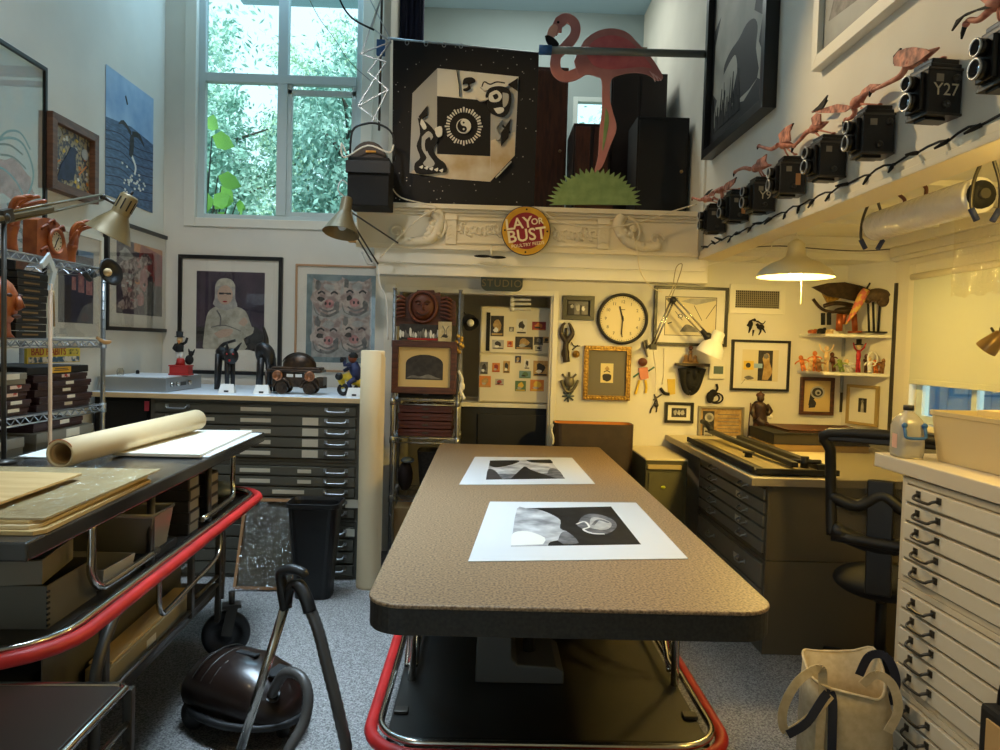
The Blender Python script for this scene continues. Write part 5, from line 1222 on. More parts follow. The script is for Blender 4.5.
# prints on the table
def tprint(label, corners, z, img, base, polys):
    """corners: near-left, near-right, far-right, far-left pixels of the white sheet; img: the same for the picture"""
    P = [AZ(x, y, z) for x, y in corners]; Q = [AZ(x, y, z) for x, y in img]
    c = sum(P, V())/4
    t = thing('photo_print', label, 'photograph', (c.x, c.y, z))
    b = MB(); b.pts(P, (0,0,.002)); part(t, 'sheet', b, mat('print_sheet', (212, 214, 216), .6))
    b = MB()
    def at(u, v): a = Q[0].lerp(Q[1], u); d = Q[3].lerp(Q[2], u); return a.lerp(d, v)
    b.use(base).pts([at(0,0)+V((0,0,.0021)), at(1,0)+V((0,0,.0021)), at(1,1)+V((0,0,.0021)), at(0,1)+V((0,0,.0021))], (0,0,.0004))
    for i, (m, pl) in enumerate(polys):
        a_ = sum(pl[k-1][0]*pl[k][1]-pl[k][0]*pl[k-1][1] for k in range(len(pl)))
        if a_ < 0: pl = pl[::-1]
        b.use(m).pts([at(u, v)+V((0,0,.0022)) for u, v in pl], (0,0,.0005+.00015*(i+1)))
    part(t, 'picture', b)
    return t
ZP = ZT0+.001
cl1 = mat('print_cloud', (206, 206, 206), .6, spec=.2, c2=(120, 120, 122), scale=9); cl2 = mat('print_dark', (14, 14, 14), .6, c2=(34, 34, 34), scale=12, spec=.15); cl3 = mat('print_mid', (120, 120, 122), .6, spec=.2, c2=(70, 70, 72), scale=20)
tprint('near white-bordered photograph on the table, a pale head against a black sky', [(468,562),(688,559),(636,503),(490,502)], ZP, [(511,547),(641,545),(611,507),(517,509)], cl2,
  [(cl1, c2([(0,0),(0,.98),(.10,.99),(.22,.95),(.34,.80),(.42,.62),(.40,.40),(.46,.30),(.42,.16),(.30,.08),(.28,0)],3)), (A['white'], c2([(0,.02),(0,.3),(.12,.34),(.26,.18),(.24,.03)],3)), (cl3, c2([(.36,.10),(.40,.28),(.46,.30),(.52,.05),(.4,.02)],3)), (cl2, c2([(.22,.98),(.34,.86),(.44,.72),(.52,.74),(.50,.98)],3)),
   (cl3, c2([(.56,.46),(.62,.66),(.72,.78),(.84,.74),(.92,.58),(.90,.40),(.78,.24),(.66,.24),(.60,.36)],3)), (A['lgry'], c2([(.66,.40),(.72,.66),(.82,.64),(.88,.50),(.82,.36),(.74,.34)],3)), (A['white'], ribbon(c2([(.56,.50),(.64,.56),(.66,.42),(.60,.36),(.66,.26),(.76,.24)]), .02)), (cl3, ribbon(c2([(.70,.46),(.78,.60),(.86,.52)]), .03))])
tprint('far white-bordered photograph on the table, dark trees and bright sky', [(459,485),(595,484),(572,458),(475,457)], ZP, [(486,480),(565,479),(550,460),(490,461)], cl1,
  [(cl3, rect(0,0,1,.25)), (cl2, c2([(0,1),(.3,1),(.48,.96),(.40,.80),(.24,.66),(.1,.6),(0,.72)],3)), (cl2, c2([(.30,0),(.44,.40),(.54,.62),(.62,.42),(.86,.06),(.9,0)],3)), (cl2, c2([(.6,1),(.66,.86),(.84,.82),(1,.8),(1,1)],3)), (cl3, c2([(.80,.2),(.9,.5),(1,.4),(1,.1)],3)), (A['dk'], c2([(0,0),(0,.5),(.1,.42),(.18,.1),(.2,0)],3))])

# ================================================================ LOFT
zl = 2.586
# mantel on the loft front
YM = 5.46
mx0 = -.972; mx1 = 1.53
t = thing('mantel', 'carved cream mantelpiece board across the front of the loft', 'mantel', (.28, YM, 2.29))
b = MB(); b.box(mx0, YM-.02, 2.295, mx1, YL-.002, 2.56); part(t, 'fascia', b, M_mantel, .003)
b = MB(); b.box(mx0-.02, YM-.07, 2.575, mx1, YL-.002, 2.61); b.box(mx0-.012, YM-.05, 2.555, mx1, YL-.002, 2.575); b.box(mx0-.006, YM-.034, 2.535, mx1, YL-.002, 2.555); part(t, 'cornice', b, M_mantel, .004)
b = MB(); b.box(mx0, YM-.035, 2.286, mx1, YM-.02, 2.318); part(t, 'lower_molding', b, M_mantel, .004)
def mz(px, py): return AY(px, py, YM-.03)
for (xa, xb, nm) in ((455,505,'l'),(548,597,'r')):
    a_, c_ = mz(xa, 222), mz(xb, 244)
    q = MB(); z0_, z1_ = 2.355, 2.50
    q.box(a_.x-.02, YM-.032, z0_-.02, c_.x+.02, YM-.02, z0_); q.box(a_.x-.02, YM-.032, z1_, c_.x+.02, YM-.02, z1_+.02); part(t, 'panel_molding', q, M_mantel, .003)
    q = MB(); rr = random.Random(len(nm)+xa); w_ = (c_.x-a_.x)
    for k in range(10):
        cx_ = a_.x+.03+(w_-.06)*k/9; cz_ = (z0_+z1_)/2+rr.uniform(-.03,.03)
        q.tube([V((cx_+(.03-.0023*i)*math.cos(i*.7+k), YM-.024, cz_+(.034-.0023*i)*math.sin(i*.7+k))) for i in range(10)], .0075, 6); q.ball((cx_+.02, YM-.024, cz_-.03), (.016,.010,.012), 8, 6)
    part(t, 'floral_relief', q, M_mantel)
for px in (451, 603):
    a_ = mz(px, 235).x
    q = MB(); q.box(a_-.04, YM-.04, 2.325, a_+.04, YM-.02, 2.53); q.box(a_-.045, YM-.05, 2.50, a_+.045, YM-.02, 2.535)
    for k in range(5): q.bar((a_-.028,YM-.042,2.36+k*.022),(a_+.0,YM-.042,2.38+k*.022),.006,.006); q.bar((a_+.028,YM-.042,2.36+k*.022),(a_+.0,YM-.042,2.38+k*.022),.006,.006)
    part(t, 'pilaster', q, M_mantel, .002)
def horn(pts, rad, scroll, sdir):
    q = MB(); P = [mz(x, y)+V((0,-.005,0)) for x, y in pts]; cp_ = curve(P, 5)
    q.tube(cp_, [rad[0]+(rad[1]-rad[0])*i/(len(cp_)-1) for i in range(len(cp_))], 12)
    c_ = mz(*scroll); 
    q.tube([c_+V(((.055-.0042*i)*math.cos(sdir*i*.62), -.012, (.055-.0042*i)*math.sin(i*.62))) for i in range(13)], .011, 8)
    for (i, f_) in enumerate((.25,.4,.55,.7,.85)):
        p_ = cp_[int(f_*(len(cp_)-1))]; q.ball(p_+V((0,-.02,.012)), (.022,.02,.018), 8, 6)
    return q
part(t, 'carved_horn', horn([(395,240),(412,242),(432,238),(440,222),(436,212)], (.03,.045), (396,232), 1), M_mantel)
part(t, 'carved_horn', horn([(660,246),(642,247),(626,240),(618,226),(622,216)], (.03,.045), (656,240), -1), M_mantel)
for px, py in ((432,226),(626,232)):
    q = MB(); c_ = mz(px, py)
    for k in range(7): q.ball(c_+V((random.Random(k+px).uniform(-.05,.05), -.02, random.Random(k*3+px).uniform(-.09,.09))), (.028,.022,.026), 10, 6)
    q.tube([c_+V((.10*math.cos(R(a)),-.012,.10*math.sin(R(a)))) for a in range(-60,100,16)], .012, 8)
    part(t, 'carved_figure', q, M_mantel)
# LAY OR BUST sign
c = AY(526, 231, 5.38); r = .178
t = thing('round_sign', 'round yellow and red LAY OR BUST sign on the middle of the mantel', 'sign', (c.x, c.y, c.z-r))
rotY = Matrix.Rotation(PI/2, 3, 'X')
b = MB(); b.lathe([(0,.0),(r,.0),(r,.008),(0,.008)], c, rotY, 48); part(t, 'enamel_disc', b, mat('sign_navy_rim', (52, 56, 80), .35))
b = MB(); b.lathe([(r*.74,.0102),(r*.97,.0102)], c, rotY, 48); part(t, 'yellow_ring', b, mat('sign_yellow', (212, 164, 40), .35, c2=(196, 144, 30), scale=14))
b = MB(); b.lathe([(0,.0098),(r*.82,.0098)], c, rotY, 48); part(t, 'red_field', b, mat('sign_red', (140, 28, 40), .35))
tilt = R(9); u_ = V((math.cos(tilt),0,math.sin(tilt))); v_ = V((-math.sin(tilt),0,math.cos(tilt))); o_ = c+V((0,-.0108,0)); mc = mat('sign_cream', (240, 226, 188), .4)
b = MB(); b.text('LAY', .112, o_+u_*-.046+v_*.056, u_, v_, .0006, off=.002); b.text('OR', .062, o_+u_*.088+v_*.056, u_, v_, .0006, off=.0015); b.text('BUST', .122, o_+v_*-.034, u_, v_, .0006, off=.002); b.text('POULTRY FEEDS', .033, o_+v_*-.100, u_, v_, .0006, off=.0003); part(t, 'lettering', b, mc)
for a in (0, 90, 180, 270):
    q = MB(); q.ball(c+V((r*.86*math.cos(R(a)), -.011, r*.86*math.sin(R(a)))), (.007,.003,.007), 8, 6); part(t, 'rivet', q, M_blackmat)
# STUDIO sign under the beam
a_ = AY(481, 278, 5.44); c_ = AY(523, 278, 5.44); w_ = c_.x-a_.x; cx_ = (a_.x+c_.x)/2; zt = 2.098
t = thing('door_sign', 'dark green STUDIO board with gold letters hanging over the doorway', 'sign', (cx_, 5.46, zt-.1))
b = MB(); b.prism([(-w_/2,0)]+[(-w_/2+.05-.05*math.cos(R(k)), -.05-.05*math.sin(R(k))) for k in range(0,91,15)]+[(w_/2-.05+.05*math.sin(R(k)), -.05-.05*math.cos(R(k))) for k in range(0,91,15)]+[(w_/2,0)], (cx_,5.47,zt), UB, UP, .014); part(t, 'board', b, M_darkgreen, .002)
b = MB(); b.text('STUDIO', .075, (cx_,5.4545,zt-.045), UB, UP, .0006, spacing=1.15); part(t, 'lettering', b, mat('dull_gold_letters', (96, 84, 52), .5))
# dark hanging disc on a peg
p = AY(475, 259, 5.35); p.x = AY(491, 257, 5.35).x
t = thing('ceiling_hook', 'small dark propeller-like disc hanging below the mantel left of the sign', 'hook', (p.x, 5.40, 2.24))
b = MB(); b.cyl((p.x,5.44,2.33),(p.x,5.40,2.25),.008,seg=8); part(t, 'peg', b, M_trim)
b = MB(); b.ball((p.x-.06,5.40,2.243),(.065,.03,.010)); b.ball((p.x+.05,5.40,2.238),(.06,.03,.010)); part(t, 'disc', b, M_blackmat)

# starry banner
YBN = 5.42
P4 = [AY(392,203,YBN), AY(534,207,YBN), AY(539,53,YBN), AY(393,40,YBN)]
cc = sum(P4, V())/4
t = thing('banner', 'black starry cloth banner with a white box room and yin-yang, hung from rings', 'banner', (cc.x, YBN, P4[0].z))
def bz(zx, zy, d=0): p = AY(350+zx/3.41, zy/3.41, YBN); p.y -= d; return p
b = MB().use(starry('starry_cloth')); b.pts(P4, (0,.004,0)); lay = [0]
def bpoly(m, pl, smooth=False):
    lay[0] += 1
    pp = [bz(x, y) for x, y in (c2(pl+[pl[0]], 3) if smooth else pl)]
    if smooth: pp = pp[:-1]
    s_ = sum(pp[i-1].x*pp[i].z-pp[i].x*pp[i-1].z for i in range(len(pp)))
    if s_ < 0: pp = pp[::-1]
    d = .001+.0004*lay[0]
    b.use(m).pts([p+V((0,-d,0)) for p in pp], (0,d,0))
bw = mat('banner_white', (226, 224, 214), .8); bt = mat('banner_tan_wash', (192, 166, 124), .8, c2=(222, 214, 196), scale=5); bk = mat('banner_black', (24, 22, 22), .85); bg_ = mat('banner_grey', (176, 176, 172), .8)
bpoly(bw, [(213,318),(298,233),(575,262),(562,530),(478,620),(340,610),(203,590)])
bpoly(bg_, [(213,318),(298,233),(297,328),(297,525),(203,590)]); bpoly(bt, [(297,525),(478,533),(478,620),(340,610),(203,590)]); bpoly(bg_, [(480,345),(575,262),(562,530),(478,533)]); bpoly(bt, [(480,480),(562,450),(562,530),(478,620)])
bpoly(bw, [(298,233),(575,262),(480,345),(297,328)]); bpoly(bk, [(297,328),(480,345),(478,533),(297,525)])
for k in range(36):
    a = 2*PI*k/36; r0, r1 = 48, 61+(4 if k % 3 == 0 else 0); w_ = .045
    bpoly(bw, [(388+r0*math.cos(a-w_),432+r0*math.sin(a-w_)),(388+r1*math.cos(a-w_),432+r1*math.sin(a-w_)),(388+r1*math.cos(a+w_),432+r1*math.sin(a+w_)),(388+r0*math.cos(a+w_),432+r0*math.sin(a+w_))])
bpoly(bw, ell(388,432,25,25,28)); bpoly(bk, [(388+22*math.cos(R(a)),432+22*math.sin(R(a))) for a in range(90,271,10)]); bpoly(bk, ell(388,443,11,11,16)); bpoly(bw, ell(388,421,11,11,16)); bpoly(bw, ell(388,443,3.5,3.5,8)); bpoly(bk, ell(388,421,3.5,3.5,8))
bpoly(bk, [(235,400),(265,362),(265,395),(240,410)]); bpoly(bk, [(515,455),(548,408),(540,470),(515,500)]); bpoly(bk, [(540,290),(572,270),(570,310)])
bpoly(bk, [(232,405),(262,420),(290,450),(300,480),(285,510),(300,540),(325,560),(330,585),(300,590),(270,595),(225,590),(222,560),(240,540),(228,500),(240,460)], True)
bpoly(bg_, [(246,470),(268,450),(284,470),(262,500),(270,530),(290,560),(270,575),(250,560),(262,540),(246,510)], True); bpoly(bk, [(258,480),(272,470),(276,490),(262,520),(256,500)], True)
bpoly(bw, [(240,425),(246,408),(262,436),(252,445)], True); bpoly(bw, [(290,440),(312,434),(314,462),(300,470),(292,458)], True)
for k in range(5): bpoly(bw, [(236+k*17,572+k*3),(250+k*17,566+k*3),(247+k*17,578+k*3)], True)
bpoly(bk, [(384,290),(390,272),(415,268),(428,280),(408,290),(412,304),(396,312),(386,308),(402,300),(400,286)], True); bpoly(bk, ribbon([(364,240),(372,290),(374,330)], 2.5))
bpoly(bw, [(445,300),(456,272),(480,280),(508,270),(530,276),(540,292),(520,304),(490,302),(460,312)], True); bpoly(bk, [(462,330),(474,306),(506,298),(538,306),(550,330),(546,370),(528,398),(500,396),(476,380)], True)
bpoly(bw, [(476,322),(500,312),(518,330),(508,350),(482,352),(472,340)], True); bpoly(bk, [(486,330),(500,324),(506,336),(494,344)], True); bpoly(bg_, [(520,320),(540,326),(538,356),(522,370)], True); bpoly(bw, [(490,374),(520,370),(524,384),(504,392)], True); bpoly(bw, ribbon(c2([(470,340),(446,345),(430,332)]), 6)); bpoly(bk, ribbon(c2([(450,300),(458,284),(478,292),(500,284),(528,288)]), 4))
bpoly(bg_, [(490,410),(520,410),(500,440),(514,470),(498,480)], True); bpoly(bk, ribbon([(520,430),(546,455)], 4)); bpoly(bw, ribbon([(497,608),(550,553)], 3))
part(t, 'cloth', b)
for px in (407, 426, 444, 461):
    q = MB(); p = AY(px, 42+(px-400)*.06, YBN); q.tube([p+V((.013*math.cos(R(a)),0,.018*math.sin(R(a)))) for a in range(0,360,30)], .003, 6, True); part(t, 'curtain_ring', q, M_zinc)
# rod holding the banner and the grey rail
ra, rb_ = AY(388,40,5.44), AY(546,54,5.44)
b = MB(); b.cyl((ra.x,5.44,ra.z+.012),(rb_.x,5.44,rb_.z+.0),.008,seg=10); solo('hanging_rod', b, M_zinc, 'thin metal rod along the top edge of the starry banner', 'rod')
ra, rb_ = AY(546,50,5.36), AY(702,54,5.36)
t = thing('pipe_rail', 'thick grey pipe rail running in front of the pink flamingo', 'rail', ((ra.x+rb_.x)/2, 5.36, ra.z-.03))
b = MB(); b.cyl(ra, V((1.53,5.36,rb_.z)), .026, seg=16); part(t, 'pipe', b, mat('grey_pipe', (120, 120, 112), .45, .3))
b = MB(); b.cyl(ra+V((-.05,0,0)), ra+V((.04,0,0)), .034, seg=14); part(t, 'blue_tape', b, M_blue)
# flamingo board
YF = 5.47
def fz(zx, zy): return AY(530+zx/3.41, zy/3.41, YF)
t = thing('flamingo_board', 'tall pink flamingo cut-out standing in the green bush on the loft', 'cut-out', (fz(230,600).x, YF, zl))
def fpoly(name, m, pl, d=0., th=.018, smooth=True):
    pp = [fz(x, y) for x, y in (c2(pl+[pl[0]], 4)[:-1] if smooth else pl)]
    s_ = sum(pp[i-1].x*pp[i].z-pp[i].x*pp[i-1].z for i in range(len(pp)))
    if s_ < 0: pp = pp[::-1]
    q = MB(); q.pts([p+V((0,d-th,0)) for p in pp], (0,th,0)); return part(t, name, q, m, .002)
nk = c2([(92,112),(98,76),(125,64),(152,84),(152,122),(120,162),(90,192),(88,238),(112,262),(148,258),(186,236)], 6)
fpoly('neck', M_pink, ribbon(nk, [30+8*i/(len(nk)-1) for i in range(len(nk))]), .0, .018, False)
fpoly('body', M_pink, [(150,210),(168,172),(188,138),(228,110),(280,100),(330,114),(368,152),(408,194),(438,238),(452,268),(432,276),(398,256),(350,250),(305,258),(276,276),(272,340),(280,380),(294,440),(272,500),(246,568),(220,588),(232,530),(236,450),(244,380),(244,280),(228,264),(196,256),(165,258)], -.002)
fpoly('wing', mat('flamingo_wing_pink', (206, 96, 100), .6, c2=(224, 120, 118), scale=9), [(186,180),(220,140),(275,124),(330,138),(366,172),(398,210),(414,236),(380,232),(330,236),(270,240),(215,226)], -.004)
fpoly('head', M_pink, [(78,110),(78,82),(96,62),(122,56),(126,80),(104,100),(90,124)], -.003)
fpoly('bill', mat('bill_pale', (226, 168, 150), .6), [(58,122),(64,100),(82,86),(94,96),(88,120),(72,136)], -.004, .018)
fpoly('bill_tip', M_blackmat, [(50,126),(62,124),(84,136),(98,156),(78,162),(58,150)], -.005)
fpoly('leg_gap', M_green, [(256,370),(266,392),(266,430),(252,500),(245,512),(250,440)], -.005)
q = MB(); q.ball(fz(95,80)+V((0,-.022,0)), (.010,.004,.010)); part(t, 'eye', q, M_blackmat)
for k in range(3): fpoly('feather_tip', mat('feather_pale', (232, 190, 180), .6), [(404+k*12,244+k*8),(420+k*12,258+k*8),(426+k*10,282-k*2),(418+k*10,266+k*2)], -.006, .018, False)
# green bush board in front
t = thing('bush_board', 'green spiky bush cut-out on the loft edge below the flamingo', 'cut-out', (fz(218,700).x, YF-.045, zl))
out = []; rr = random.Random(1); n = 25
for k in range(n+1):
    a = PI-PI*k/n
    for (da, r_) in ((0,1.06+rr.uniform(-.05,.05)),(-PI/n*.5,.90)):
        if k == n and da: continue
        out.append((218+150*r_*math.cos(a+da), 702-118*r_*math.sin(max(a+da,0))))
pp = [fz(x, y) for x, y in out]; pp = [V((p.x, YF-.03, max(p.z, zl+.03))) for p in pp]
s_ = sum(pp[i-1].x*pp[i].z-pp[i].x*pp[i-1].z for i in range(len(pp)))
if s_ < 0: pp = pp[::-1]
q = MB(); q.pts([p+V((0,-.018,0)) for p in pp], (0,.018,0)); part(t, 'board', q, M_green)
q = MB(); q.box(fz(150,700).x, YF-.03, 2.611, fz(280,700).x, YF-.012, zl+.10); part(t, 'foot', q, M_wooddk)
# furniture in the loft
def pz(x, y, Y): return AY(x, y, Y)
def cab(name, label, cat, px0, px1, pyt, Y, dep, m, doors=1, dm=None, trim=None):
    a_, c_ = pz(px0, pyt, Y), pz(px1, pyt, Y)
    t = thing(name, label, cat, ((a_.x+c_.x)/2, Y+dep/2, zl))
    q = MB(); q.box(a_.x, Y, zl, c_.x, Y+dep, a_.z); part(t, 'body', q, m, .005)
    w_ = (c_.x-a_.x)/doors
    for k in range(doors):
        q = MB(); q.box(a_.x+w_*k+.015, Y-.015, zl+.05, a_.x+w_*(k+1)-.015, Y, a_.z-.03); d_ = part(t, 'door', q, dm or m, .004)
        q = MB(); q.ball((a_.x+w_*(k+1)-.06, Y-.03, (zl+a_.z)/2), .014); part(d_, 'knob', q, M_brass)
    return t
m_dkw = mat('very_dark_wood', (40, 24, 18), .45, c2=(30, 18, 14), scale=5)
cab('wardrobe', 'brown wooden wardrobe right of the banner at the back of the loft', 'wardrobe', 522, 569, 66, 6.6, .45, mat('brown_wardrobe', (98, 52, 28), .4, c2=(70, 36, 20), scale=6, stretch=(6,1,1)))
cab('tall_cabinet', 'tall dark cabinet at the right end of the loft under the rail', 'cabinet', 612, 668, 72, 6.5, .5, m_dkw, 2)
cab('dresser', 'low dark dresser with brown doors below the loft window', 'dresser', 574, 611, 123, 6.2, .5, m_dkw, 2, mat('brown_wardrobe', (0,0,0)))
cab('speaker_cabinet', 'plain near-black cabinet in front of the tall one, right of the flamingo', 'cabinet', 638, 690, 116, 5.95, .4, M_blackmat, 1)
a_, c_ = pz(622, 47, 7.4), pz(644, 70, 7.4)
t = thing('headboard', 'grey weathered wooden board above the tall dark loft cabinet', 'board', ((a_.x+c_.x)/2, 7.4, zl))
q = MB(); q.box(a_.x, 7.4, zl, c_.x, 7.45, a_.z); q.box(a_.x-.02, 7.38, a_.z-.08, c_.x+.02, 7.47, a_.z); part(t, 'board', q, mat('weathered_wood', (130, 122, 110), .7, c2=(100, 92, 82), scale=6, stretch=(1,1,8)))
# navy curtain at the left of the loft
t = thing('curtain', 'dark navy curtain hanging behind the banner at the left of the loft', 'curtain', (-.62, 6.2, 3.2))
q = MB(); vs = []; fs = []; a_, c_ = AY(386,30,6.3), AY(424,30,6.3)
for i in range(41):
    x_ = a_.x+(c_.x-a_.x)*i/40
    for z_ in (3.2, 5.1): vs.append((x_, 6.3+.03*math.sin(i*1.1), z_))
for i in range(40): fs.append((2*i,2*i+2,2*i+3,2*i+1))
q.add(vs, fs, True); o_ = part(t, 'cloth', q, mat('navy_cloth', (36, 40, 66), .9)); o_.modifiers.new('solid','SOLIDIFY').thickness = .006
q = MB(); q.cyl((a_.x-.05,6.3,5.1),(c_.x+.05,6.3,5.1),.012,seg=10); part(t, 'rod', q, M_steel)
# little hook on a cord from the ceiling
p = AY(682, 24, 6.9)
t = thing('cord_hook', 'black cord with a small hook hanging above the loft rail', 'cord', p)
q = MB(); q.tube([(p.x+.01,6.9,ZT),(p.x+.01,6.9,p.z+.1),(p.x-.01,6.9,p.z+.06)], .009, 6); part(t, 'cord', q, M_blackmat)
q = MB(); q.tube(curve([(p.x-.01,6.9,p.z+.06),(p.x-.02,6.9,p.z+.0),(p.x+.03,6.9,p.z-.02),(p.x+.03,6.9,p.z+.03)],3), .014, 6); part(t, 'hook', q, M_blackmat)

# ---- stage light on its pantograph
YS = 5.25
p = AY(371, 180, YS); sx, sz = p.x, p.z
t = thing('stage_light', 'black theatre spotlight hanging at the left end of the loft', 'stage light', (sx, YS, sz-.22))
a_, c_ = AY(351,188,YS), AY(391,210,YS)
b = MB(); b.box(a_.x, YS-.14, c_.z, c_.x, YS+.12, AY(370,162,YS).z); part(t, 'housing', b, M_blackmat, .006)
b = MB(); b.box(a_.x-.01, YS-.16, AY(370,178,YS).z, c_.x+.01, YS-.135, AY(370,166,YS).z); part(t, 'front_rim', b, M_black, .003)
b = MB(); b.prism([(-.12,0)]+[(.12*-math.cos(R(k)), .12*math.sin(R(k))) for k in range(10,171,16)]+[(.12,0)], (sx,YS+.10,AY(370,163,YS).z), UB, UP, .22); part(t, 'lamp_hood', b, mat('hood_brown', (66, 56, 48), .4, .4), .005)
b = MB(); b.box(sx-.02, YS-.125, AY(370,157,YS).z, sx+.05, YS-.12, AY(370,155,YS).z); part(t, 'amber_slot', b, mat('amber_slot', (226, 160, 60), .4))
b = MB(); b.tube(curve([(a_.x-.01,YS,AY(370,160,YS).z),(a_.x,YS,AY(370,132,YS).z),(sx-.05,YS,AY(370,124,YS).z),(sx+.05,YS,AY(370,124,YS).z),(c_.x,YS,AY(370,134,YS).z),(c_.x+.015,YS,AY(370,160,YS).z)],4), .008, 6); part(t, 'yoke', b, M_black)
b = MB(); b.tube(curve([(a_.x-.005,YS-.165,AY(370,160,YS).z),(a_.x-.04,YS-.16,AY(370,150,YS).z),(a_.x-.02,YS-.165,AY(370,164,YS).z),(sx,YS-.17,AY(370,152,YS).z),(c_.x,YS-.165,AY(370,158,YS).z),(c_.x+.03,YS-.16,AY(370,150,YS).z)],5), .006, 6); part(t, 'rope', b, M_matboard)
t = thing('pantograph', 'zinc scissor arm hanging from above and carrying the stage light', 'scissor arm', (sx, YS+.03, AY(375,120,YS).z))
zig = [((384,-12),(372,28)),((372,28),(391,42)),((360,54),(391,42)),((391,42),(368,72)),((360,54),(386,62)),((386,62),(369,88)),((368,72),(388,90)),((388,90),(358,106)),((369,88),(358,106)),((358,106),(380,122)),((388,90),(372,122)),((384,-10),(362,52)),((366,-8),(391,40))]
for k, (q0, q1) in enumerate(zig):
    q = MB(); d_ = .006*(k % 2)
    q.bar(AY(q0[0], q0[1], YS+.03+d_), AY(q1[0], q1[1], YS+.03+d_), .006, .016, (0,1,0)); part(t, 'link', q, M_zinc)
q = MB(); q.cyl((sx+.04,YS+.06,ZT),(sx+.04,YS+.06,AY(375,128,YS).z),.009,seg=8); part(t, 'hanging_tube', q, M_steel)
q = MB(); q.box(sx+.01,YS+.05,AY(376,52,YS).z,sx+.07,YS+.08,AY(376,36,YS).z); part(t, 'blue_clip', q, M_blue, .004)
# black cable across the window
b = MB(); b.tube(curve([AY(336,-20,5.3),AY(340,0,5.3),AY(352,18,5.28),AY(374,30,5.27)],6), .007, 6); solo('cable', b, M_blackmat, 'black cable drooping from above to the scissor arm by the window', 'cable')
b = MB(); b.tube(curve([AY(300,-20,5.3),AY(318,16,5.3),AY(334,38,5.3),AY(350,62,5.3),AY(372,82,5.3)],5), .0022, 5); solo('thin_wire', b, M_steel, 'very thin dark wire crossing the upper right window pane', 'wire')
# second lamp head on the beam end
p = AY(341, 212, 5.05)
t = thing('clamp_lamp', 'small olive lamp head hanging below the stage light in front of the window', 'lamp', (p.x, 5.05, p.z-.15))
ax = V((.10,.25,.96)).normalized(); rot = ax.to_track_quat('Z','Y').to_matrix(); pb = AY(341, 233, 5.05)
b = MB(); b.lathe([(.125,-.004),(.122,0),(.085,.07),(.045,.145),(.040,.15),(.040,.245),(.03,.26),(0,.262)], pb, rot, 28); b.lathe([(.036,.14),(.08,.07),(.125,-.004)], pb, rot, 28); part(t, 'lamp_shade', b, M_lamp)
b = MB(); b.ball(pb+ax*.05, .03); part(t, 'bulb', b, M_white)
e1 = AY(352, 222, 5.12); e2 = AY(378, 264, 5.30); e3 = AY(351, 212, 5.12)
for k, (p0_, p1_) in enumerate(((e3, AY(398,243,5.3)), (e1, e2), (AY(354,232,5.12), AY(372,262,5.3)))):
    q = MB(); q.tube([p0_, p1_], .006, 6); part(t, 'arm', q, M_steel)
q = MB(); q.tube([pb+ax*.2, e3, e1], .009, 6); part(t, 'joint', q, M_zinc)
q = MB(); q.tube(curve([pb+ax*.25, AY(338,190,5.05), AY(342,180,5.1), AY(349,186,5.12)],5), .004, 6); part(t, 'cord', q, M_white)
q = MB(); q.rbox(AY(352,240,5.36), (.05,.08,.03)); part(t, 'clamp', q, mat('orange_clamp', (212, 148, 50), .5), .003)
# loose cables, twine on the mantel
for nm, lab, pts, r_, m_ in (('extension_cord', 'pale cord draped from the loft edge over the left mantel carving', [(392,188),(402,198),(430,205),(436,208),(420,218),(400,236),(380,258)], .005, M_mantel),
   ('extension_cord', 'pale twine looping across the mantel right of the round sign', [(540,208),(560,222),(600,228),(640,222),(670,212),(697,204)], .005, M_mantel),
   ('extension_cord', 'thin pale cord falling from the right carving down to the wall clock picture', [(630,226),(637,250),(640,270),(650,286),(662,292)], .004, M_mantel),
   ('extension_cord', 'grey loop of wire hanging under the mantel at the right', [(672,296),(680,274),(682,264),(676,268),(672,290),(666,300)], .004, mat('grey_wire', (150, 140, 116), .5)),
   ('extension_cord', 'white cords bunched at the left beam corner beside the pig print', [(362,252),(368,264),(374,262),(378,268),(380,285),(386,300),(388,340)], .006, M_white)):
    b = MB(); b.tube(curve([AY(x, y, 5.33) for x, y in pts], 5), r_, 6); solo(nm, b, m_, lab, 'cord', 'loose cords on the mantel')

# ================================================================ CLOCK WALL
YB = YC-.001
def wframe(name, label, box, fw, depth, frm, mount, pf, base, polys, **k):
    c, w, h = onback(*box, YB)
    return frame(name, label, c, UB, w, h, fw, depth, frm, mount, w*pf[0] if pf else 0, h*pf[1] if pf else 0, base, polys, **k)
wframe('framed_picture', 'small black frame with a dark group photo, left of the wall clock', (562,296,594,320), .035, .03, M_blackfr, M_blackmat, (.62,.55), A['gry'], [(A['dk'], rect(0,0,.3,.8)), (A['lgry'], blob(.5,.5,.12,.25,1)), (A['white'], blob(.75,.45,.08,.2,2)), (A['dk'], rect(.58,0,.68,.7)), (A['lgry'], blob(.2,.6,.08,.15,3))])
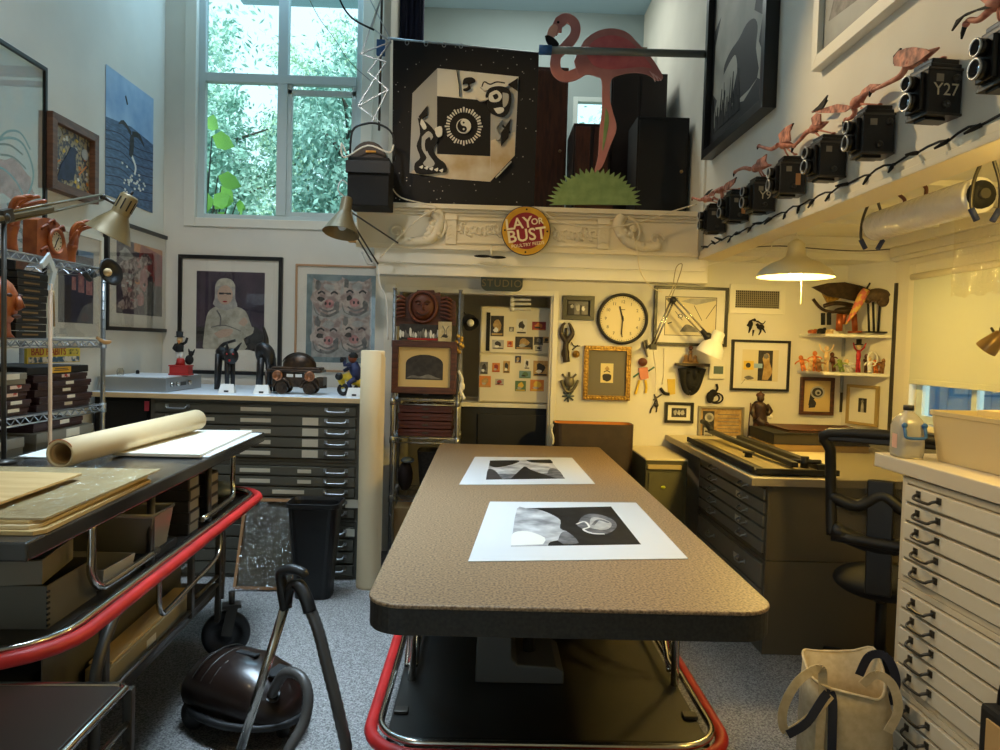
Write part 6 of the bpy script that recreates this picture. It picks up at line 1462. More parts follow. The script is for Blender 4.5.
# wall clock
c = AY(622, 319, YB); r = .195
t = thing('wall_clock', 'big round black-rimmed wall clock showing about half past eleven', 'clock', (c.x, YB, c.z-r))
b = MB(); b.lathe([(r*.9,0),(r,0),(r,.035),(r*.97,.05),(r*.90,.05),(r*.88,.03),(r*.88,.0)], c, rotY, 48); part(t, 'rim', b, M_black)
b = MB(); b.lathe([(0,.022),(r*.89,.022)], c, rotY, 48); part(t, 'dial', b, mat('clock_dial_cream', (226, 212, 170), .5))
b = MB()
for k in range(1, 13): a = 2*PI*k/12; b.text(str(k), r*.17, c+V((r*.66*math.sin(a), -.0225, r*.66*math.cos(a))), UB, UP, .0006)
part(t, 'numerals', b, A['dk'])
b = MB()
for k in range(60):
    a = 2*PI*k/60; p = c+V((r*.82*math.sin(a), -.0227, r*.82*math.cos(a))); b.bar(p, p+V((r*.04*math.sin(a),0,r*.04*math.cos(a))), .003 if k % 5 else .006, .0012, (0,1,0))
part(t, 'minute_marks', b, A['dk'])
for (nm, a, l, w_) in (('hour_hand', 345, .50, .012), ('minute_hand', 183, .62, .009)):
    q = MB(); d = V((math.sin(R(a)),0,math.cos(R(a)))); q.bar(c+V((0,-.028 if l < .6 else -.031,0))-d*r*.1, c+V((0,-.028 if l < .6 else -.031,0))+d*r*l, w_, .002, (0,1,0)); part(t, nm, q, A['dk'])
q = MB(); q.ball(c+V((0,-.03,0)), (.009,.006,.009), 10, 6); part(t, 'hub', q, A['dk'])
b = MB(); b.text('Howard', r*.09, c+V((0,-.0225,r*.36)), UB, UP, .0005) if False else b.rbox(c+V((0,-.0226,r*.36)), (.036,.001,.005)); part(t, 'maker_mark', b, A['dk'])
# flying machine picture with white frame
wframe('framed_picture', 'white-matted ink drawing of a flying machine behind the swing-arm lamp', (653,287,727,346), .022, .035, M_blackfr, M_matboard, (.70,.66), mat('pale_print', (216, 206, 176), .6), [(A['dk'], rect(0,0,1,.015)), (A['dk'], rect(0,.985,1,1)), (A['dk'], rect(0,0,.012,1)), (A['dk'], rect(.988,0,1,1)), (A['gry'], [(.0,.96),(.25,.96),(.12,.75)]), (A['lgry'], [(.3,.88),(.6,.80),(.98,.92),(.98,.98),(.5,.96)]), (A['dk'], ribbon([(.56,.78),(.72,.40)], .012)), (A['dk'], ribbon([(.98,.82),(.80,.45)], .012)), (A['dk'], ell(.30,.50,.05,.06,12)), (A['white'], ell(.30,.50,.035,.042,12)), (A['dk'], ribbon(c2([(.2,.62),(.34,.40),(.30,.46)]), .012)), (A['gry'], c2([(.30,.10),(.40,.28),(.52,.26),(.70,.10)],4)), (A['dk'], ribbon([(.06,.3),(.14,.34)], .03))], dv=.0)
# vent
c, w, h = onback(729, 285, 785, 314, YB)
t = thing('wall_vent', 'cream wall vent with dark vertical louvres right of the drawing', 'vent', (c.x, YB, c.z-h/2))
b = MB(); o = c-UB*(w/2)-UP*(h/2); fb = .045
for (pl) in ([(0,0),(w,0),(w-fb,fb),(fb,fb)],[(w,0),(w,h),(w-fb,h-fb),(w-fb,fb)],[(w,h),(0,h),(fb,h-fb),(w-fb,h-fb)],[(0,h),(0,0),(fb,fb),(fb,h-fb)]): b.prism(pl, o, UB, UP, .014)
part(t, 'frame', b, M_trim, .002)
b = MB(); b.prism(rect(fb*.9,fb*.9,w-fb*.9,h-fb*.9), o+V((0,.0,0)), UB, UP, .002); part(t, 'backing', b, M_blackmat)
b = MB()
for k in range(1, 22): x_ = o.x+fb+(w-2*fb)*k/22; b.bar((x_,YB-.008,o.z+fb),(x_,YB-.008,o.z+h-fb),.004,.010,(0,1,0))
for k in range(1, 8): z_ = o.z+fb+(h-2*fb)*k/8; b.bar((o.x+fb,YB-.006,z_),(o.x+w-fb,YB-.006,z_),.006,.0025,(0,1,0))
part(t, 'louvres', b, mat('louvre_grey', (150, 140, 116), .5))
wframe('framed_picture', 'black-framed photo of a figure and a gold square, below the wall vent', (730,340,789,391), .018, .03, M_blackfr, M_matboard, (.62,.62), mat('pale_print', (0,0,0)), [(A['dk'], rect(.44,.02,.84,.98)), (A['sepia'], c2([(.56,.05),(.60,.5),(.56,.72),(.64,.88),(.74,.86),(.76,.60),(.84,.30),(.72,.04)],3)), (A['gry'], blob(.66,.80,.07,.09,3)), (A['yel'], rect(.04,.36,.32,.64)), (A['dk'], ell(.17,.50,.07,.08)), (A['sky'], rect(.33,.42,.56,.56)), (A['gry'], blob(.2,.1,.12,.06,6)), (A['gry'], ribbon([(.0,-.1),(.1,.06)], .01))])
# gold scalloped frame
wframe('framed_picture', 'small label in a wide grey mount inside a beaded gold frame under the clock', (583,346,630,400), .035, .04, M_gold, mat('grey_mount', (112, 106, 92), .7), (.27,.36), mat('cream_label', (222, 206, 150), .6), [(A['dk'], c2([(.2,.15),(.16,.4),(.5,.46),(.84,.4),(.8,.15),(.5,.06)],3)), (A['dk'], ribbon(c2([(.25,.55),(.5,.62),(.75,.55)]), .05)), (A['sepia'], c2([(.3,.7),(.5,.86),(.7,.7),(.5,.64)],3))])
c, w, h = onback(583, 346, 630, 400, YB)
t = bpy.data.objects['framed_picture.%03d' % (len([o_ for o_ in bpy.data.objects if o_.name.startswith('framed_picture')])-1)]
q = MB()
for k in range(15):
    f_ = (k+.5)/15
    for (a, e) in ((c.x-w/2+w*f_, c.z-h/2+.016),(c.x-w/2+w*f_, c.z+h/2-.016)): q.ball((a,YB-.042,e), (.010,.008,.008), 8, 5)
for k in range(17):
    f_ = (k+.5)/17
    for (a, e) in ((c.x-w/2+.016, c.z-h/2+h*f_),(c.x+w/2-.016, c.z-h/2+h*f_)): q.ball((a,YB-.042,e), (.008,.008,.010), 8, 5)
part(t, 'beading', q, mat('bright_gold', (206, 164, 78), .35, .6))
wframe('framed_picture', 'tiny black and gold frame with a dark woodcut, below the mask bracket', (664,402,693,423), .022, .03, M_blackfr, M_matboard, (.52,.44), A['dk'], [(A['lgry'], blob(.25,.5,.12,.3,1)), (A['lgry'], blob(.5,.5,.1,.3,2)), (A['lgry'], blob(.75,.5,.12,.3,3))])
wframe('framed_picture', 'old tan certificate in a silver frame standing behind the paper cutter', (697,406,743,446), .018, .03, mat('silver_frame', (156, 150, 134), .4, .5), None, None, A['sepia'], [(A['dk'], rect(.06,.1,.34,.92)), (A['lgry'], ell(.22,.74,.11,.13)), (A['gry'], ell(.22,.74,.06,.07)), (A['lgry'], rect(.1,.15,.30,.45)), (A['dk'], rect(.12,.2,.28,.25)), (A['dk'], rect(.12,.32,.28,.37))]+[(A['gry'], rect(.42,.12+k*.10,.94,.14+k*.10)) for k in range(8)])
wframe('framed_picture', 'dark wood frame with a swirling shell print, under the lower corner shelf', (799,377,833,415), .026, .03, M_wooddk, None, None, mat('tan_print', (206, 180, 120), .6), [(A['dk'], [(.2,.2),(.5,.5),(.76,.74),(.5,.8),(.28,.7)]), (A['lgry'], ell(.52,.62,.26,.20)), (A['dk'], ell(.52,.62,.20,.15)), (A['lgry'], ell(.54,.61,.11,.09)), (A['dk'], ell(.55,.6,.05,.045)), (A['dk'], c2([(.22,.12),(.26,.44),(.48,.3),(.44,.14)],3))])
# picture on the slanted corner wall
ca = V((2.749,YC,0)); cb = V((2.90,5.24,0)); ud = (cb-ca).normalized(); nn = ud.cross(UP)
pc = ca+(cb-ca)*.47; zc = 1.6-(406-355.8)*5.46/F
frame('framed_picture', 'pale silver-gold frame with a tiny dark photo on the slanted corner wall', V((pc.x,pc.y,zc))+nn*.001, ud, .285, .30, .022, .025, mat('champagne_frame', (176, 152, 100), .4, .4), M_matboard, .075, .105, A['dk'], [(A['lgry'], c2([(.3,0),(.35,.5),(.5,.85),(.65,.5),(.7,0)],3)), (A['gry'], blob(.5,.8,.15,.12,2))])
# ornaments made of bent and carved bits on the wall
def wp(x, y, d=.02): p = AY(x, y, YB); p.y -= d; return p
def ornament(name, label, cat, tubes=(), balls=(), plates=(), m=M_blackmat, pn='body', group=None):
    pts_ = [q_ for tt_ in tubes for q_ in tt_[0]]+[b_[0] for b_ in balls]+[q_ for pl in plates for q_ in pl[0]]
    cx_ = sum(q_[0] for q_ in pts_)/len(pts_); cy_ = max(q_[1] for q_ in pts_)
    t = thing(name, label, cat, wp(cx_, cy_, 0), 0, group)
    mm_ = {}
    for (pl, r_, *mt) in tubes:
        k = mt[0] if mt else (pn, m); b = mm_.setdefault(k, MB()); P = curve([wp(x, y, .004+(r_[0] if isinstance(r_, tuple) else r_)) for x, y in pl], 4) if len(pl) > 2 else [wp(x, y, .004+(r_[0] if isinstance(r_, tuple) else r_)) for x, y in pl]
        b.tube(P, r_ if not isinstance(r_, tuple) else [r_[0]+(r_[1]-r_[0])*i/(len(P)-1) for i in range(len(P))], 7)
    for (xy, rr_, *mt) in balls:
        k = mt[0] if mt else (pn, m); b = mm_.setdefault(k, MB()); b.ball(wp(xy[0], xy[1], .003+rr_[1]), rr_, 12, 7)
    for (pl, th_, *mt) in plates:
        k = mt[0] if mt else (pn, m); b = mm_.setdefault(k, MB()); P = [wp(x, y, .002) for x, y in pl]
        s_ = sum(P[i-1].x*P[i].z-P[i].x*P[i-1].z for i in range(len(P)))
        if s_ < 0: P = P[::-1]
        b.pts([p+V((0,-th_,0)) for p in P], (0,th_,0))
    for (nm, mt), b in mm_.items(): part(t, nm, b, mt)
    return t
dkb = mat('dark_carved', (58, 44, 30), .5, c2=(38, 30, 22), scale=22)
ornament('carved_fork', 'dark carved two-pronged wall fork left of the gold frame', 'ornament', [([(566,362),(565,350),(566,340)], (.028,.020)), ([(566,342),(561,334),(562,326),(565,323)], (.024,.007)), ([(566,342),(572,334),(570,326),(568,323)], (.024,.007)), ([(566,340),(566,328)], .010)], [((565,353),(.032,.02,.045))], [], dkb, 'carving')
ornament('wall_medal', 'small gold medal and hooks hanging left of the gold frame', 'ornament', [([(571,342),(574,346),(580,346)], .004), ([(572,350),(578,345)], .004)], [((576,354),(.028,.010,.028),('medal',M_gold)), ((576,354),(.014,.018,.014),('medal',M_gold))], [], M_steel, 'hook')
ornament('crest', 'dark pewter crest with a shield, low on the wall beside the gold frame', 'ornament', [([(561,380),(564,388),(569,392),(574,388),(578,380)], (.014,.010)), ([(569,372),(569,392)], .010), ([(562,374),(569,380),(576,374)], .008)], [((569,382),(.04,.018,.045))], [], mat('pewter', (104, 98, 82), .4, .5), 'crest')
ornament('star_hook', 'small blue-grey star ornament just below the pewter crest', 'ornament', [([(563,392),(573,400)], .006), ([(573,391),(564,401)], .006), ([(568,390),(568,402)], .006), ([(562,396),(574,396)], .006)], [], [], mat('blue_grey_metal', (70, 84, 96), .4, .4), 'star')
ornament('wall_doll', 'dangling wooden doll with brown head and yellow legs beside the gold frame', 'doll', [([(639,373),(633,377)], .007, ('arm',mat('teal_arm',(60,110,100),.6))), ([(648,371),(654,367)], .007, ('arm',mat('teal_arm',(0,0,0)))), ([(639,380),(637,388),(635,394)], .010, ('leg',M_yel)), ([(645,380),(646,388),(645,393)], .010, ('leg',M_yel))], [((642,362),(.036,.025,.034),('head',M_woodred))], [([(638,368),(647,367),(648,378),(640,380)], .022, ('torso',mat('doll_pink',(206,130,104),.6)))], M_yel)
# mask bracket with small figures
t = ornament('mask_bracket', 'black carved mask wall bracket with a small ledge, under the lamp head', 'bracket', [([(682,368),(684,388),(688,394)], (.045,.012)), ([(699,368),(694,388),(688,394)], (.045,.012))], [((690,378),(.062,.055,.10)), ((691,374),(.020,.075,.045)), ((685,371),(.016,.066,.012)), ((696,371),(.016,.066,.012)), ((690,386),(.03,.06,.014))], [], M_blackmat, 'mask')
q = MB(); p = wp(690, 364, .0); q.rbox(p+V((0,-.06,-.004)), (.24,.12,.022)); part(t, 'ledge', q, dkb, .004)
p = wp(690, 363, .06)
t = thing('figurine', 'group of three tiny tan figures on the ledge of the mask bracket', 'figurine', p)
q = MB()
for (dx, h_) in ((-.05,.06),(-.015,.10),(.02,.055)): q.tube([p+V((dx,0,.01)), p+V((dx,0,h_*.7))], [.022,.012], 8); q.ball(p+V((dx,0,h_*.85)), .015, 8, 6)
q.rbox(p+V((-.015,0,.005)), (.12,.03,.012)); part(t, 'figures', q, mat('tan_figure', (176, 132, 76), .5))
q = MB(); q.ball(p+V((-.015,0,.115)), .018, 10, 6); part(t, 'dark_head', q, M_wooddk)
# thermostat
c, w, h = onback(708, 364, 724, 379, YB)
t = thing('thermostat', 'white thermostat with a grey-blue screen next to the mask bracket', 'thermostat', (c.x, YB, c.z-h/2))
q = MB(); q.box(c.x-w/2, YB-.025, c.z-h/2, c.x+w/2, YB, c.z+h/2); part(t, 'case', q, M_trim, .006)
q = MB(); q.box(c.x-w*.22, YB-.027, c.z-h*.15, c.x+w*.38, YB-.025, c.z+h*.36); part(t, 'screen', q, mat('lcd_grey', (84, 104, 104), .3))
q = MB(); q.box(c.x-w*.2, YB-.029, c.z-h*.4, c.x+w*.2, YB-.025, c.z-h*.26); part(t, 'button', q, M_matboard, .001)
ornament('wire_coil', 'coil of black wire hanging on the wall below the thermostat', 'wire', [([(716+6.5*math.cos(R(a)), 398+5*math.sin(R(a))) for a in range(0,361,30)], .006), ([(714+5*math.cos(R(a)), 398+4*math.sin(R(a))) for a in range(0,361,30)], .006), ([(715,392),(717,388),(716,384)], .009)], [((709,397),(.03,.025,.045)), ((712,393),(.03,.02,.03))], [], M_blackmat, 'coil')
ornament('key_bunch', 'bunch of dark keys and scissors hanging on a hook left of the tiny frame', 'keys', [([(654,394),(655,401),(651,409),(650,413)], .006), ([(655,396),(657,403),(656,412)], .006), ([(653,400),(659,396),(662,394)], .006)], [((656,405),(.018,.012,.018))], [], M_steel, 'keys')
ornament('wall_tag', 'yellow luggage tag and black plug above the tiny frame', 'tag', [([(664,348),(664,370),(662,385)], .004, ('cord',M_trim)), ([(660,388),(664,393),(669,394)], .012, ('plug',M_blackmat))], [], [([(667,379),(675,379),(675,394),(668,395)], .004, ('tag',mat('tag_yellow',(206,176,70),.6)))], M_trim)
ornament('leaping_figures', 'dark metal silhouette of two leaping figures below the wall vent', 'ornament', [([(747,326),(752,320),(757,322)], (.010,.004)), ([(756,324),(760,330),(758,335)], (.012,.004)), ([(750,327),(748,333)], (.012,.004)), ([(753,330),(752,336)], (.008,.003)), ([(762,328),(765,333)], (.008,.003)), ([(757,321),(762,324),(765,321)], (.006,.003))], [((750,324),(.02,.008,.03)), ((760,327),(.03,.01,.02)), ((754,320),(.012,.008,.012))], [], M_blackmat, 'silhouette')
ornament('kitchen_tool', 'pair of grey metal tools hanging between the clock and the drawing', 'tool', [([(643,341),(645,350),(647,357)], (.014,.008)), ([(646,340),(648,348)], (.010,.006))], [], [], mat('tool_grey', (128, 120, 100), .4, .5), 'tool')
# swing-arm lamp over the wall
t = thing('desk_lamp', 'chrome swing-arm lamp with white head in front of the drawing', 'lamp', wp(653, 350, .2))
YA = 5.42
def wa(x, y): return AY(x, y, YA)
for d_ in (-1.6, 1.6):
    q = MB(); q.tube([wa(653+d_,345), wa(673+d_,299)], .007, 6); part(t, 'lower_arm', q, M_chrome)
    q = MB(); q.tube([wa(673+d_,299-d_), wa(708+d_,338-d_)], .007, 6); part(t, 'upper_arm', q, M_chrome)
q = MB(); q.ball(wa(673,300), .026, 10, 6); part(t, 'elbow', q, M_black)
q = MB(); q.ball(wa(708,337), .034, 10, 6); q.tube([wa(702,330), wa(712,342)], .016, 8); part(t, 'head_joint', q, M_black)
q = MB(); q.rbox(wa(653,347), (.045,.05,.04)); q.tube([wa(653,345), V((wa(653,345).x, YB, wa(653,345).z-.02))], .012, 8); part(t, 'wall_bracket', q, M_black)
hp_ = wa(710, 352); ax = (wa(716,338)-hp_+V((0,-.015,0))).normalized(); rot = ax.to_track_quat('Z','Y').to_matrix()
q = MB(); q.lathe([(.100,-.02),(.098,.0),(.085,.045),(.055,.085),(.046,.09),(.046,.15),(.036,.165),(0,.167)], hp_, rot, 26); q.lathe([(.05,.084),(.08,.045),(.096,0),(.100,-.02)], hp_, rot, 26); part(t, 'lamp_shade', q, M_white)
q = MB(); q.ball(hp_+ax*.02, .035); part(t, 'bulb', q, M_white)
q = MB(); q.tube(curve([wa(653,349), wp(654,370,.06), wp(655,392,.03)],4), .004, 5); part(t, 'cord', q, M_trim)
# small lamp dark clip by the wire rack and doorway pieces
# ---- corner shelves
def cshelf(label, px0, py, z, th_=.022, dep=0):
    a_ = AY(px0, py, YC); 
    t = thing('corner_shelf', label, 'shelf', (2.7, 5.5, z-th_), 0, 'corner shelves')
    q = MB(); q.pts([V((a_.x,YC,z-th_)), V((a_.x+.10,5.50,z-th_)), V((2.45,5.33,z-th_)), V((2.885,5.235,z-th_)), V((2.90,5.243,z-th_)), V((2.749,YC,z-th_))], (0,0,th_)); part(t, 'board', q, M_trim, .003)
    q = MB(); q.bar((2.735,YC-.012,z-th_-.14),(2.735,YC-.012,z-th_),.02,.014,(0,1,0)); part(t, 'bracket', q, M_zinc)
    return t
zs1 = 1.6+(355-334)*5.35/F; zs2 = 1.6-(372.5-355)*5.35/F
cshelf('upper corner shelf holding the black winged sculpture', 799, 334, zs1)
cshelf('lower corner shelf holding the heap of small toys', 797, 371, zs2)
t = thing('shelf_rail', 'slotted metal shelf rail at the left of the wall corner', 'rail', (2.745, YC, 1.35)); q = MB(); q.box(2.732, YC-.012, 1.16, 2.748, YC, zs2-.03); part(t, 'rail', q, M_steel)
t = thing('shelf_rail', 'tall slotted metal shelf rail at the right of the corner shelves', 'rail', (2.89, 5.22, 1.3)); q = MB(); q.box(2.882, 5.21, 1.05, 2.90, 5.232, 2.12); part(t, 'rail', q, M_steel)
# things on the upper shelf
def sp(x, y, Y=5.42): return AY(x, y, Y)
t = thing('winged_sculpture', 'black winged metal sculpture on copper legs on the upper corner shelf', 'sculpture', sp(845,333), 0)
q = MB()
wpts = [(812,287),(828,283),(845,282),(862,286),(874,291),(878,297),(870,300),(860,302),(846,299),(828,296)]
P = [sp(x, y, 5.38) for x, y in wpts]; q.pts(P[::-1], (0,.02,0)); part(t, 'wing', q, mat('dark_bronze', (0,0,0)), .003)
q = MB(); P = [sp(x, y, 5.44) for x, y in ((821,290),(828,303),(838,300),(842,296))]; q.pts(P, (0,.02,0)); part(t, 'gold_plate', q, M_gold)
q = MB(); q.tube(curve([sp(813,299),sp(822,309),sp(836,312),(sp(850,306)),sp(862,304)],4), .012, 7); q.tube(curve([sp(824,306),sp(836,303),sp(852,305)],4), .016, 7); q.ball(sp(846,311), (.09,.05,.03)); part(t, 'bent_bars', q, mat('dark_bronze', (0,0,0)))
copper = mat('copper', (176, 96, 56), .35, .7)
for (x0_, y0_, x1_, y1_, r_) in ((840,314,839,331,.024),(854,314,855,331,.020),(846,309,842,324,.020)):
    q = MB(); q.cyl(sp(x1_,y1_), sp(x0_,y0_), r_, seg=12); part(t, 'copper_leg', q, copper)
q = MB(); q.cyl(sp(855,333), sp(855,331), .05, seg=16); part(t, 'copper_foot', q, copper)
for (x_, ) in ((823,),(829,)):
    q = MB(); q.cyl(sp(x_,325), sp(x_,313), .016, seg=8); part(t, 'post', q, M_blackmat)
t = thing('cone_rattle', 'pink and yellow patterned cone leaning across the black sculpture', 'cone', sp(854,310,5.33))
q = MB(); q.tube([sp(866,290,5.33), sp(862,297,5.33), sp(856,308,5.33), sp(846,324,5.33)], [.03,.034,.026,.006], 12); part(t, 'cone', q, mat('pink_pattern', (206, 110, 90), .6, c2=(214, 176, 80), scale=30, lo=.45, hi=.55))
q = MB(); q.tube([sp(866,290,5.33), sp(870,283,5.33)], .007, 6); q.tube([sp(864,291,5.33), sp(859,286,5.33)], .007, 6); part(t, 'prongs', q, M_blackmat)
t = thing('animal_sculpture', 'dark long-legged animal sculpture at the right end of the upper shelf', 'sculpture', sp(876,333,5.32))
q = MB(); q.tube(curve([sp(866,301,5.32),sp(872,296,5.32),sp(880,295,5.32),sp(885,299,5.32)],4), [.03]*4+[.048]*5+[.052]*3+[.03], 12); q.ball(sp(883,300,5.32), (.045,.04,.05)); part(t, 'body', q, mat('rough_brown', (96, 74, 46), .7, c2=(66, 50, 32), scale=30))
for (x0_, x1_) in ((868,869),(873,874),(880,878),(884,883)):
    q = MB(); q.tube([sp(x0_,302,5.32 if x0_ % 2 else 5.34), sp(x1_,331.5,5.32 if x0_ % 2 else 5.34)], .008, 6); part(t, 'leg', q, M_blackmat)
q = MB(); q.rbox(sp(877,332.2,5.33), (.17,.08,.010)); part(t, 'base', q, M_blackmat)
for (x_, lab, m_, hh) in ((812, 'small orange carved lump at the left end of the upper shelf', M_woodor, .03), (821, 'small dark pot next to the orange lump on the upper shelf', M_blackmat, .04), (829, 'pale beaded trinket before the copper legs on the upper shelf', M_skin, .035), (836, 'second pale beaded trinket right beside the copper legs', M_matboard, .03)):
    p = sp(x_, 333.5, 5.47); p.z = zs1
    q = MB(); q.ball(p+V((0,0,hh*.55)), (.034,.024,hh*.5)); q.ball(p+V((.02,-.01,hh*.9)), (.014,.012,hh*.3)); q.lathe([(0,0),(.03,0),(.03,.012),(0,.012)], p+V((0,0,.001)), seg=12); solo('trinket', q, m_, lab, 'trinket', 'trinkets on the upper shelf')
# toys on the lower shelf, each its own little figure
rr = random.Random(12)
toys = [(804,'orange','tiny orange animal toy, leftmost on the lower corner shelf'),(809,'skin','tiny pale doll leaning at the left of the toy heap'),(815,'orange','orange toy figure behind the pale doll on the lower shelf'),(820,'wood','brown toy figure under the raised pale doll'),(826,'skin','pale doll with both arms raised in the middle of the toys'),(834,'woodred','brown round-headed toy right of the raised-arm doll'),(842,'green','small green and yellow toy at the front of the toy heap'),(850,'white','white bird-shaped toy at the front of the lower shelf'),(858,'red','red and black figure standing tall above the other toys'),(866,'dk','dark furry toy at the back of the lower shelf'),(870,'white','white toy with looped wire at the right of the lower shelf'),(876,'orange','small orange toy near the right end of the lower shelf'),(881,'wood','brown toy at the far right end of the lower shelf')]
tm = dict(orange=mat('toy_orange',(206,116,50),.5), skin=M_skin, wood=mat('toy_brown',(140,96,54),.6), woodred=M_woodred, green=mat('toy_green',(120,140,60),.6), white=M_white, red=mat('toy_red',(176,36,44),.5), dk=M_wooddk)
for i, (x_, mk, lab) in enumerate(toys):
    Yt = 5.50-.12*rr.random()-max(0,(x_-850))*.0032
    p = sp(x_, 371, Yt); p.z = zs2+.001
    hh = {826:.17, 858:.19, 815:.13, 834:.13, 866:.12}.get(x_, .075+.035*rr.random())*1.15
    t = thing('toy_figure', lab, 'toy', p, 0, 'small toys heaped on the lower shelf')
    q = MB(); q.tube([p+V((-.010,0,0)), p+V((-.008,0,hh*.45))], [.009,.008], 7); q.tube([p+V((.012,0,0)), p+V((.008,0,hh*.45))], [.009,.008], 7); part(t, 'legs', q, tm[mk])
    q = MB(); q.tube([p+V((0,0,hh*.4)), p+V((0,0,hh*.58)), p+V((0,0,hh*.76))], [.014,.018,.012], 9)
    up_ = .06 if x_ in (826,858) else -.02
    for s_ in (-1, 1): q.tube([p+V((s_*.012,0,hh*.72)), p+V((s_*.038,-.005,hh*.72+up_*.4)), p+V((s_*.05,-.01,hh*.72+up_))], [.007,.006,.005], 6)
    part(t, 'torso', q, tm[mk])
    q = MB(); q.ball(p+V((0,-.002,hh*.88)), (.017,.016,.019), 10, 7); part(t, 'head', q, tm['skin'] if mk in ('red','white') else tm[mk])
    t.rotation_euler = (rr.uniform(-.12,.12), rr.uniform(-.35,.35) if x_ not in (826,858) else .0, rr.uniform(-.6,.6))
    if x_ == 858: q = MB(); q.lathe([(0,hh*.92),(.03,hh*.92),(.03,hh*.95),(.018,hh*.96),(.018,hh*1.12),(0,hh*1.12)], p, seg=12); part(t, 'hat', q, M_blackmat)
    if x_ == 870: q = MB(); q.tube([p+V((.02+.035*math.cos(R(a)),-.01,hh*.9+.05*math.sin(R(a)))) for a in range(0,360,24)], .005, 6, True); part(t, 'wire_loop', q, M_white)
    if x_ == 850: q = MB(); q.tube(curve([p+V((-.05,0,.03)),p+V((-.03,0,.07)),p+V((0,0,.06)),p+V((.04,0,.03))],3), .013, 8); part(t, 'wings', q, M_white)
# pendant lamp
t = thing('pendant_lamp', 'cream enamel pendant lamp glowing warm under the alcove ceiling', 'lamp', (1.825, 4.4, 2.05))
po = V((1.825, 4.4, 2.055))
q = MB(); q.lathe([(.222,0),(.220,.012),(.195,.045),(.14,.082),(.085,.105),(.058,.125),(.050,.16),(.050,.195),(.03,.215),(.012,.225),(0,.226)], po, seg=40); part(t, 'shade', q, mat('cream_enamel', (222, 210, 170), .35)).modifiers.new('solid','SOLIDIFY').thickness = .003
q = MB(); q.tube([po+V((0,0,.22)), po+V((0,0,.386))], .004, 6); part(t, 'cord', q, M_trim)
q = MB(); q.tube([po+V((.03,-.02,.0)), po+V((.032,-.02,-.16))], .0022, 5); part(t, 'pull_cord', q, M_trim)
q = MB(); q.ball(po+V((0,0,.045)), (.045,.045,.05), 16, 10); q.cyl(po+V((0,0,.09)), po+V((0,0,.13)), .02, seg=12); part(t, 'bulb', q, mat('lit_bulb', (255, 222, 160), .4, emit=30))
point('pendant_bulb', po+V((0,0,-.012)), 50, WARM, .06)
# wires over the alcove
b = MB(); b.tube(curve([AY(700,268,5.22),AY(720,262,5.22),AY(744,262,5.22),AY(765,256,5.22),AY(775,238,5.0),AY(790,200,4.2)],5), .004, 6); solo('lamp_cord', b, M_trim, 'cream cord looping from the camera-wall ledge towards the pendant lamp', 'cord')
b = MB(); b.tube(curve([AY(740,248,5.24),AY(780,246,5.24),AY(820,249,5.24),AY(860,251,5.24),AY(892,249,5.24)],5), .004, 6); b2 = b; solo('wall_cable', b, M_steel, 'dark cable running along the beam behind the pendant lamp', 'cable')

# ================================================================ DOORWAY: WIRE RACK AND WHITE CABINET
WX0, WX1, WY0, WY1 = -.655, -.195, 5.22, 5.62
t = thing('wire_shelving', 'dark wire rack packed with frames and cases in front of the doorway', 'shelving', (-.43, 5.42, 0))
zr = [1.6-(y-346)*5.22/F for y in (343, 402.5, 441, 500)]
wire_shelf(t, WX0, WX1, WY0, WY1, (zr[0]-.01, zr[1], zr[2], zr[3], .12), 1.97, 'x')
def rk(x, y, Y=5.26): return AY(x, y, Y)
# carved face panel
t = thing('wood_carving', 'dark carved wooden board with a smiling sun face on top of the rack', 'carving', (-.42, 5.45, zr[0]))
zb_ = rk(425, 326, 5.4).z; a_, c_ = rk(394, 326, 5.4), rk(456, 326, 5.4)
out = [(394,326),(394,301),(402,299),(408,296),(412,293),(416,293),(417,290),(434,290),(435,293),(440,292),(441,297),(447,300),(456,301),(456,326)]
P = [rk(x, y, 5.44) for x, y in out]; q = MB(); q.pts(P[::-1] if sum(P[i-1].x*P[i].z-P[i].x*P[i-1].z for i in range(len(P))) < 0 else P, (0,.03,0)); part(t, 'panel', q, M_wooddk, .004)
fc = rk(423, 307, 5.43)
q = MB(); q.ball(fc, (.085,.03,.095), 20, 12); part(t, 'face', q, M_woodred)
q = MB(); q.tube([fc+V((.10*math.cos(R(a)),-.012,.112*math.sin(R(a)))) for a in range(0,360,18)], .012, 7, True); part(t, 'face_rim', q, M_woodred)
for s_ in (-1, 1):
    q = MB(); q.tube(curve([fc+V((s_*.055,-.028,.035)),fc+V((s_*.032,-.034,.045)),fc+V((s_*.012,-.034,.034))],3), .006, 6); part(t, 'brow', q, M_wooddk)
    q = MB(); q.ball(fc+V((s_*.032,-.03,.02)), (.014,.007,.007)); part(t, 'eye', q, M_wooddk)
    q = MB()
    for k in range(6): q.tube(curve([fc+V((s_*.13,-.008,.06-.025*k)),fc+V((s_*.17,-.014,.075-.03*k)),fc+V((s_*.21,-.008,.05-.028*k))],3), .010, 6)
    part(t, 'carved_rays', q, M_woodred)
q = MB(); q.tube(curve([fc+V((0,-.034,.02)),fc+V((0,-.046,-.012)),fc+V((.012,-.036,-.02))],3), .009, 6); part(t, 'nose', q, M_woodred)
q = MB(); q.tube(curve([fc+V((-.045,-.026,-.035)),fc+V((0,-.034,-.062)),fc+V((.045,-.026,-.035))],4), .007, 6); part(t, 'mouth', q, M_wooddk)
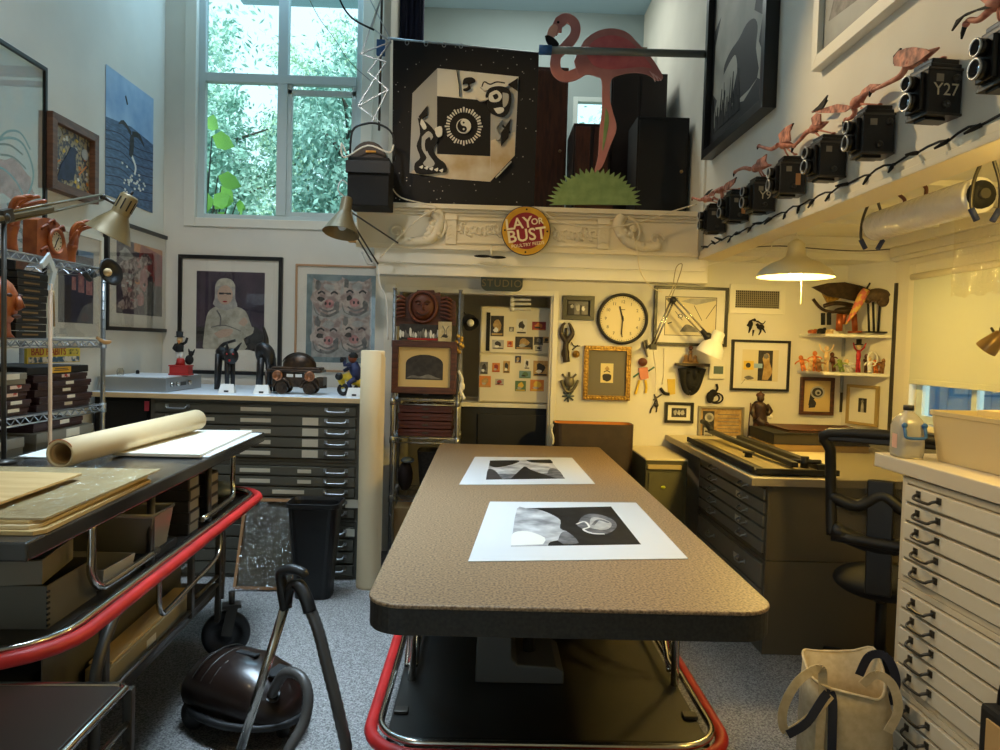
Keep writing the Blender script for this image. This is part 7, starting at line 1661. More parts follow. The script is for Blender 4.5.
# comic print strip and card
t = thing('picture_strip', 'long black and white comic strip card standing on the top rack shelf', 'picture', rk(420, 340))
a_, c_ = rk(399, 341), rk(440, 325)
zt1 = zr[0]-.001
q = MB().use(A['dk']); q.box(a_.x, 5.26, zt1, c_.x, 5.266, c_.z)
rr = random.Random(3)
for k in range(16): x_ = a_.x+.01+(c_.x-a_.x-.02)*k/15; q.use(A[rr.choice(['white','lgry','gry'])]); h_ = rr.uniform(.03,.08); q.prism(blob(0,.5,.5,.5,k,8,.3), (x_,5.2596,zt1+.015), V((.018,0,0)), V((0,0,h_)), .0012)
q.use(M_redp); q.box(a_.x+.06, 5.2590, zt1+.002, c_.x-.01, 5.2598, zt1+.016)
part(t, 'card', q)
t = thing('picture_card', 'cream sketch card leaning right of the comic strip on the rack', 'picture', rk(446, 341))
a_, c_ = rk(438, 342, 5.245), rk(452, 322, 5.245)
q = MB(); artwork(q, mat('cream_card', (214, 200, 160), .6, c2=(186, 170, 130), scale=30), [(A['gry'], ribbon(c2([(.2,.2),(.5,.5),(.3,.8)]), .06)), (A['gry'], ribbon(c2([(.7,.2),(.6,.6),(.8,.8)]), .05)), (A['dk'], blob(.5,.3,.2,.1,2))], V(((a_.x+c_.x)/2,5.245,(a_.z+c_.z)/2)), UB, UP, c_.x-a_.x, c_.z-a_.z, .003); part(t, 'card', q)
ornament2 = [(-.20,5.20,1.64),(-.19,5.19,1.60),(-.185,5.2,1.56)]
t = thing('gold_charm', 'bunch of gold charms hanging on the right front post of the rack', 'charm', (-.185, 5.19, 1.55))
q = MB(); rr = random.Random(9)
for k in range(9): q.ball((-.185+rr.uniform(-.03,.02), 5.19+rr.uniform(-.012,.0), 1.545+k*.014), (.014,.010,.014), 8, 6)
part(t, 'charms', q, mat('bright_gold', (0,0,0)))
t = thing('ribbon_tassel', 'pale ribbons and tassel hanging lower on the right post of the rack', 'tassel', (-.175, 5.20, 1.25))
q = MB(); p = rk(462, 385, 5.19); q.tube(curve([p+V((-.03,0,.10)),p+V((0,0,.04)),p+V((-.01,0,-.03)),p+V((.02,0,-.10))],4), .012, 6); q.ball(p+V((0,0,-.01)), (.022,.014,.03)); part(t, 'ribbon', q, M_matboard)
# framed arch picture
c, w, h = onback(393, 341, 457, 393, 5.235)
frame('framed_picture', 'dark wooden frame with an arched photo in a cream mount on the rack', V((c.x,5.204,c.z)), UB, w, h, .045, .045, M_wooddk, mat('cream_mount', (206, 180, 124), .7), w*.60, h*.52, mat('cream_mount', (0,0,0)), [(A['dk'], [(.02,.04),(.02,.62)]+[(.5-.48*math.cos(R(a)), .62+.34*math.sin(R(a))) for a in range(0,181,15)]+[(.98,.62),(.98,.04)]), (A['gry'], c2([(.05,.1),(.2,.2),(.4,.16),(.6,.24),(.8,.14),(.95,.08)],3))])
# cases
def rbox_(name, label, cat, x0, x1, y0, y1, z0, z1, m, group=None, lock=True):
    t = thing(name, label, cat, ((x0+x1)/2, (y0+y1)/2, z0), 0, group)
    q = MB(); q.box(x0, y0, z0, x1, y1, z0+(z1-z0)*.52); part(t, 'tray', q, m, .002)
    q = MB(); q.box(x0-.003, y0-.003, z0+(z1-z0)*.5, x1+.003, y1, z1); part(t, 'lid', q, m, .003)
    if lock: q = MB(); q.box((x0+x1)/2-.02, y0-.006, z0+(z1-z0)*.40, (x0+x1)/2+.02, y0-.002, z0+(z1-z0)*.62); part(t, 'clasp', q, M_steel)
zz_ = zr[1]+.008
rbox_('storage_case', 'black case lying directly below the arched picture on the rack', 'case', -.62, -.23, 5.25, 5.58, zz_, zz_+.058, M_blackmat)
zz_ = zr[2]+.008
for k in range(4):
    rbox_('storage_case', ['lowest reddish case in the pile on the dark doorway rack', 'second lowest reddish case in the doorway rack pile', 'third reddish case from the bottom of the doorway rack pile', 'top reddish case of the pile on the doorway rack'][k], 'case', -.615+.006*(k % 2), -.235-.004*(k % 2), 5.25, 5.58, zz_+k*.057, zz_+k*.057+.050, mat('oxblood_case', (78, 30, 26), .5, c2=(62, 24, 22), scale=6), 'reddish cases on the doorway rack')
zz_ = zr[3]+.008
t = thing('fabric_bag', 'dark wicker tote with a grey strap on a lower shelf of the rack', 'bag', (-.38, 5.4, zz_))
q = MB(); loft_(q, [[V((-.36+a, 5.42+c_, zz_+.001)) for a, c_ in rrect(.20,.20,.05)], [V((-.36+a, 5.42+c_, zz_+.30)) for a, c_ in rrect(.25,.26,.06)], [V((-.36+a, 5.42+c_, zz_+.30)) for a, c_ in rrect(.23,.24,.06)], [V((-.36+a, 5.42+c_, zz_+.02)) for a, c_ in rrect(.18,.18,.05)]], True, True); part(t, 'body', q, mat('dark_wicker', (48, 44, 40), .8, c2=(30, 28, 26), scale=60))
t = thing('cloth_bundle', 'dark folded bundle with a blue-grey top beside the wicker tote', 'bundle', (-.57, 5.4, zz_))
q = MB(); q.ball((-.57,5.38,zz_+.11), (.055,.10,.11), 14, 9); part(t, 'bundle', q, mat('dark_bundle', (56, 42, 40), .8)); q = MB(); q.ball((-.555,5.37,zz_+.225), (.05,.08,.022)); part(t, 'top', q, mat('blue_grey_cloth', (110, 124, 140), .8))
rbox_('carton', 'tan carton at the bottom left of the doorway rack', 'box', -.63, -.45, 5.26, 5.55, .128, .42, M_kraft, None, False)
# clip lamp
p = AY(470, 322, 5.62)
t = thing('clip_lamp', 'small black clip lamp head in the doorway right of the rack', 'lamp', p-V((0,0,.08)))
ax = V((-.35,.6,.55)).normalized(); rot = ax.to_track_quat('Z','Y').to_matrix()
q = MB(); q.lathe([(.062,-.03),(.06,-.02),(.052,.03),(.03,.065),(0,.07)], p, rot, 20); q.lathe([(.0,.05),(.04,.03),(.062,-.03)], p, rot, 20); part(t, 'shade', q, M_black)
q = MB(); q.ball(p-ax*.01, .028); part(t, 'bulb', q, M_white)
q = MB(); q.tube(curve([p+ax*.06, AY(463,312,5.62), AY(458,320,5.60), AY(457,340,5.58)],4), .006, 6); part(t, 'neck', q, M_steel)
# white two-door cabinet with magnets
YR = 5.90
def rf(x, y): return AY(x, y, YR)
a_, c_ = rf(478, 402), rf(549, 308)
t = thing('white_cabinet', 'white two-door cabinet covered with magnets, inside the doorway', 'cabinet', ((a_.x+c_.x)/2, YR+.25, a_.z))
zm_ = rf(510, 354).z
q = MB(); q.box(a_.x, YR, a_.z, .54, YR+.55, c_.z); part(t, 'body', q, mat('fridge_white', (222, 214, 190), .4), .006)
dm_ = []
for (z0_, z1_) in ((a_.z+.008, zm_-.006), (zm_+.006, c_.z-.006)):
    q = MB(); q.box(a_.x+.006, YR-.03, z0_, .534, YR, z1_); dm_.append(part(t, 'door', q, mat('fridge_white', (0,0,0)), .008))
q = MB(); q.box(a_.x+.05, YR-.036, zm_+.02, a_.x+.08, YR-.03, c_.z-.05); part(dm_[1], 'handle_strip', q, M_blackmat)
mags = [(490.5,316,504,336,'dk','sepia'),(509,327,514,331.5,'gry','lgry'),(516,319,527,334,'white','dk'),(532,322,546,330,'red','orange'),(492,340,504,349,'lgry','dk'),(507,341,513,347,'orange','red'),(515,337,533,349,'dk','sepia'),(534,337,543,345,'dk','gry'),(543,337,550,343,'sepia','dk'),(535,346,542,351,'lgry','dk'),
  (480,362,488,374,'gry','dk'),(492,363,500,372,'orange','red'),(503,361,510,373,'sepia','dk'),(515,356,521,363,'navy','sepia'),(524,359,530,369,'white','dk'),(533,361,548,376,'sepia','dk'),(519,371,531,378,'teal','grn'),(479,376,491,387,'orange','sepia'),(495,379,504,385,'lgry','red'),(515,381,526,391,'grn','yel'),(530,380,544,391,'orange','yel')]
rr = random.Random(2)
nm = ['portrait-shaped dark magnet at the top left', 'tiny round grey magnet beside the dark portrait', 'white magnet with a dark figure', 'red rectangular magnet at the upper right', 'pale magnet low at the left of the upper door', 'tiny orange magnet in the middle of the upper door', 'wide dark magnet with two faces', 'small dark magnet right of the two faces', 'tan magnet at the right edge of the upper door', 'pale oval magnet by the door gap',
  'grey magnet at the top left of the lower door', 'orange flower magnet on the lower door', 'tan card magnet beside the flower', 'navy magnet high on the lower door', 'white magnet with a dark slash', 'big tan patterned magnet at the right', 'teal landscape magnet in the middle', 'orange face magnet low at the left', 'pale magnet with red print low down', 'green magnet low in the middle', 'orange-yellow magnet at the lower right']
for i, (x0_, y0_, x1_, y1_, k1, k2) in enumerate(mags):
    a2, c2_ = AY(x0_, y1_, YR-.031), AY(x1_, y0_, YR-.031)
    c2_.x = min(c2_.x, .53); cc = (a2+c2_)/2
    q = MB(); artwork(q, A[k1], [(A[k2], blob(.5,.55,.28,.3,i,10,.25)), (A[rr.choice(['white','dk','lgry'])], blob(.4,.3,.2,.12,i+50,8)), (A[k2], rect(.08,.05,.92,.15))], cc, UB, UP, c2_.x-a2.x, c2_.z-a2.z, .003)
    solo('fridge_magnet', q, None, nm[i]+' on the white cabinet' if len(nm[i].split()) < 13 else nm[i], 'magnet', 'magnets on the white cabinet')
q_ = rf(512, 402)
t = thing('shelf_board', 'pale shelf board under the white cabinet in the doorway', 'shelf', (.1, YR+.2, a_.z-.035))
q = MB(); q.box(-.30, YR-.06, a_.z-.035, .545, YR+.6, a_.z-.002); part(t, 'board', q, M_trim, .003)
t = thing('black_cabinet', 'plain black cabinet below the pale shelf in the doorway', 'cabinet', (.1, YR+.2, 0))
q = MB(); q.box(-.20, YR-.01, 0, .54, YR+.55, a_.z-.037); part(t, 'body', q, M_black, .006)
q = MB(); q.box(-.06, YR-.03, .55, .50, YR-.01, a_.z-.09); d_ = part(t, 'door', q, M_black, .006)
for k in range(3):
    y_ = (299.5, 304, 309)[k]; p0_, p1_ = AY(514, y_, 5.86), AY(531, y_, 5.86)
    q = MB(); q.cyl(p0_, p1_, .012, seg=10); q.cyl(p0_-V((.03,0,0)), p0_, .02, seg=10); solo('pipe_stub', q, M_white, ['topmost','middle','lowest'][k]+' of three short white pipes above the white cabinet', 'pipe', 'white pipes in the doorway')

# ================================================================ UPPER RIGHT WALL
XW = XU-.001
def onright(x0, y0, x1, y1, X=XW):
    """bottom-left and bottom-right corner pixels"""
    a = AX(x0, y0, X); c = AX(x1, y1, X); return a, c
a, c = onright(712, 157, 776, 112)
w = a.y-c.y; zb = (a.z+c.z)/2; h = 1.75
def vq(x, y): return (min(max((x-75)/165,0),1), (430-y)/430*.58)
polys = [(A['blk'], [vq(75,430),vq(240,430),vq(240,385),vq(215,345),vq(180,372),vq(150,350),vq(128,380),vq(104,345),vq(90,372),vq(75,340)]), (A['blk'], [vq(75,430),vq(75,-300),vq(84,-300),vq(80,60),vq(100,40),vq(84,110),vq(82,260),vq(96,290),vq(86,330)]),
  (A['blk'], [vq(240,430),vq(240,-300),vq(196,-300),vq(190,-20),vq(198,60),vq(190,66),vq(206,110),vq(200,150),vq(222,190),vq(215,250),vq(228,300)]),
  (A['blk'], c2([vq(116,232),vq(118,205),vq(136,184),vq(160,178),vq(180,162),vq(200,172),vq(210,205),vq(208,260),vq(214,345),vq(146,345),vq(158,270),vq(152,215),vq(138,212),vq(122,226)],3))]
rr = random.Random(4)
for k in range(34): x_ = rr.uniform(.02,.55); polys.append((A['blk'], [(x_,.06),(x_+.035,.06),(x_+.02+rr.uniform(-.03,.04),.12+rr.uniform(0,.12))]))
frame('framed_picture', 'tall black-framed print of a black bird silhouette, high on the right wall', V((XW, (a.y+c.y)/2, zb+h/2)), UR, w, h, .055, .08, M_blackfr, None, 0, 0, mat('pale_grey_print', (186, 180, 166), .6, c2=(150, 146, 134), scale=3), polys)
a, c = onright(821, 69, 912, 2)
w = a.y-c.y+.5; zb = (a.z+c.z)/2; h = 1.5
frame('framed_picture', 'grey picture in a white moulded frame, high up above the camera row', V((XW, a.y-w/2, zb+h/2)), UR, w, h, .06, .05, M_trim, None, 0, 0, mat('stone_grey_print', (136, 140, 140), .6, c2=(160, 162, 160), scale=4), [(A['gry'], c2([(.05,.1),(.2,.3),(.3,.22),(.4,.4),(.5,.2),(.3,.08)],3)), (A['lgry'], ribbon(c2([(.1,.5),(.3,.6),(.6,.5)]), .02))])
# ---- row of old twin-lens cameras
m_cam = mat('camera_leather', (28, 26, 25), .55, c2=(20, 19, 18), scale=60); m_cam2 = mat('camera_black_metal', (30, 29, 28), .3, .4)
def tlr():
    t = thing('twin_lens_camera', 'x', 'camera')
    D, W, Hh = .125, .105, .15
    b = MB(); b.box(-D-.01, -W/2, 0, -.012, W/2, Hh); part(t, 'body', b, m_cam, .005)
    b = MB(); b.box(-D-.004, -W/2-.004, Hh, -.018, W/2+.004, Hh+.016); b.box(-D+.004, -W/2+.004, Hh+.016, -.022, W/2-.004, Hh+.034); part(t, 'viewing_hood', b, m_cam2, .004)
    b = MB(); b.box(-D-.028, -W*.36, .012, -D-.01, W*.36, Hh-.012); part(t, 'lens_board', b, m_cam2, .003)
    for (z_, r_) in ((.046,.030),(.108,.026)):
        q = MB(); q.lathe([(r_*.5,0),(r_,0),(r_,.026),(r_*.78,.028),(r_*.74,.012),(0,.010)], (-D-.028,0,z_), Matrix.Rotation(-PI/2,3,'Y'), 20); l_ = part(t, 'lens', q, m_cam2)
        q = MB(); q.lathe([(r_*.98,.024),(r_*1.04,.024),(r_*1.04,.030),(r_*.86,.030),(r_*.86,.026)], (-D-.028,0,z_), Matrix.Rotation(-PI/2,3,'Y'), 20); part(l_, 'lens_ring', q, M_zinc)
        q = MB(); q.ball((-D-.040,0,z_), (.006,r_*.62,r_*.62), 14, 8); part(l_, 'glass', q, mat('lens_glass', (40, 44, 60), .05, coat=1.0))
    for (x_, z_) in ((-.035,Hh-.032),(-.07,.03)):
        q = MB(); q.lathe([(.013,0),(.013,.008),(.009,.012),(.006,.012),(.006,.003),(0,.003)], (x_,-W/2,z_), Matrix.Rotation(PI/2,3,'X'), 14); part(t, 'knob', q, M_steel)
    q = MB(); q.box(-D+.018, -W/2-.002, Hh-.045, -D+.044, -W/2, Hh-.020); part(t, 'name_plate', q, mat('camera_plate', (140, 130, 112), .5))
    for z_ in (.0, Hh):
        q = MB(); q.box(-D-.012, -W/2-.003, z_-.006, -.010, W/2+.003, z_+.003); part(t, 'trim_edge', q, M_steel, .001)
    q = MB(); q.box(-D+.0, -.03, -.016, -.05, .03, -.006); part(t, 'tripod_foot', q, m_cam2, .002)
    q = MB(); q.cyl((-.014,0,.09),(-.0005,0,.09),.012,seg=10); part(t, 'wall_peg', q, M_steel)
    return t
cams = [(1016,56,'twin-lens camera cut by the right edge of the photo, above the film roll'),(937,93,'twin-lens camera lettered Y27, second from the right end'),(877,133,'plain twin-lens camera directly left of the one lettered Y27'),(830,159,'plain twin-lens camera, fourth from the right edge of the photo'),(793,177,'twin-lens camera with an orange label, right of the one lettered Y9'),(763,196,'twin-lens camera lettered Y9, third from the far left end'),(738,207,'twin-lens camera with an orange label, second from the far left end'),(717,219,'plain twin-lens camera at the far left end, next to the loft')]
proto = tlr()
tops = []
insts = []
for i, (px, py, lab) in enumerate(cams):
    p = AX(px, py, 1.52); o = proto if i == 0 else dup(proto, (0,0,0), 0)
    o.location = (XW, p.y, p.z-.088); o.rotation_euler = (0, 0, R((0, 6, -4, 3, -5, 2, 4, -3)[i])); o['label'] = lab; o['group'] = 'row of twin-lens cameras'
    tops.append(V((XW-.07, p.y, p.z-.088+.184))); insts.append(o)
bpy.context.view_layer.update()
def on_cam(i, name, fn, m):
    o = insts[i]; b = MB(Matrix.Translation(o.location) @ Matrix.Rotation(o.rotation_euler.z, 4, 'Z')); fn(b); part(o, name, b, m)
m_pl = mat('pale_lettering', (206, 192, 160), .5)
on_cam(1, 'lettering', lambda b: b.text('Y27', .058, (-.070,-.0535,.078), UB, UP, .0006), m_pl)
on_cam(5, 'lettering', lambda b: b.text('Y9', .060, (-.068,-.0535,.080), UB, UP, .0006), m_pl)
for i in (4, 6): on_cam(i, 'paper_label', lambda b: b.box(-.060,-.0545,.038,-.036,-.0528,.095), mat('label_orange', (190, 130, 76), .6))
# ---- toy flamingos on the cameras
def bird(i, label, body, neck, wings, tail, legs):
    X0 = 1.50
    def bp(x, y, d=0.): return AX(x, y, X0+d)
    s = bp(*body).y/2.6
    t = thing('toy_flamingo', label, 'toy bird', (X0, tops[i].y, tops[i].z), 0, 'toy flamingos on the cameras')
    b0 = bp(*body)
    q = MB(); q.ball(b0, (.024,.042,.024), 14, 8)
    tl_ = bp(*tail); q.tube([b0, b0.lerp(tl_,.5), tl_], [.024,.016,.004], 9); part(t, 'body', q, M_pinkd)
    P = curve([bp(x, y) for x, y in neck], 4)
    q = MB(); q.tube(P, [.013-.006*k/(len(P)-1) for k in range(len(P))], 8); q.ball(P[-1], (.011,.014,.011), 9, 6); part(t, 'neck', q, M_pinkd)
    d_ = (P[-1]-P[-2]).normalized()
    q = MB(); q.tube([P[-1]+d_*.006, P[-1]+d_*.02+V((0,0,-.008)), P[-1]+d_*.026+V((0,0,-.022))], [.008,.007,.003], 7); part(t, 'bill', q, M_blackmat)
    for k, (pl, col) in enumerate(wings):
        q = MB(); d2 = (-.022, .018)[k % 2]
        Pw = [bp(x, y, d2) for x, y in pl]; q.pts(Pw, (.007,0,0)); 
        cm = sum(Pw, V())/len(Pw)
        part(t, 'wing', q, M_pinkw if col == 'p' else M_blackmat)
    for (x0_, y0_, x1_, y1_) in legs:
        q = MB(); e_ = bp(x1_, y1_); e_ = V((XW-.07, min(max(e_.y, tops[i].y-.045), tops[i].y+.045), tops[i].z+.004)); s_ = bp(x0_, y0_)
        q.tube([s_, s_.lerp(e_,.5)+V((0,.010,.004)), e_], [.0055,.004,.0035], 6); q.ball(e_+V((0,0,.001)), (.012,.012,.0045), 8, 5); part(t, 'leg', q, M_pinkd)
bird(0, 'toy flamingo at the right edge of the photo, neck stretched down left', (996,3), [(992,8),(986,14),(978,20),(969,20),(966,24)], [([(990,8),(975,11),(962,17),(951,31),(956,20),(966,13),(985,6)],'b'), ([(996,-2),(985,-8),(975,-4),(985,4)],'p')], (1006,0), [(998,8,1000,34),(1000,8,1004,34)])
bird(1, 'toy flamingo with spread wing above the camera lettered Y27', (913,62), [(906,66),(904,71),(899,77),(890,82),(880,87),(873,90)], [([(905,67),(894,66),(893,58),(898,51),(906,48),(913,47),(925,49),(930,52),(920,60),(912,65)],'p'), ([(900,66),(893,64),(893,56),(900,48),(901,54),(897,60)],'b')], (939,48), [(919,62,944,68),(920,65,923,72)])
bird(2, 'toy flamingo with outstretched wings on the camera left of Y27', (857,102), [(853,105),(855,112),(852,117),(846,120)], [([(852,107),(846,105),(837,104),(827,107),(811,112),(820,113),(832,113),(844,112)],'p'), ([(857,99),(862,90),(870,84),(880,84),(874,90),(866,96)],'p'), ([(826,108),(811,113),(820,108)],'b')], (868,92), [(861,104,877,109),(861,108,863,113)])
bird(3, 'toy flamingo with raised black wing, fourth from the right edge', (815,128), [(811,130),(806,133),(801,139),(794,146)], [([(812,126),(811,118),(816,113),(820,114),(820,124)],'p'), ([(811,112),(818,106),(827,95),(824,104),(827,100),(821,110)],'b')], (828,122), [(819,130,834,138),(816,133,819,139)])
bird(4, 'toy flamingo with raised wing above the camera right of Y9', (784,144), [(778,145),(772,149),(765,148),(759,146)], [([(780,143),(778,135),(784,128),(791,124),(789,132),(790,141)],'p'), ([(779,136),(785,128),(793,123),(790,130),(783,137)],'b')], (795,146), [(784,148,788,157),(787,148,797,157)])
bird(5, 'toy flamingo crouching low above the camera lettered Y9', (756,168), [(750,169),(744,168),(738,170),(735,172)], [([(754,167),(757,160),(766,155),(765,161),(768,166)],'p'), ([(757,161),(766,154),(764,160)],'b')], (771,165), [(759,170,761,179),(761,170,767,179)])
bird(6, 'toy flamingo with black-tipped wing, second from the loft end', (722,190), [(722,193),(722,198),(719,200),(714,198)], [([(722,188),(726,183),(735,178),(733,184),(727,190)],'p'), ([(728,184),(736,177),(734,183)],'b')], (712,192), [(725,190,738,191),(724,192,730,194)])
bird(7, 'toy flamingo at the far left end of the row, by the loft', (706,199), [(703,199),(700,200),(697,199),(693,198)], [([(706,197),(712,191),(716,190),(713,196)],'p'), ([(703,197),(708,191),(712,189),(707,195)],'b')], (713,200), [(708,200,716,207),(709,201,718,208)])
# ---- string of lights along the ledge
t = thing('string_lights', 'black string of small lights lying along the ledge under the cameras', 'string lights', (XU-.02, 4.0, 2.39))
X_ = XU-.028
ys = [YL-.1-(YL-.1-1.95)*k/60 for k in range(61)]
P = [V((X_+.006*math.sin(k*1.3), y, 2.342+.006+.006*math.sin(k*2.1))) for k, y in enumerate(ys)]
q = MB(); q.tube(P, .0045, 6); part(t, 'cable', q, M_blackmat)
rr = random.Random(5)
for k in range(2, 60, 3):
    q = MB(); p = P[k]; d_ = V((rr.uniform(-.6,0), rr.uniform(-.6,.6), rr.uniform(-.9,.3))).normalized()
    d_.x = -abs(d_.x)-.25
    q.tube([p, p+d_*.02, p+d_*.045], [.008,.008,.004], 7); part(t, 'bulb_socket', q, M_blackmat)
# ---- film roll on brackets
XR_ = 1.88; zr_ = 2.23; y0_, y1_ = 2.84, 3.60; rr_ = .070
t = thing('plastic_film_roll', 'big roll of clear plastic film hung under the alcove ceiling', 'film roll', (XR_, 3.2, zr_-rr_))
q = MB(); q.lathe([(.03,0),(rr_*.98,0),(rr_,.01),(rr_,.75),(rr_*.98,.76),(.03,.76)], (XR_,y1_,zr_), Matrix.Rotation(PI/2,3,'X'), 32)
part(t, 'roll', q, mat('silvery_film', (232, 228, 222), .2, .15, bump=.7, scale=24, detail=4))
q = MB(); q.lathe([(.0,-.005),(.054,-.005),(.054,.775),(.0,.775)], (XR_,y1_+.0,zr_), Matrix.Rotation(PI/2,3,'X'), 18); part(t, 'core', q, M_blackmat)
q = MB(); vs = []; fs = []; n = 24
rr = random.Random(6)
for i in range(n+1):
    y = 3.10-(3.10-2.40)*i/n
    for j, z_ in enumerate([zr_-.02, zr_-.12, zr_-.22, zr_-.30, zr_-.36, zr_-.375]):
        vs.append((XR_+rr_*.98+.004*math.sin(i*1.3+j)+(.008*rr.uniform(-1,1) if j > 3 else 0), y, z_+(.008*math.sin(i*1.7) if j == 5 else 0)))
for i in range(n):
    for j in range(5): fs.append((i*6+j, i*6+j+1, (i+1)*6+j+1, (i+1)*6+j))
q.add(vs, fs, True); part(t, 'hanging_sheet', q, M_film)
for (y, lab) in ((3.635,'far'),(2.805,'near')):
    t2 = thing('roll_bracket', 'blue-tipped prong bracket holding the %s end of the film roll' % lab, 'bracket', (XR_, y, zr_-.1), 0, 'film roll brackets')
    for s_ in (-1, 1):
        q = MB(); q.tube(curve([(XR_,y,2.438),(XR_+s_*.02,y,2.36),(XR_+s_*.05,y,zr_+.04),(XR_+s_*.055,y,zr_-.05),(XR_+s_*.03,y,zr_-.10)],4), .007, 7); pr_ = part(t2, 'prong', q, M_steel)
        q = MB(); q.tube([(XR_+s_*.055,y,zr_-.06),(XR_+s_*.03,y,zr_-.105)], .012, 8); part(pr_, 'blue_tip', q, M_navy)
    q = MB(); q.cyl((XR_,y,zr_),(XR_,y+(.06 if y < 3 else -.06),zr_),.02,seg=12); part(t2, 'axle', q, M_steel)
for (px, py, lab) in ((898,195,'left rust-brown hook under the alcove ceiling near the film roll'),(919,182,'right rust-brown hook under the alcove ceiling above the film roll')):
    p = AZ(px, py-9, 2.438)
    if p.y > 4.5 or p.y < 0: p = V((1.80, 3.7, 2.438))
    b = MB(); b.tube(curve([(p.x,p.y,2.438),(p.x+.005,p.y,2.40),(p.x+.03,p.y-.01,2.37),(p.x+.03,p.y-.01,2.33)],4), .009, 7); solo('ceiling_hook', b, M_woodred, lab, 'hook', 'rust-brown ceiling hooks')
# ---- blind
t = thing('roller_blind', 'cream roller blind pulled down over the right window', 'blind', (2.87, 4.1, 1.42))
zbb = AX(910, 384, 2.87).z
b = MB(); b.box(2.872, 3.05, zbb+.03, 2.875, 4.97, 2.13); part(t, 'cloth', b, mat('cream_blind', (204, 208, 196), .8))
b = MB(); b.box(2.868, 3.05, zbb, 2.880, 4.97, zbb+.035); part(t, 'hem_bar', b, mat('cream_blind', (0,0,0)), .003)
b = MB(); b.cyl((2.868,3.03,2.14),(2.868,4.985,2.14),.022,seg=14); part(t, 'roller', b, M_trim)

# ================================================================ RIGHT SIDE FURNITURE
# dark flat files under the paper cutter desk
hd2 = (.29, .74)
fW = 1.25; fx, fy = 1.50, 5.09
f1 = flat_file('taupe bank of five drawers directly under the paper cutter desk', fW, 1.1, .40, 5, M_tan, M_tand, hd2, ((.66,(1,3),.07,.03),), 'taupe flat files', hs=.055); f1.location = (fx, fy, .505); f1.rotation_euler = (0,0,-PI/2)
f2 = flat_file('lower taupe drawer bank standing on the carpet under the desk', fW, 1.1, .50, 3, M_tan, M_tand, hd2, ((.66,(0,),.07,.03),), 'taupe flat files', toe=.05, hs=.055); f2.location = (fx, fy, 0); f2.rotation_euler = (0,0,-PI/2)
t = thing('worktop', 'cream desk worktop over the taupe drawers carrying the paper cutter', 'worktop', (2.0, 4.7, .907))
b = MB(); b.box(1.40, 3.79, .908, 2.74, 5.15, .952); b.box(1.40, 5.15, .908, 2.70, 5.64, .952); part(t, 'top', b, mat('cream_laminate', (222, 208, 172), .4), .003)
b = MB(); b.box(1.388, 3.778, .910, 1.400, 5.64, .950); b.box(1.400, 3.778, .910, 2.74, 3.790, .950); part(t, 'edge_strip', b, mat('taupe_edge', (150, 138, 118), .5), .002)
zd_ = .953
# paper cutter
p0 = AZ(757, 474, zd_); p1 = AZ(690, 441, zd_)
CC = Matrix.Translation((1.43, 3.84, zd_)) @ Matrix.Rotation(R(0), 4, 'Z')
t = thing('paper_cutter', 'long black paper cutter with lever arm on the desk by the drawers', 'paper cutter', CC @ V((.2,.6,0)))
q = MB(CC); q.box(0, 0, .008, .42, 1.32, .030); part(t, 'base_board', q, mat('cutter_board', (62, 58, 46), .5), .003)
q = MB(CC); q.box(.06, .05, .030, .34, 1.28, .034); part(t, 'cream_bed', q, mat('cutter_bed', (128, 114, 76), .6), .001)
q = MB(CC); q.box(-.012, .02, .012, .0, 1.30, .044); part(t, 'left_rule', q, M_blackmat, .002)
q = MB(CC); q.bar((.36,.02,.05),(.36,1.30,.05),.05,.03); part(t, 'clamp_rail', q, M_black, .004)
q = MB(CC); q.bar((.22,.03,.058),(.16,1.34,.085),.035,.03); part(t, 'lever_arm', q, M_black, .004)
q = MB(CC); q.tube([(.16,1.30,.09),(.155,1.42,.13),(.15,1.50,.135)], [.018,.020,.018], 10); part(t, 'lever_grip', q, M_black)
q = MB(CC); q.cyl((.30,.10,.03),(.30,.10,.095),.022,seg=12); q.tube([(.24,.16,.06),(.36,.04,.075)], .012, 8); part(t, 'pivot', q, M_black)
q = MB(CC); q.cyl((.12,.45,.034),(.12,.45,.058),.022,seg=12); q.cyl((.12,.45,.058),(.12,.45,.066),.034,seg=12); part(t, 'lock_knob', q, M_blackmat)
q = MB(CC); q.box(.0,-.012,.010,.44,.0,.040); part(t, 'front_rule', q, M_blackmat, .002)
for (x_, y_) in ((.03,.05),(.39,.05),(.03,1.27),(.39,1.27)):
    q = MB(CC); q.cyl((x_,y_,0),(x_,y_,.008),.015,seg=8); part(t, 'rubber_foot', q, M_blackmat)
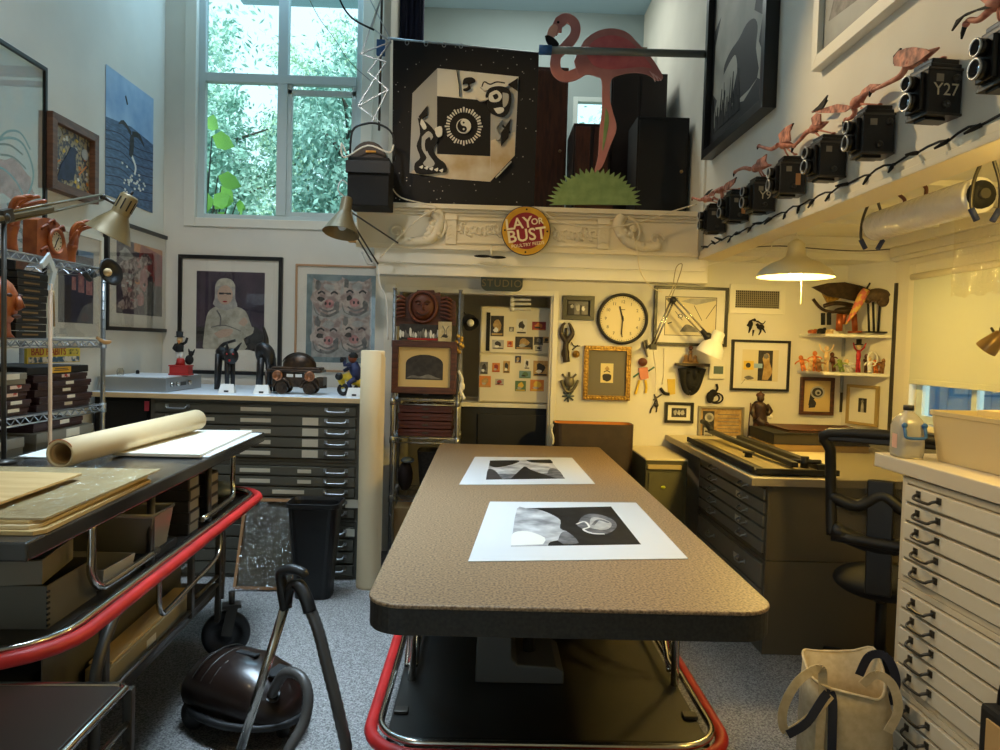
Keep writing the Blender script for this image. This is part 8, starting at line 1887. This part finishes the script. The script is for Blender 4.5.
# figurine of a bearded man
y = 5.36; x = AY(759, 445, y).x
t = thing('figurine', 'dark brown statuette of a robed standing figure on the desk', 'figurine', (x, y, zd_))
m_st = mat('statuette_brown', (66, 42, 28), .45, c2=(40, 26, 20), scale=26)
q = MB(); q.rbox((x,y,zd_+.008), (.17,.10,.015)); part(t, 'base', q, M_blackmat, .003)
q = MB(); q.tube(curve([(x-.035,y,zd_+.016),(x-.03,y,zd_+.09),(x-.012,y,zd_+.16)],3), [.018,.020,.022,.024,.026,.03,.034], 10); q.tube(curve([(x+.03,y-.01,zd_+.016),(x+.032,y-.015,zd_+.09),(x+.012,y,zd_+.16)],3), [.018,.020,.022,.024,.026,.03,.034], 10); part(t, 'legs', q, M_wooddk)
q = MB(); q.tube(curve([(x,y,zd_+.14),(x-.004,y,zd_+.20),(x-.006,y,zd_+.265),(x-.002,y,zd_+.29)],3), [.05,.052,.05,.048,.05,.052,.052,.046,.036,.022], 12); q.tube([(x-.045,y,zd_+.265),(x-.065,y-.01,zd_+.21),(x-.05,y-.04,zd_+.17)], [.022,.02,.014], 8); q.tube([(x+.04,y,zd_+.265),(x+.066,y-.02,zd_+.22),(x+.035,y-.055,zd_+.20)], [.022,.02,.014], 8); q.tube([(x-.03,y-.02,zd_+.17),(x+.03,y-.03,zd_+.12),(x+.05,y-.02,zd_+.07)], [.03,.032,.018], 8); part(t, 'robe', q, m_st)
q = MB(); q.ball((x-.004,y-.006,zd_+.315), (.026,.026,.032)); part(t, 'head', q, m_st)
q = MB(); q.ball((x-.004,y+.002,zd_+.336), (.032,.03,.020)); q.tube([(x-.01,y,zd_+.345),(x+.0,y,zd_+.365)], [.014,.006], 8); part(t, 'headdress', q, M_wooddk)
q = MB(); q.ball((x+.055,y-.05,zd_+.185), (.018,.014,.018)); part(t, 'held_object', q, M_matboard)
q = MB(); q.tube([(x-.085,y,zd_+.02),(x-.078,y-.01,zd_+.28)], .004, 6); part(t, 'staff', q, M_wooddk)
# portfolio stack
xa, xb = AZ(771, 449, zd_).x, AZ(842, 451, zd_).x
xa, ya_ = 1.93, 4.86
for k, (lab, x0_, x1_, y0_, y1_, h_, m_) in enumerate((('lowest gold-edged album in the stack at the back of the desk', 1.915, 2.56, 4.84, 5.26, .045, M_kraft), ('thick dark album in the middle of the desk stack', 1.90, 2.55, 4.82, 5.28, .075, M_blackmat), ('thin brown portfolio on top of the desk stack', 2.02, 2.60, 4.88, 5.28, .018, M_wooddk))):
    z0_ = zd_+(0,.046,.122)[k]
    t = thing('album', lab, 'album', ((x0_+x1_)/2, (y0_+y1_)/2, z0_), 0, 'albums stacked on the desk')
    q = MB(); q.box(x0_, y0_, z0_, x1_, y1_, z0_+.006); q.box(x0_, y0_, z0_+h_-.006, x1_, y1_, z0_+h_); q.box(x0_, y1_-.008, z0_+.006, x1_, y1_, z0_+h_-.006); part(t, 'cover', q, m_, .002)
    q = MB(); q.box(x0_+.008, y0_+.006, z0_+.006, x1_-.008, y1_-.008, z0_+h_-.006); part(t, 'pages', q, mat('album_pages', (54, 48, 38), .8) if k else m_b1)
# low olive cabinet
t = thing('low_cabinet', 'low olive metal cabinet against the wall behind the worktable', 'cabinet', (1.24, 5.3, 0))
cz_ = .862
q = MB(); q.box(1.10, 4.98, .0, 1.385, 5.63, cz_-.012); part(t, 'body', q, M_olive, .004)
q = MB(); q.box(1.095, 4.965, cz_-.012, 1.386, 5.635, cz_); part(t, 'top', q, mat('cream_laminate', (0,0,0)), .003)
q = MB(); q.box(1.11, 4.955, cz_-.07, 1.34, 4.98, cz_-.04); part(t, 'cream_shelf_edge', q, mat('tan_edge', (176, 156, 104), .6), .002)
for (z0_, z1_) in ((.46,.77),(.10,.44)):
    q = MB(); q.box(1.12, 4.966, z0_, 1.36, 4.98, z1_); d_ = part(t, 'door', q, M_olive, .004)
    q = MB(); q.ball((1.22,4.962,z1_-.1), (.016,.006,.010)); q2 = part(d_, 'sticker', q, mat('yellow_green_sticker', (176, 186, 40), .5))
t = thing('paper_pile', 'few tan papers lying on the floor in front of the olive cabinet', 'papers', (1.1, 4.7, 0))
for k, (x_, y_, a_) in enumerate(((1.12,4.72,12),(1.22,4.60,-14),(1.30,4.82,30))):
    q = MB(); q.rbox((x_,y_,.002+.003*k), (.22,.15,.003), Matrix.Rotation(R(a_),3,'Z')); part(t, 'sheet', q, M_kraft)
# dark portfolio bin
x0_, x1_ = .500, 1.075
t = thing('portfolio_bin', 'tall dark brown open bin with orange inside behind the worktable', 'bin', (.79, 5.45, 0))
q = MB()
def s2(w, d, z, r=.05): return [V(((x0_+x1_)/2+a, 5.37+c_, z)) for a, c_ in rrect(w, d, r)]
loft_(q, [s2(.55,.20,.002), s2(.575,.215,1.05), s2(.575,.215,1.055), s2(.560,.20,1.055)], True, False); part(t, 'shell', q, mat('dark_brown_leather', (58, 44, 36), .55, c2=(48, 36, 30), scale=14))
q = MB(); loft_(q, [s2(.558,.198,1.054), s2(.53,.18,.03)], False, True); part(t, 'orange_lining', q, mat('orange_lining', (196, 120, 44), .7))
for s_ in (-1,):
    q = MB(); q.tube(curve([(x0_-.006,5.33,1.04),(x0_-.02,5.30,1.00),(x0_-.006,5.29,.95),(x0_-.01,5.29,.90)],4), .008, 6); part(t, 'strap', q, M_matboard)
# ---- office chair
chx, chy = 1.815, 3.31; RC = R(-33)
CH = Matrix.Translation((chx, chy, 0)) @ Matrix.Rotation(RC, 4, 'Z')
t = thing('office_chair', 'black mesh-back office chair between the desk and the putty drawers', 'chair', (chx, chy, 0))
def hmb(): return MB(CH)
wb = .235
# backrest: frame loop, mesh, lumbar spine; the chair faces away (+y)
def back(s_, z):   # side s_, height z -> point on the curved back
    f_ = (z-.72)/.53
    return V((s_*(wb-.035*(1-f_)**2-.01*f_), -.005+.05*math.sin(f_*PI)-.02*f_ + .06*(1-abs(s_))*0, z))
lp = [back(-1, z_) for z_ in (.75,.85,.95,1.05,1.15,1.235)]+[back(1, z_) for z_ in (1.235,1.15,1.05,.95,.85,.75)]
q = hmb(); q.tube(curve(lp+[lp[0]], 4), .025, 8); part(t, 'back_frame', q, M_black)
q = hmb(); q.bar(back(-1,1.225)+V((-.01,0,0)), back(1,1.225)+V((.01,0,0)), .035, .055); part(t, 'top_bar', q, M_black, .008)
q = hmb(); vs = []; fs = []; nx, nz = 12, 12
for j in range(nz+1):
    z_ = .76+(1.22-.76)*j/nz
    for i in range(nx+1):
        a_ = back(-1,z_); c_ = back(1,z_); p = a_.lerp(c_, i/nx); p.y += .03*math.sin(PI*i/nx); vs.append(p)
for j in range(nz):
    for i in range(nx): fs.append((j*(nx+1)+i, j*(nx+1)+i+1, (j+1)*(nx+1)+i+1, (j+1)*(nx+1)+i))
def meshfab():
    m = bpy.data.materials.new('chair_mesh_fabric'); m.use_nodes = True; nt = m.node_tree; b_ = nt.nodes['Principled BSDF']; b_.inputs['Base Color'].default_value = (*lin((66,62,54)),1); b_.inputs['Roughness'].default_value = .8
    b_.inputs['Alpha'].default_value = .72; return m
q.add(vs, fs, True); part(t, 'mesh_back', q, meshfab())
q = hmb(); q.bar((-.01,.035,1.03),(.0,.03,.50),.11,.04,(0,1,0)); q.tube(curve([(0,.04,.56),(0,.10,.47),(0,.24,.455)],4), .032, 8); part(t, 'spine', q, M_black, .006)
q = hmb(); q.tube(curve([back(-1,.93),V((-.10,.035,.90)),V((0,.035,.96)),V((.10,.035,.90)),back(1,.93)],4), .03, 8); q.tube(curve([back(-1,.78),V((0,.04,.72)),back(1,.78)],4), .038, 8); part(t, 'lumbar_bar', q, M_black)
q = hmb(); q.ball((0,.27,.50), (.225,.235,.075), 24, 12); part(t, 'seat', q, M_blackmat)
q = hmb(); q.cyl((0,.27,.10),(0,.27,.46),.026,seg=14); part(t, 'column', q, M_black)
for k in range(5):
    a = R(90+72*k); e = V((.27*math.cos(a), .27+.27*math.sin(a), .075))
    q = hmb(); q.tube([(0,.27,.11), e], [.028,.018], 8); lg = part(t, 'base_leg', q, M_black)
    q = hmb(); q.lathe([(0,-.022),(.03,-.022),(.03,.022),(0,.022)], (e.x, e.y, .031), Matrix.Rotation(a+PI/2,3,'Z') @ Matrix.Rotation(PI/2,3,'X'), 16); q.cyl((e.x,e.y,.04),(e.x,e.y,.075),.008,seg=8); part(lg, 'caster', q, M_blackmat)
# ---- putty flat files on the right
wf = dict(W=1.10, D=1.0)
gl = 'stacked putty flat files'
for (z_, H_, lab, toe) in ((.775,.385,'top putty bank of five black-handled drawers at the right edge',0), (.385,.388,'middle putty bank of five black-handled drawers at the right edge',0), (0,.383,'bottom putty drawer bank on the carpet behind the tote bag',0)):
    f = flat_file(lab, 1.10, 1.0, H_, 5, M_cream, M_creamd, (.165,.82), (), gl, toe, hs=.06); f.location = (1.555, 2.70, z_); f.rotation_euler = (0,0,-PI/2)
t = thing('worktop', 'thick grey-cream worktop over the putty drawers at the right edge', 'worktop', (2.1, 2.2, 1.165))
b = MB(); b.box(1.535, 1.5, 1.168, 2.84, 2.87, 1.222); part(t, 'top', b, mat('grey_cream_laminate', (206, 194, 172), .5), .004)
for (x_, y_) in ((2.75, 2.80),(2.75,1.6)):
    b = MB(); b.box(x_-.03, y_-.03, 0, x_+.03, y_+.03, 1.168); part(t, 'leg', b, M_cream, .003)
zt_ = 1.223
# jug with blue handle
def bottle(label, x, y, z, w, d, h, cap, m, handle=True, rz=0):
    t = thing('plastic_jug', label, 'jug', (x, y, z), 0, 'plastic jugs on the putty worktop')
    XF = Matrix.Translation((x,y,z)) @ Matrix.Rotation(rz,4,'Z')
    q = MB(XF)
    def s3(k, z_): return [V((a, c_, z_)) for a, c_ in rrect(w*k, d*k, min(w,d)*k*.28)]
    loft_(q, [s3(.94,.001), s3(1,.015), s3(1,h*.60), s3(.86,h*.72), s3(.55,h*.82), s3(.30,h*.87), s3(.28,h*.92)], True, True); q.sm = [True]*len(q.f); part(t, 'bottle', q, m)
    q = MB(XF); q.cyl((0,0,h*.905),(0,0,h),w*.19,seg=16); part(t, 'cap', q, cap)
    if handle:
        q = MB(XF); hz = h*.52
        q.tube(curve([(-w*.36,-d*.5-.004,hz+.02),(-w*.36,-d*.5-.014,hz-.004),(-w*.30,-d*.5-.018,hz-.022),(w*.30,-d*.5-.018,hz-.022),(w*.36,-d*.5-.014,hz-.004),(w*.36,-d*.5-.004,hz+.02)],3), .006, 7); q.ball((-w*.36,-d*.5-.004,hz+.022),.011,8,6); q.ball((w*.36,-d*.5-.004,hz+.022),.011,8,6); part(t, 'blue_handle', q, M_blue)
    q = MB(XF); q.box(-w*.505, -d*.3, h*.18, -w*.50, d*.1, h*.45); part(t, 'label', q, mat('faded_pink_label', (216, 170, 150), .6))
m_jug = mat('frosted_jug', (206, 200, 186), .25, trans=.45)
p = AY(908, 453, 2.74)
bottle('frosted plastic jug with a blue handle at the corner of the putty worktop', p.x, 2.75, zt_, .098, .11, .195, M_black, m_jug, True, R(-8))
p = AY(995, 415, 2.72)
# translucent tub
t = thing('storage_tub', 'large translucent storage tub standing behind the blue-handled jug', 'tub', (1.85, 2.42, zt_))
TX = Matrix.Translation((1.665, 2.80, zt_)) @ Matrix.Rotation(R(-30),4,'Z')
q = MB(TX); m_tub = mat('translucent_tub', (226, 208, 160), .3, trans=.35)
def s4(k, z_, w=.62, d=.32): return [V((w/2+a*k, d/2+c_*k+.03, z_)) for a, c_ in rrect(w, d, .05)]
TX2 = Matrix.Translation((1.615, 2.725, zt_)) @ Matrix.Rotation(R(-88),4,'Z')
q = MB(TX2); loft_(q, [s4(.92,.001), s4(1,.165), s4(1.03,.168), s4(1.03,.182), s4(.985,.182), s4(.91,.006)], True, True); q.sm = [False]*len(q.f); part(t, 'tub', q, m_tub)
q = MB(TX2); q.rbox((.24,.17,.188), (.16,.10,.02), Matrix.Rotation(R(18),3,'Z')); q.rbox((.34,.2,.19), (.12,.08,.016), Matrix.Rotation(R(-8),3,'Z'))
solo('sponge_pad', q, mat('cream_sponge', (222, 200, 140), .8), 'cream sponge pads lying across the rim of the storage tub', 'sponge')
bottle('large frosted jug at the right edge of the photo, in front of the tub', 1.64, 1.98, zt_, .15, .15, .27, m_jug, m_jug, False, 0)
# wall lamp at the right edge
p = AX(990, 345, 2.60)
t = thing('wall_lamp', 'little brass spot lamp at the right edge in front of the blind', 'lamp', p-V((0,0,.1)))
ax = V((.35,-.5,.75)).normalized(); rot = ax.to_track_quat('Z','Y').to_matrix()
q = MB(); q.lathe([(.055,-.03),(.05,.0),(.028,.075),(.022,.08),(0,.082)], p, rot, 20); part(t, 'shade', q, M_brass)
q = MB(); q.tube(curve([p+ax*.07, p+ax*.12+V((0,.03,.01)), p+V((.12,-.1,.16)), V((2.86,p.y-.2,p.z+.1))],4), .008, 6); q.lathe([(0,0),(.04,0),(.04,.015),(0,.015)], V((2.899,p.y-.2,p.z+.1)), Matrix.Rotation(-PI/2,3,'Y'), 14); part(t, 'arm', q, M_black)
q = MB(); q.tube([p+ax*.05, p+ax*.05+V((0,.05,.05))], .007, 6); part(t, 'switch', q, M_black)
# ---- tote bag
BX = Matrix.Translation((1.335, 2.62, 0)) @ Matrix.Rotation(R(-14),4,'Z')
t = thing('tote_bag', 'cream canvas tote bag with navy straps on the carpet at right', 'bag', (1.335, 2.62, 0))
m_cv = mat('cream_canvas', (206, 186, 146), .9, c2=(192, 170, 130), scale=40); m_nv = mat('navy_webbing', (36, 38, 52), .85)
q = MB(BX)
def s5(w, d, z_, dx=0, wav=0., tl=0.):
    o = []
    for k in range(28):
        a = 2*PI*k/28; c_, s_ = math.cos(a), math.sin(a)
        x_ = (abs(c_)**.55)*(1 if c_ > 0 else -1)*w/2; y_ = (abs(s_)**.55)*(1 if s_ > 0 else -1)*d/2
        o.append(V((x_+dx, y_, z_+wav*math.sin(a*2+.6)+wav*.5*math.sin(a*3)+tl*math.sin(a))))
    return o
secs = [s5(.27,.14,.002), s5(.31,.19,.03), s5(.31,.20,.20,.005), s5(.30,.19,.34,.0,.01), s5(.265,.20,.46,-.01,.022,.045), s5(.255,.19,.462,-.01,.022,.045), s5(.28,.175,.34,0,.01), s5(.29,.17,.05)]
loft_(q, secs, True, True); q.sm = [True]*len(q.f); part(t, 'body', q, m_cv)
def strap(pts, nm, m):
    q = MB(BX); P = curve(pts, 6); 
    for i in range(len(P)-1): q.bar(P[i], P[i+1]+(P[i+1]-P[i])*.15, .030, .004, (0,1,0))
    part(t, nm, q, m)
strap([(-.10,-.105,.05),(-.10,-.110,.25),(-.095,-.095,.44),(-.115,-.12,.50),(-.19,-.16,.46),(-.235,-.17,.36),(-.22,-.16,.28),(-.15,-.14,.32),(-.07,-.10,.40)], 'strap', m_cv)
strap([(-.06,-.108,.03),(-.06,-.112,.25),(-.07,-.098,.41),(-.15,-.145,.315),(-.215,-.165,.272)], 'strap', m_nv)
strap([(.06,.06,.42),(.09,.05,.50),(.14,.03,.51),(.17,.01,.44),(.15,-.02,.36)], 'strap', m_nv)
strap([(.04,-.07,.44),(.08,-.08,.485),(.13,-.09,.46),(.15,-.10,.38),(.12,-.105,.30)], 'strap', m_cv)
q = MB(BX); q.tube([secs[4][k]+V((0,0,.002)) for k in range(28)], .006, 6, True); part(t, 'hem', q, m_cv)
# black bag with tripod bits behind the tote
t = thing('equipment_bag', 'dark heap of camera gear on the carpet behind the tote bag', 'bag', (1.50, 2.95, 0))
q = MB(); rr = random.Random(8); q.ball((1.49,2.98,.15), (.11,.15,.15), 18, 10); q.v = [V((p.x+rr.uniform(-.01,.01), p.y, max(p.z,.001))) for p in q.v]; part(t, 'bag', q, M_blackmat)
q = MB(); q.tube([(1.43,2.86,.20),(1.56,3.02,.34)], .014, 8); q.tube([(1.42,2.95,.24),(1.58,2.90,.30)], .012, 8); part(t, 'tripod_legs', q, M_steel)
q = MB(); q.lathe([(.02,-.03),(.04,-.03),(.045,.0),(.04,.03),(.02,.03)], (1.50,2.85,.27), Matrix.Rotation(R(70),3,'Y'), 16); part(t, 'lens', q, M_chrome)
t = thing('shoulder_bag', 'upright black bag with a tan patch at the lower right corner of the photo', 'bag', (1.47, 1.95, 0))
q = MB(); q.box(1.425, 1.86, .001, 1.515, 2.04, .63); part(t, 'bag', q, M_blackmat, .015)
q = MB(); q.box(1.419, 1.90, .50, 1.425, 2.0, .60); part(t, 'patch', q, M_kraft, .002)
q = MB(); q.tube(curve([(1.47,1.88,.62),(1.47,1.90,.70),(1.47,2.0,.70),(1.47,2.02,.62)],4), .008, 6); part(t, 'handle', q, M_black)
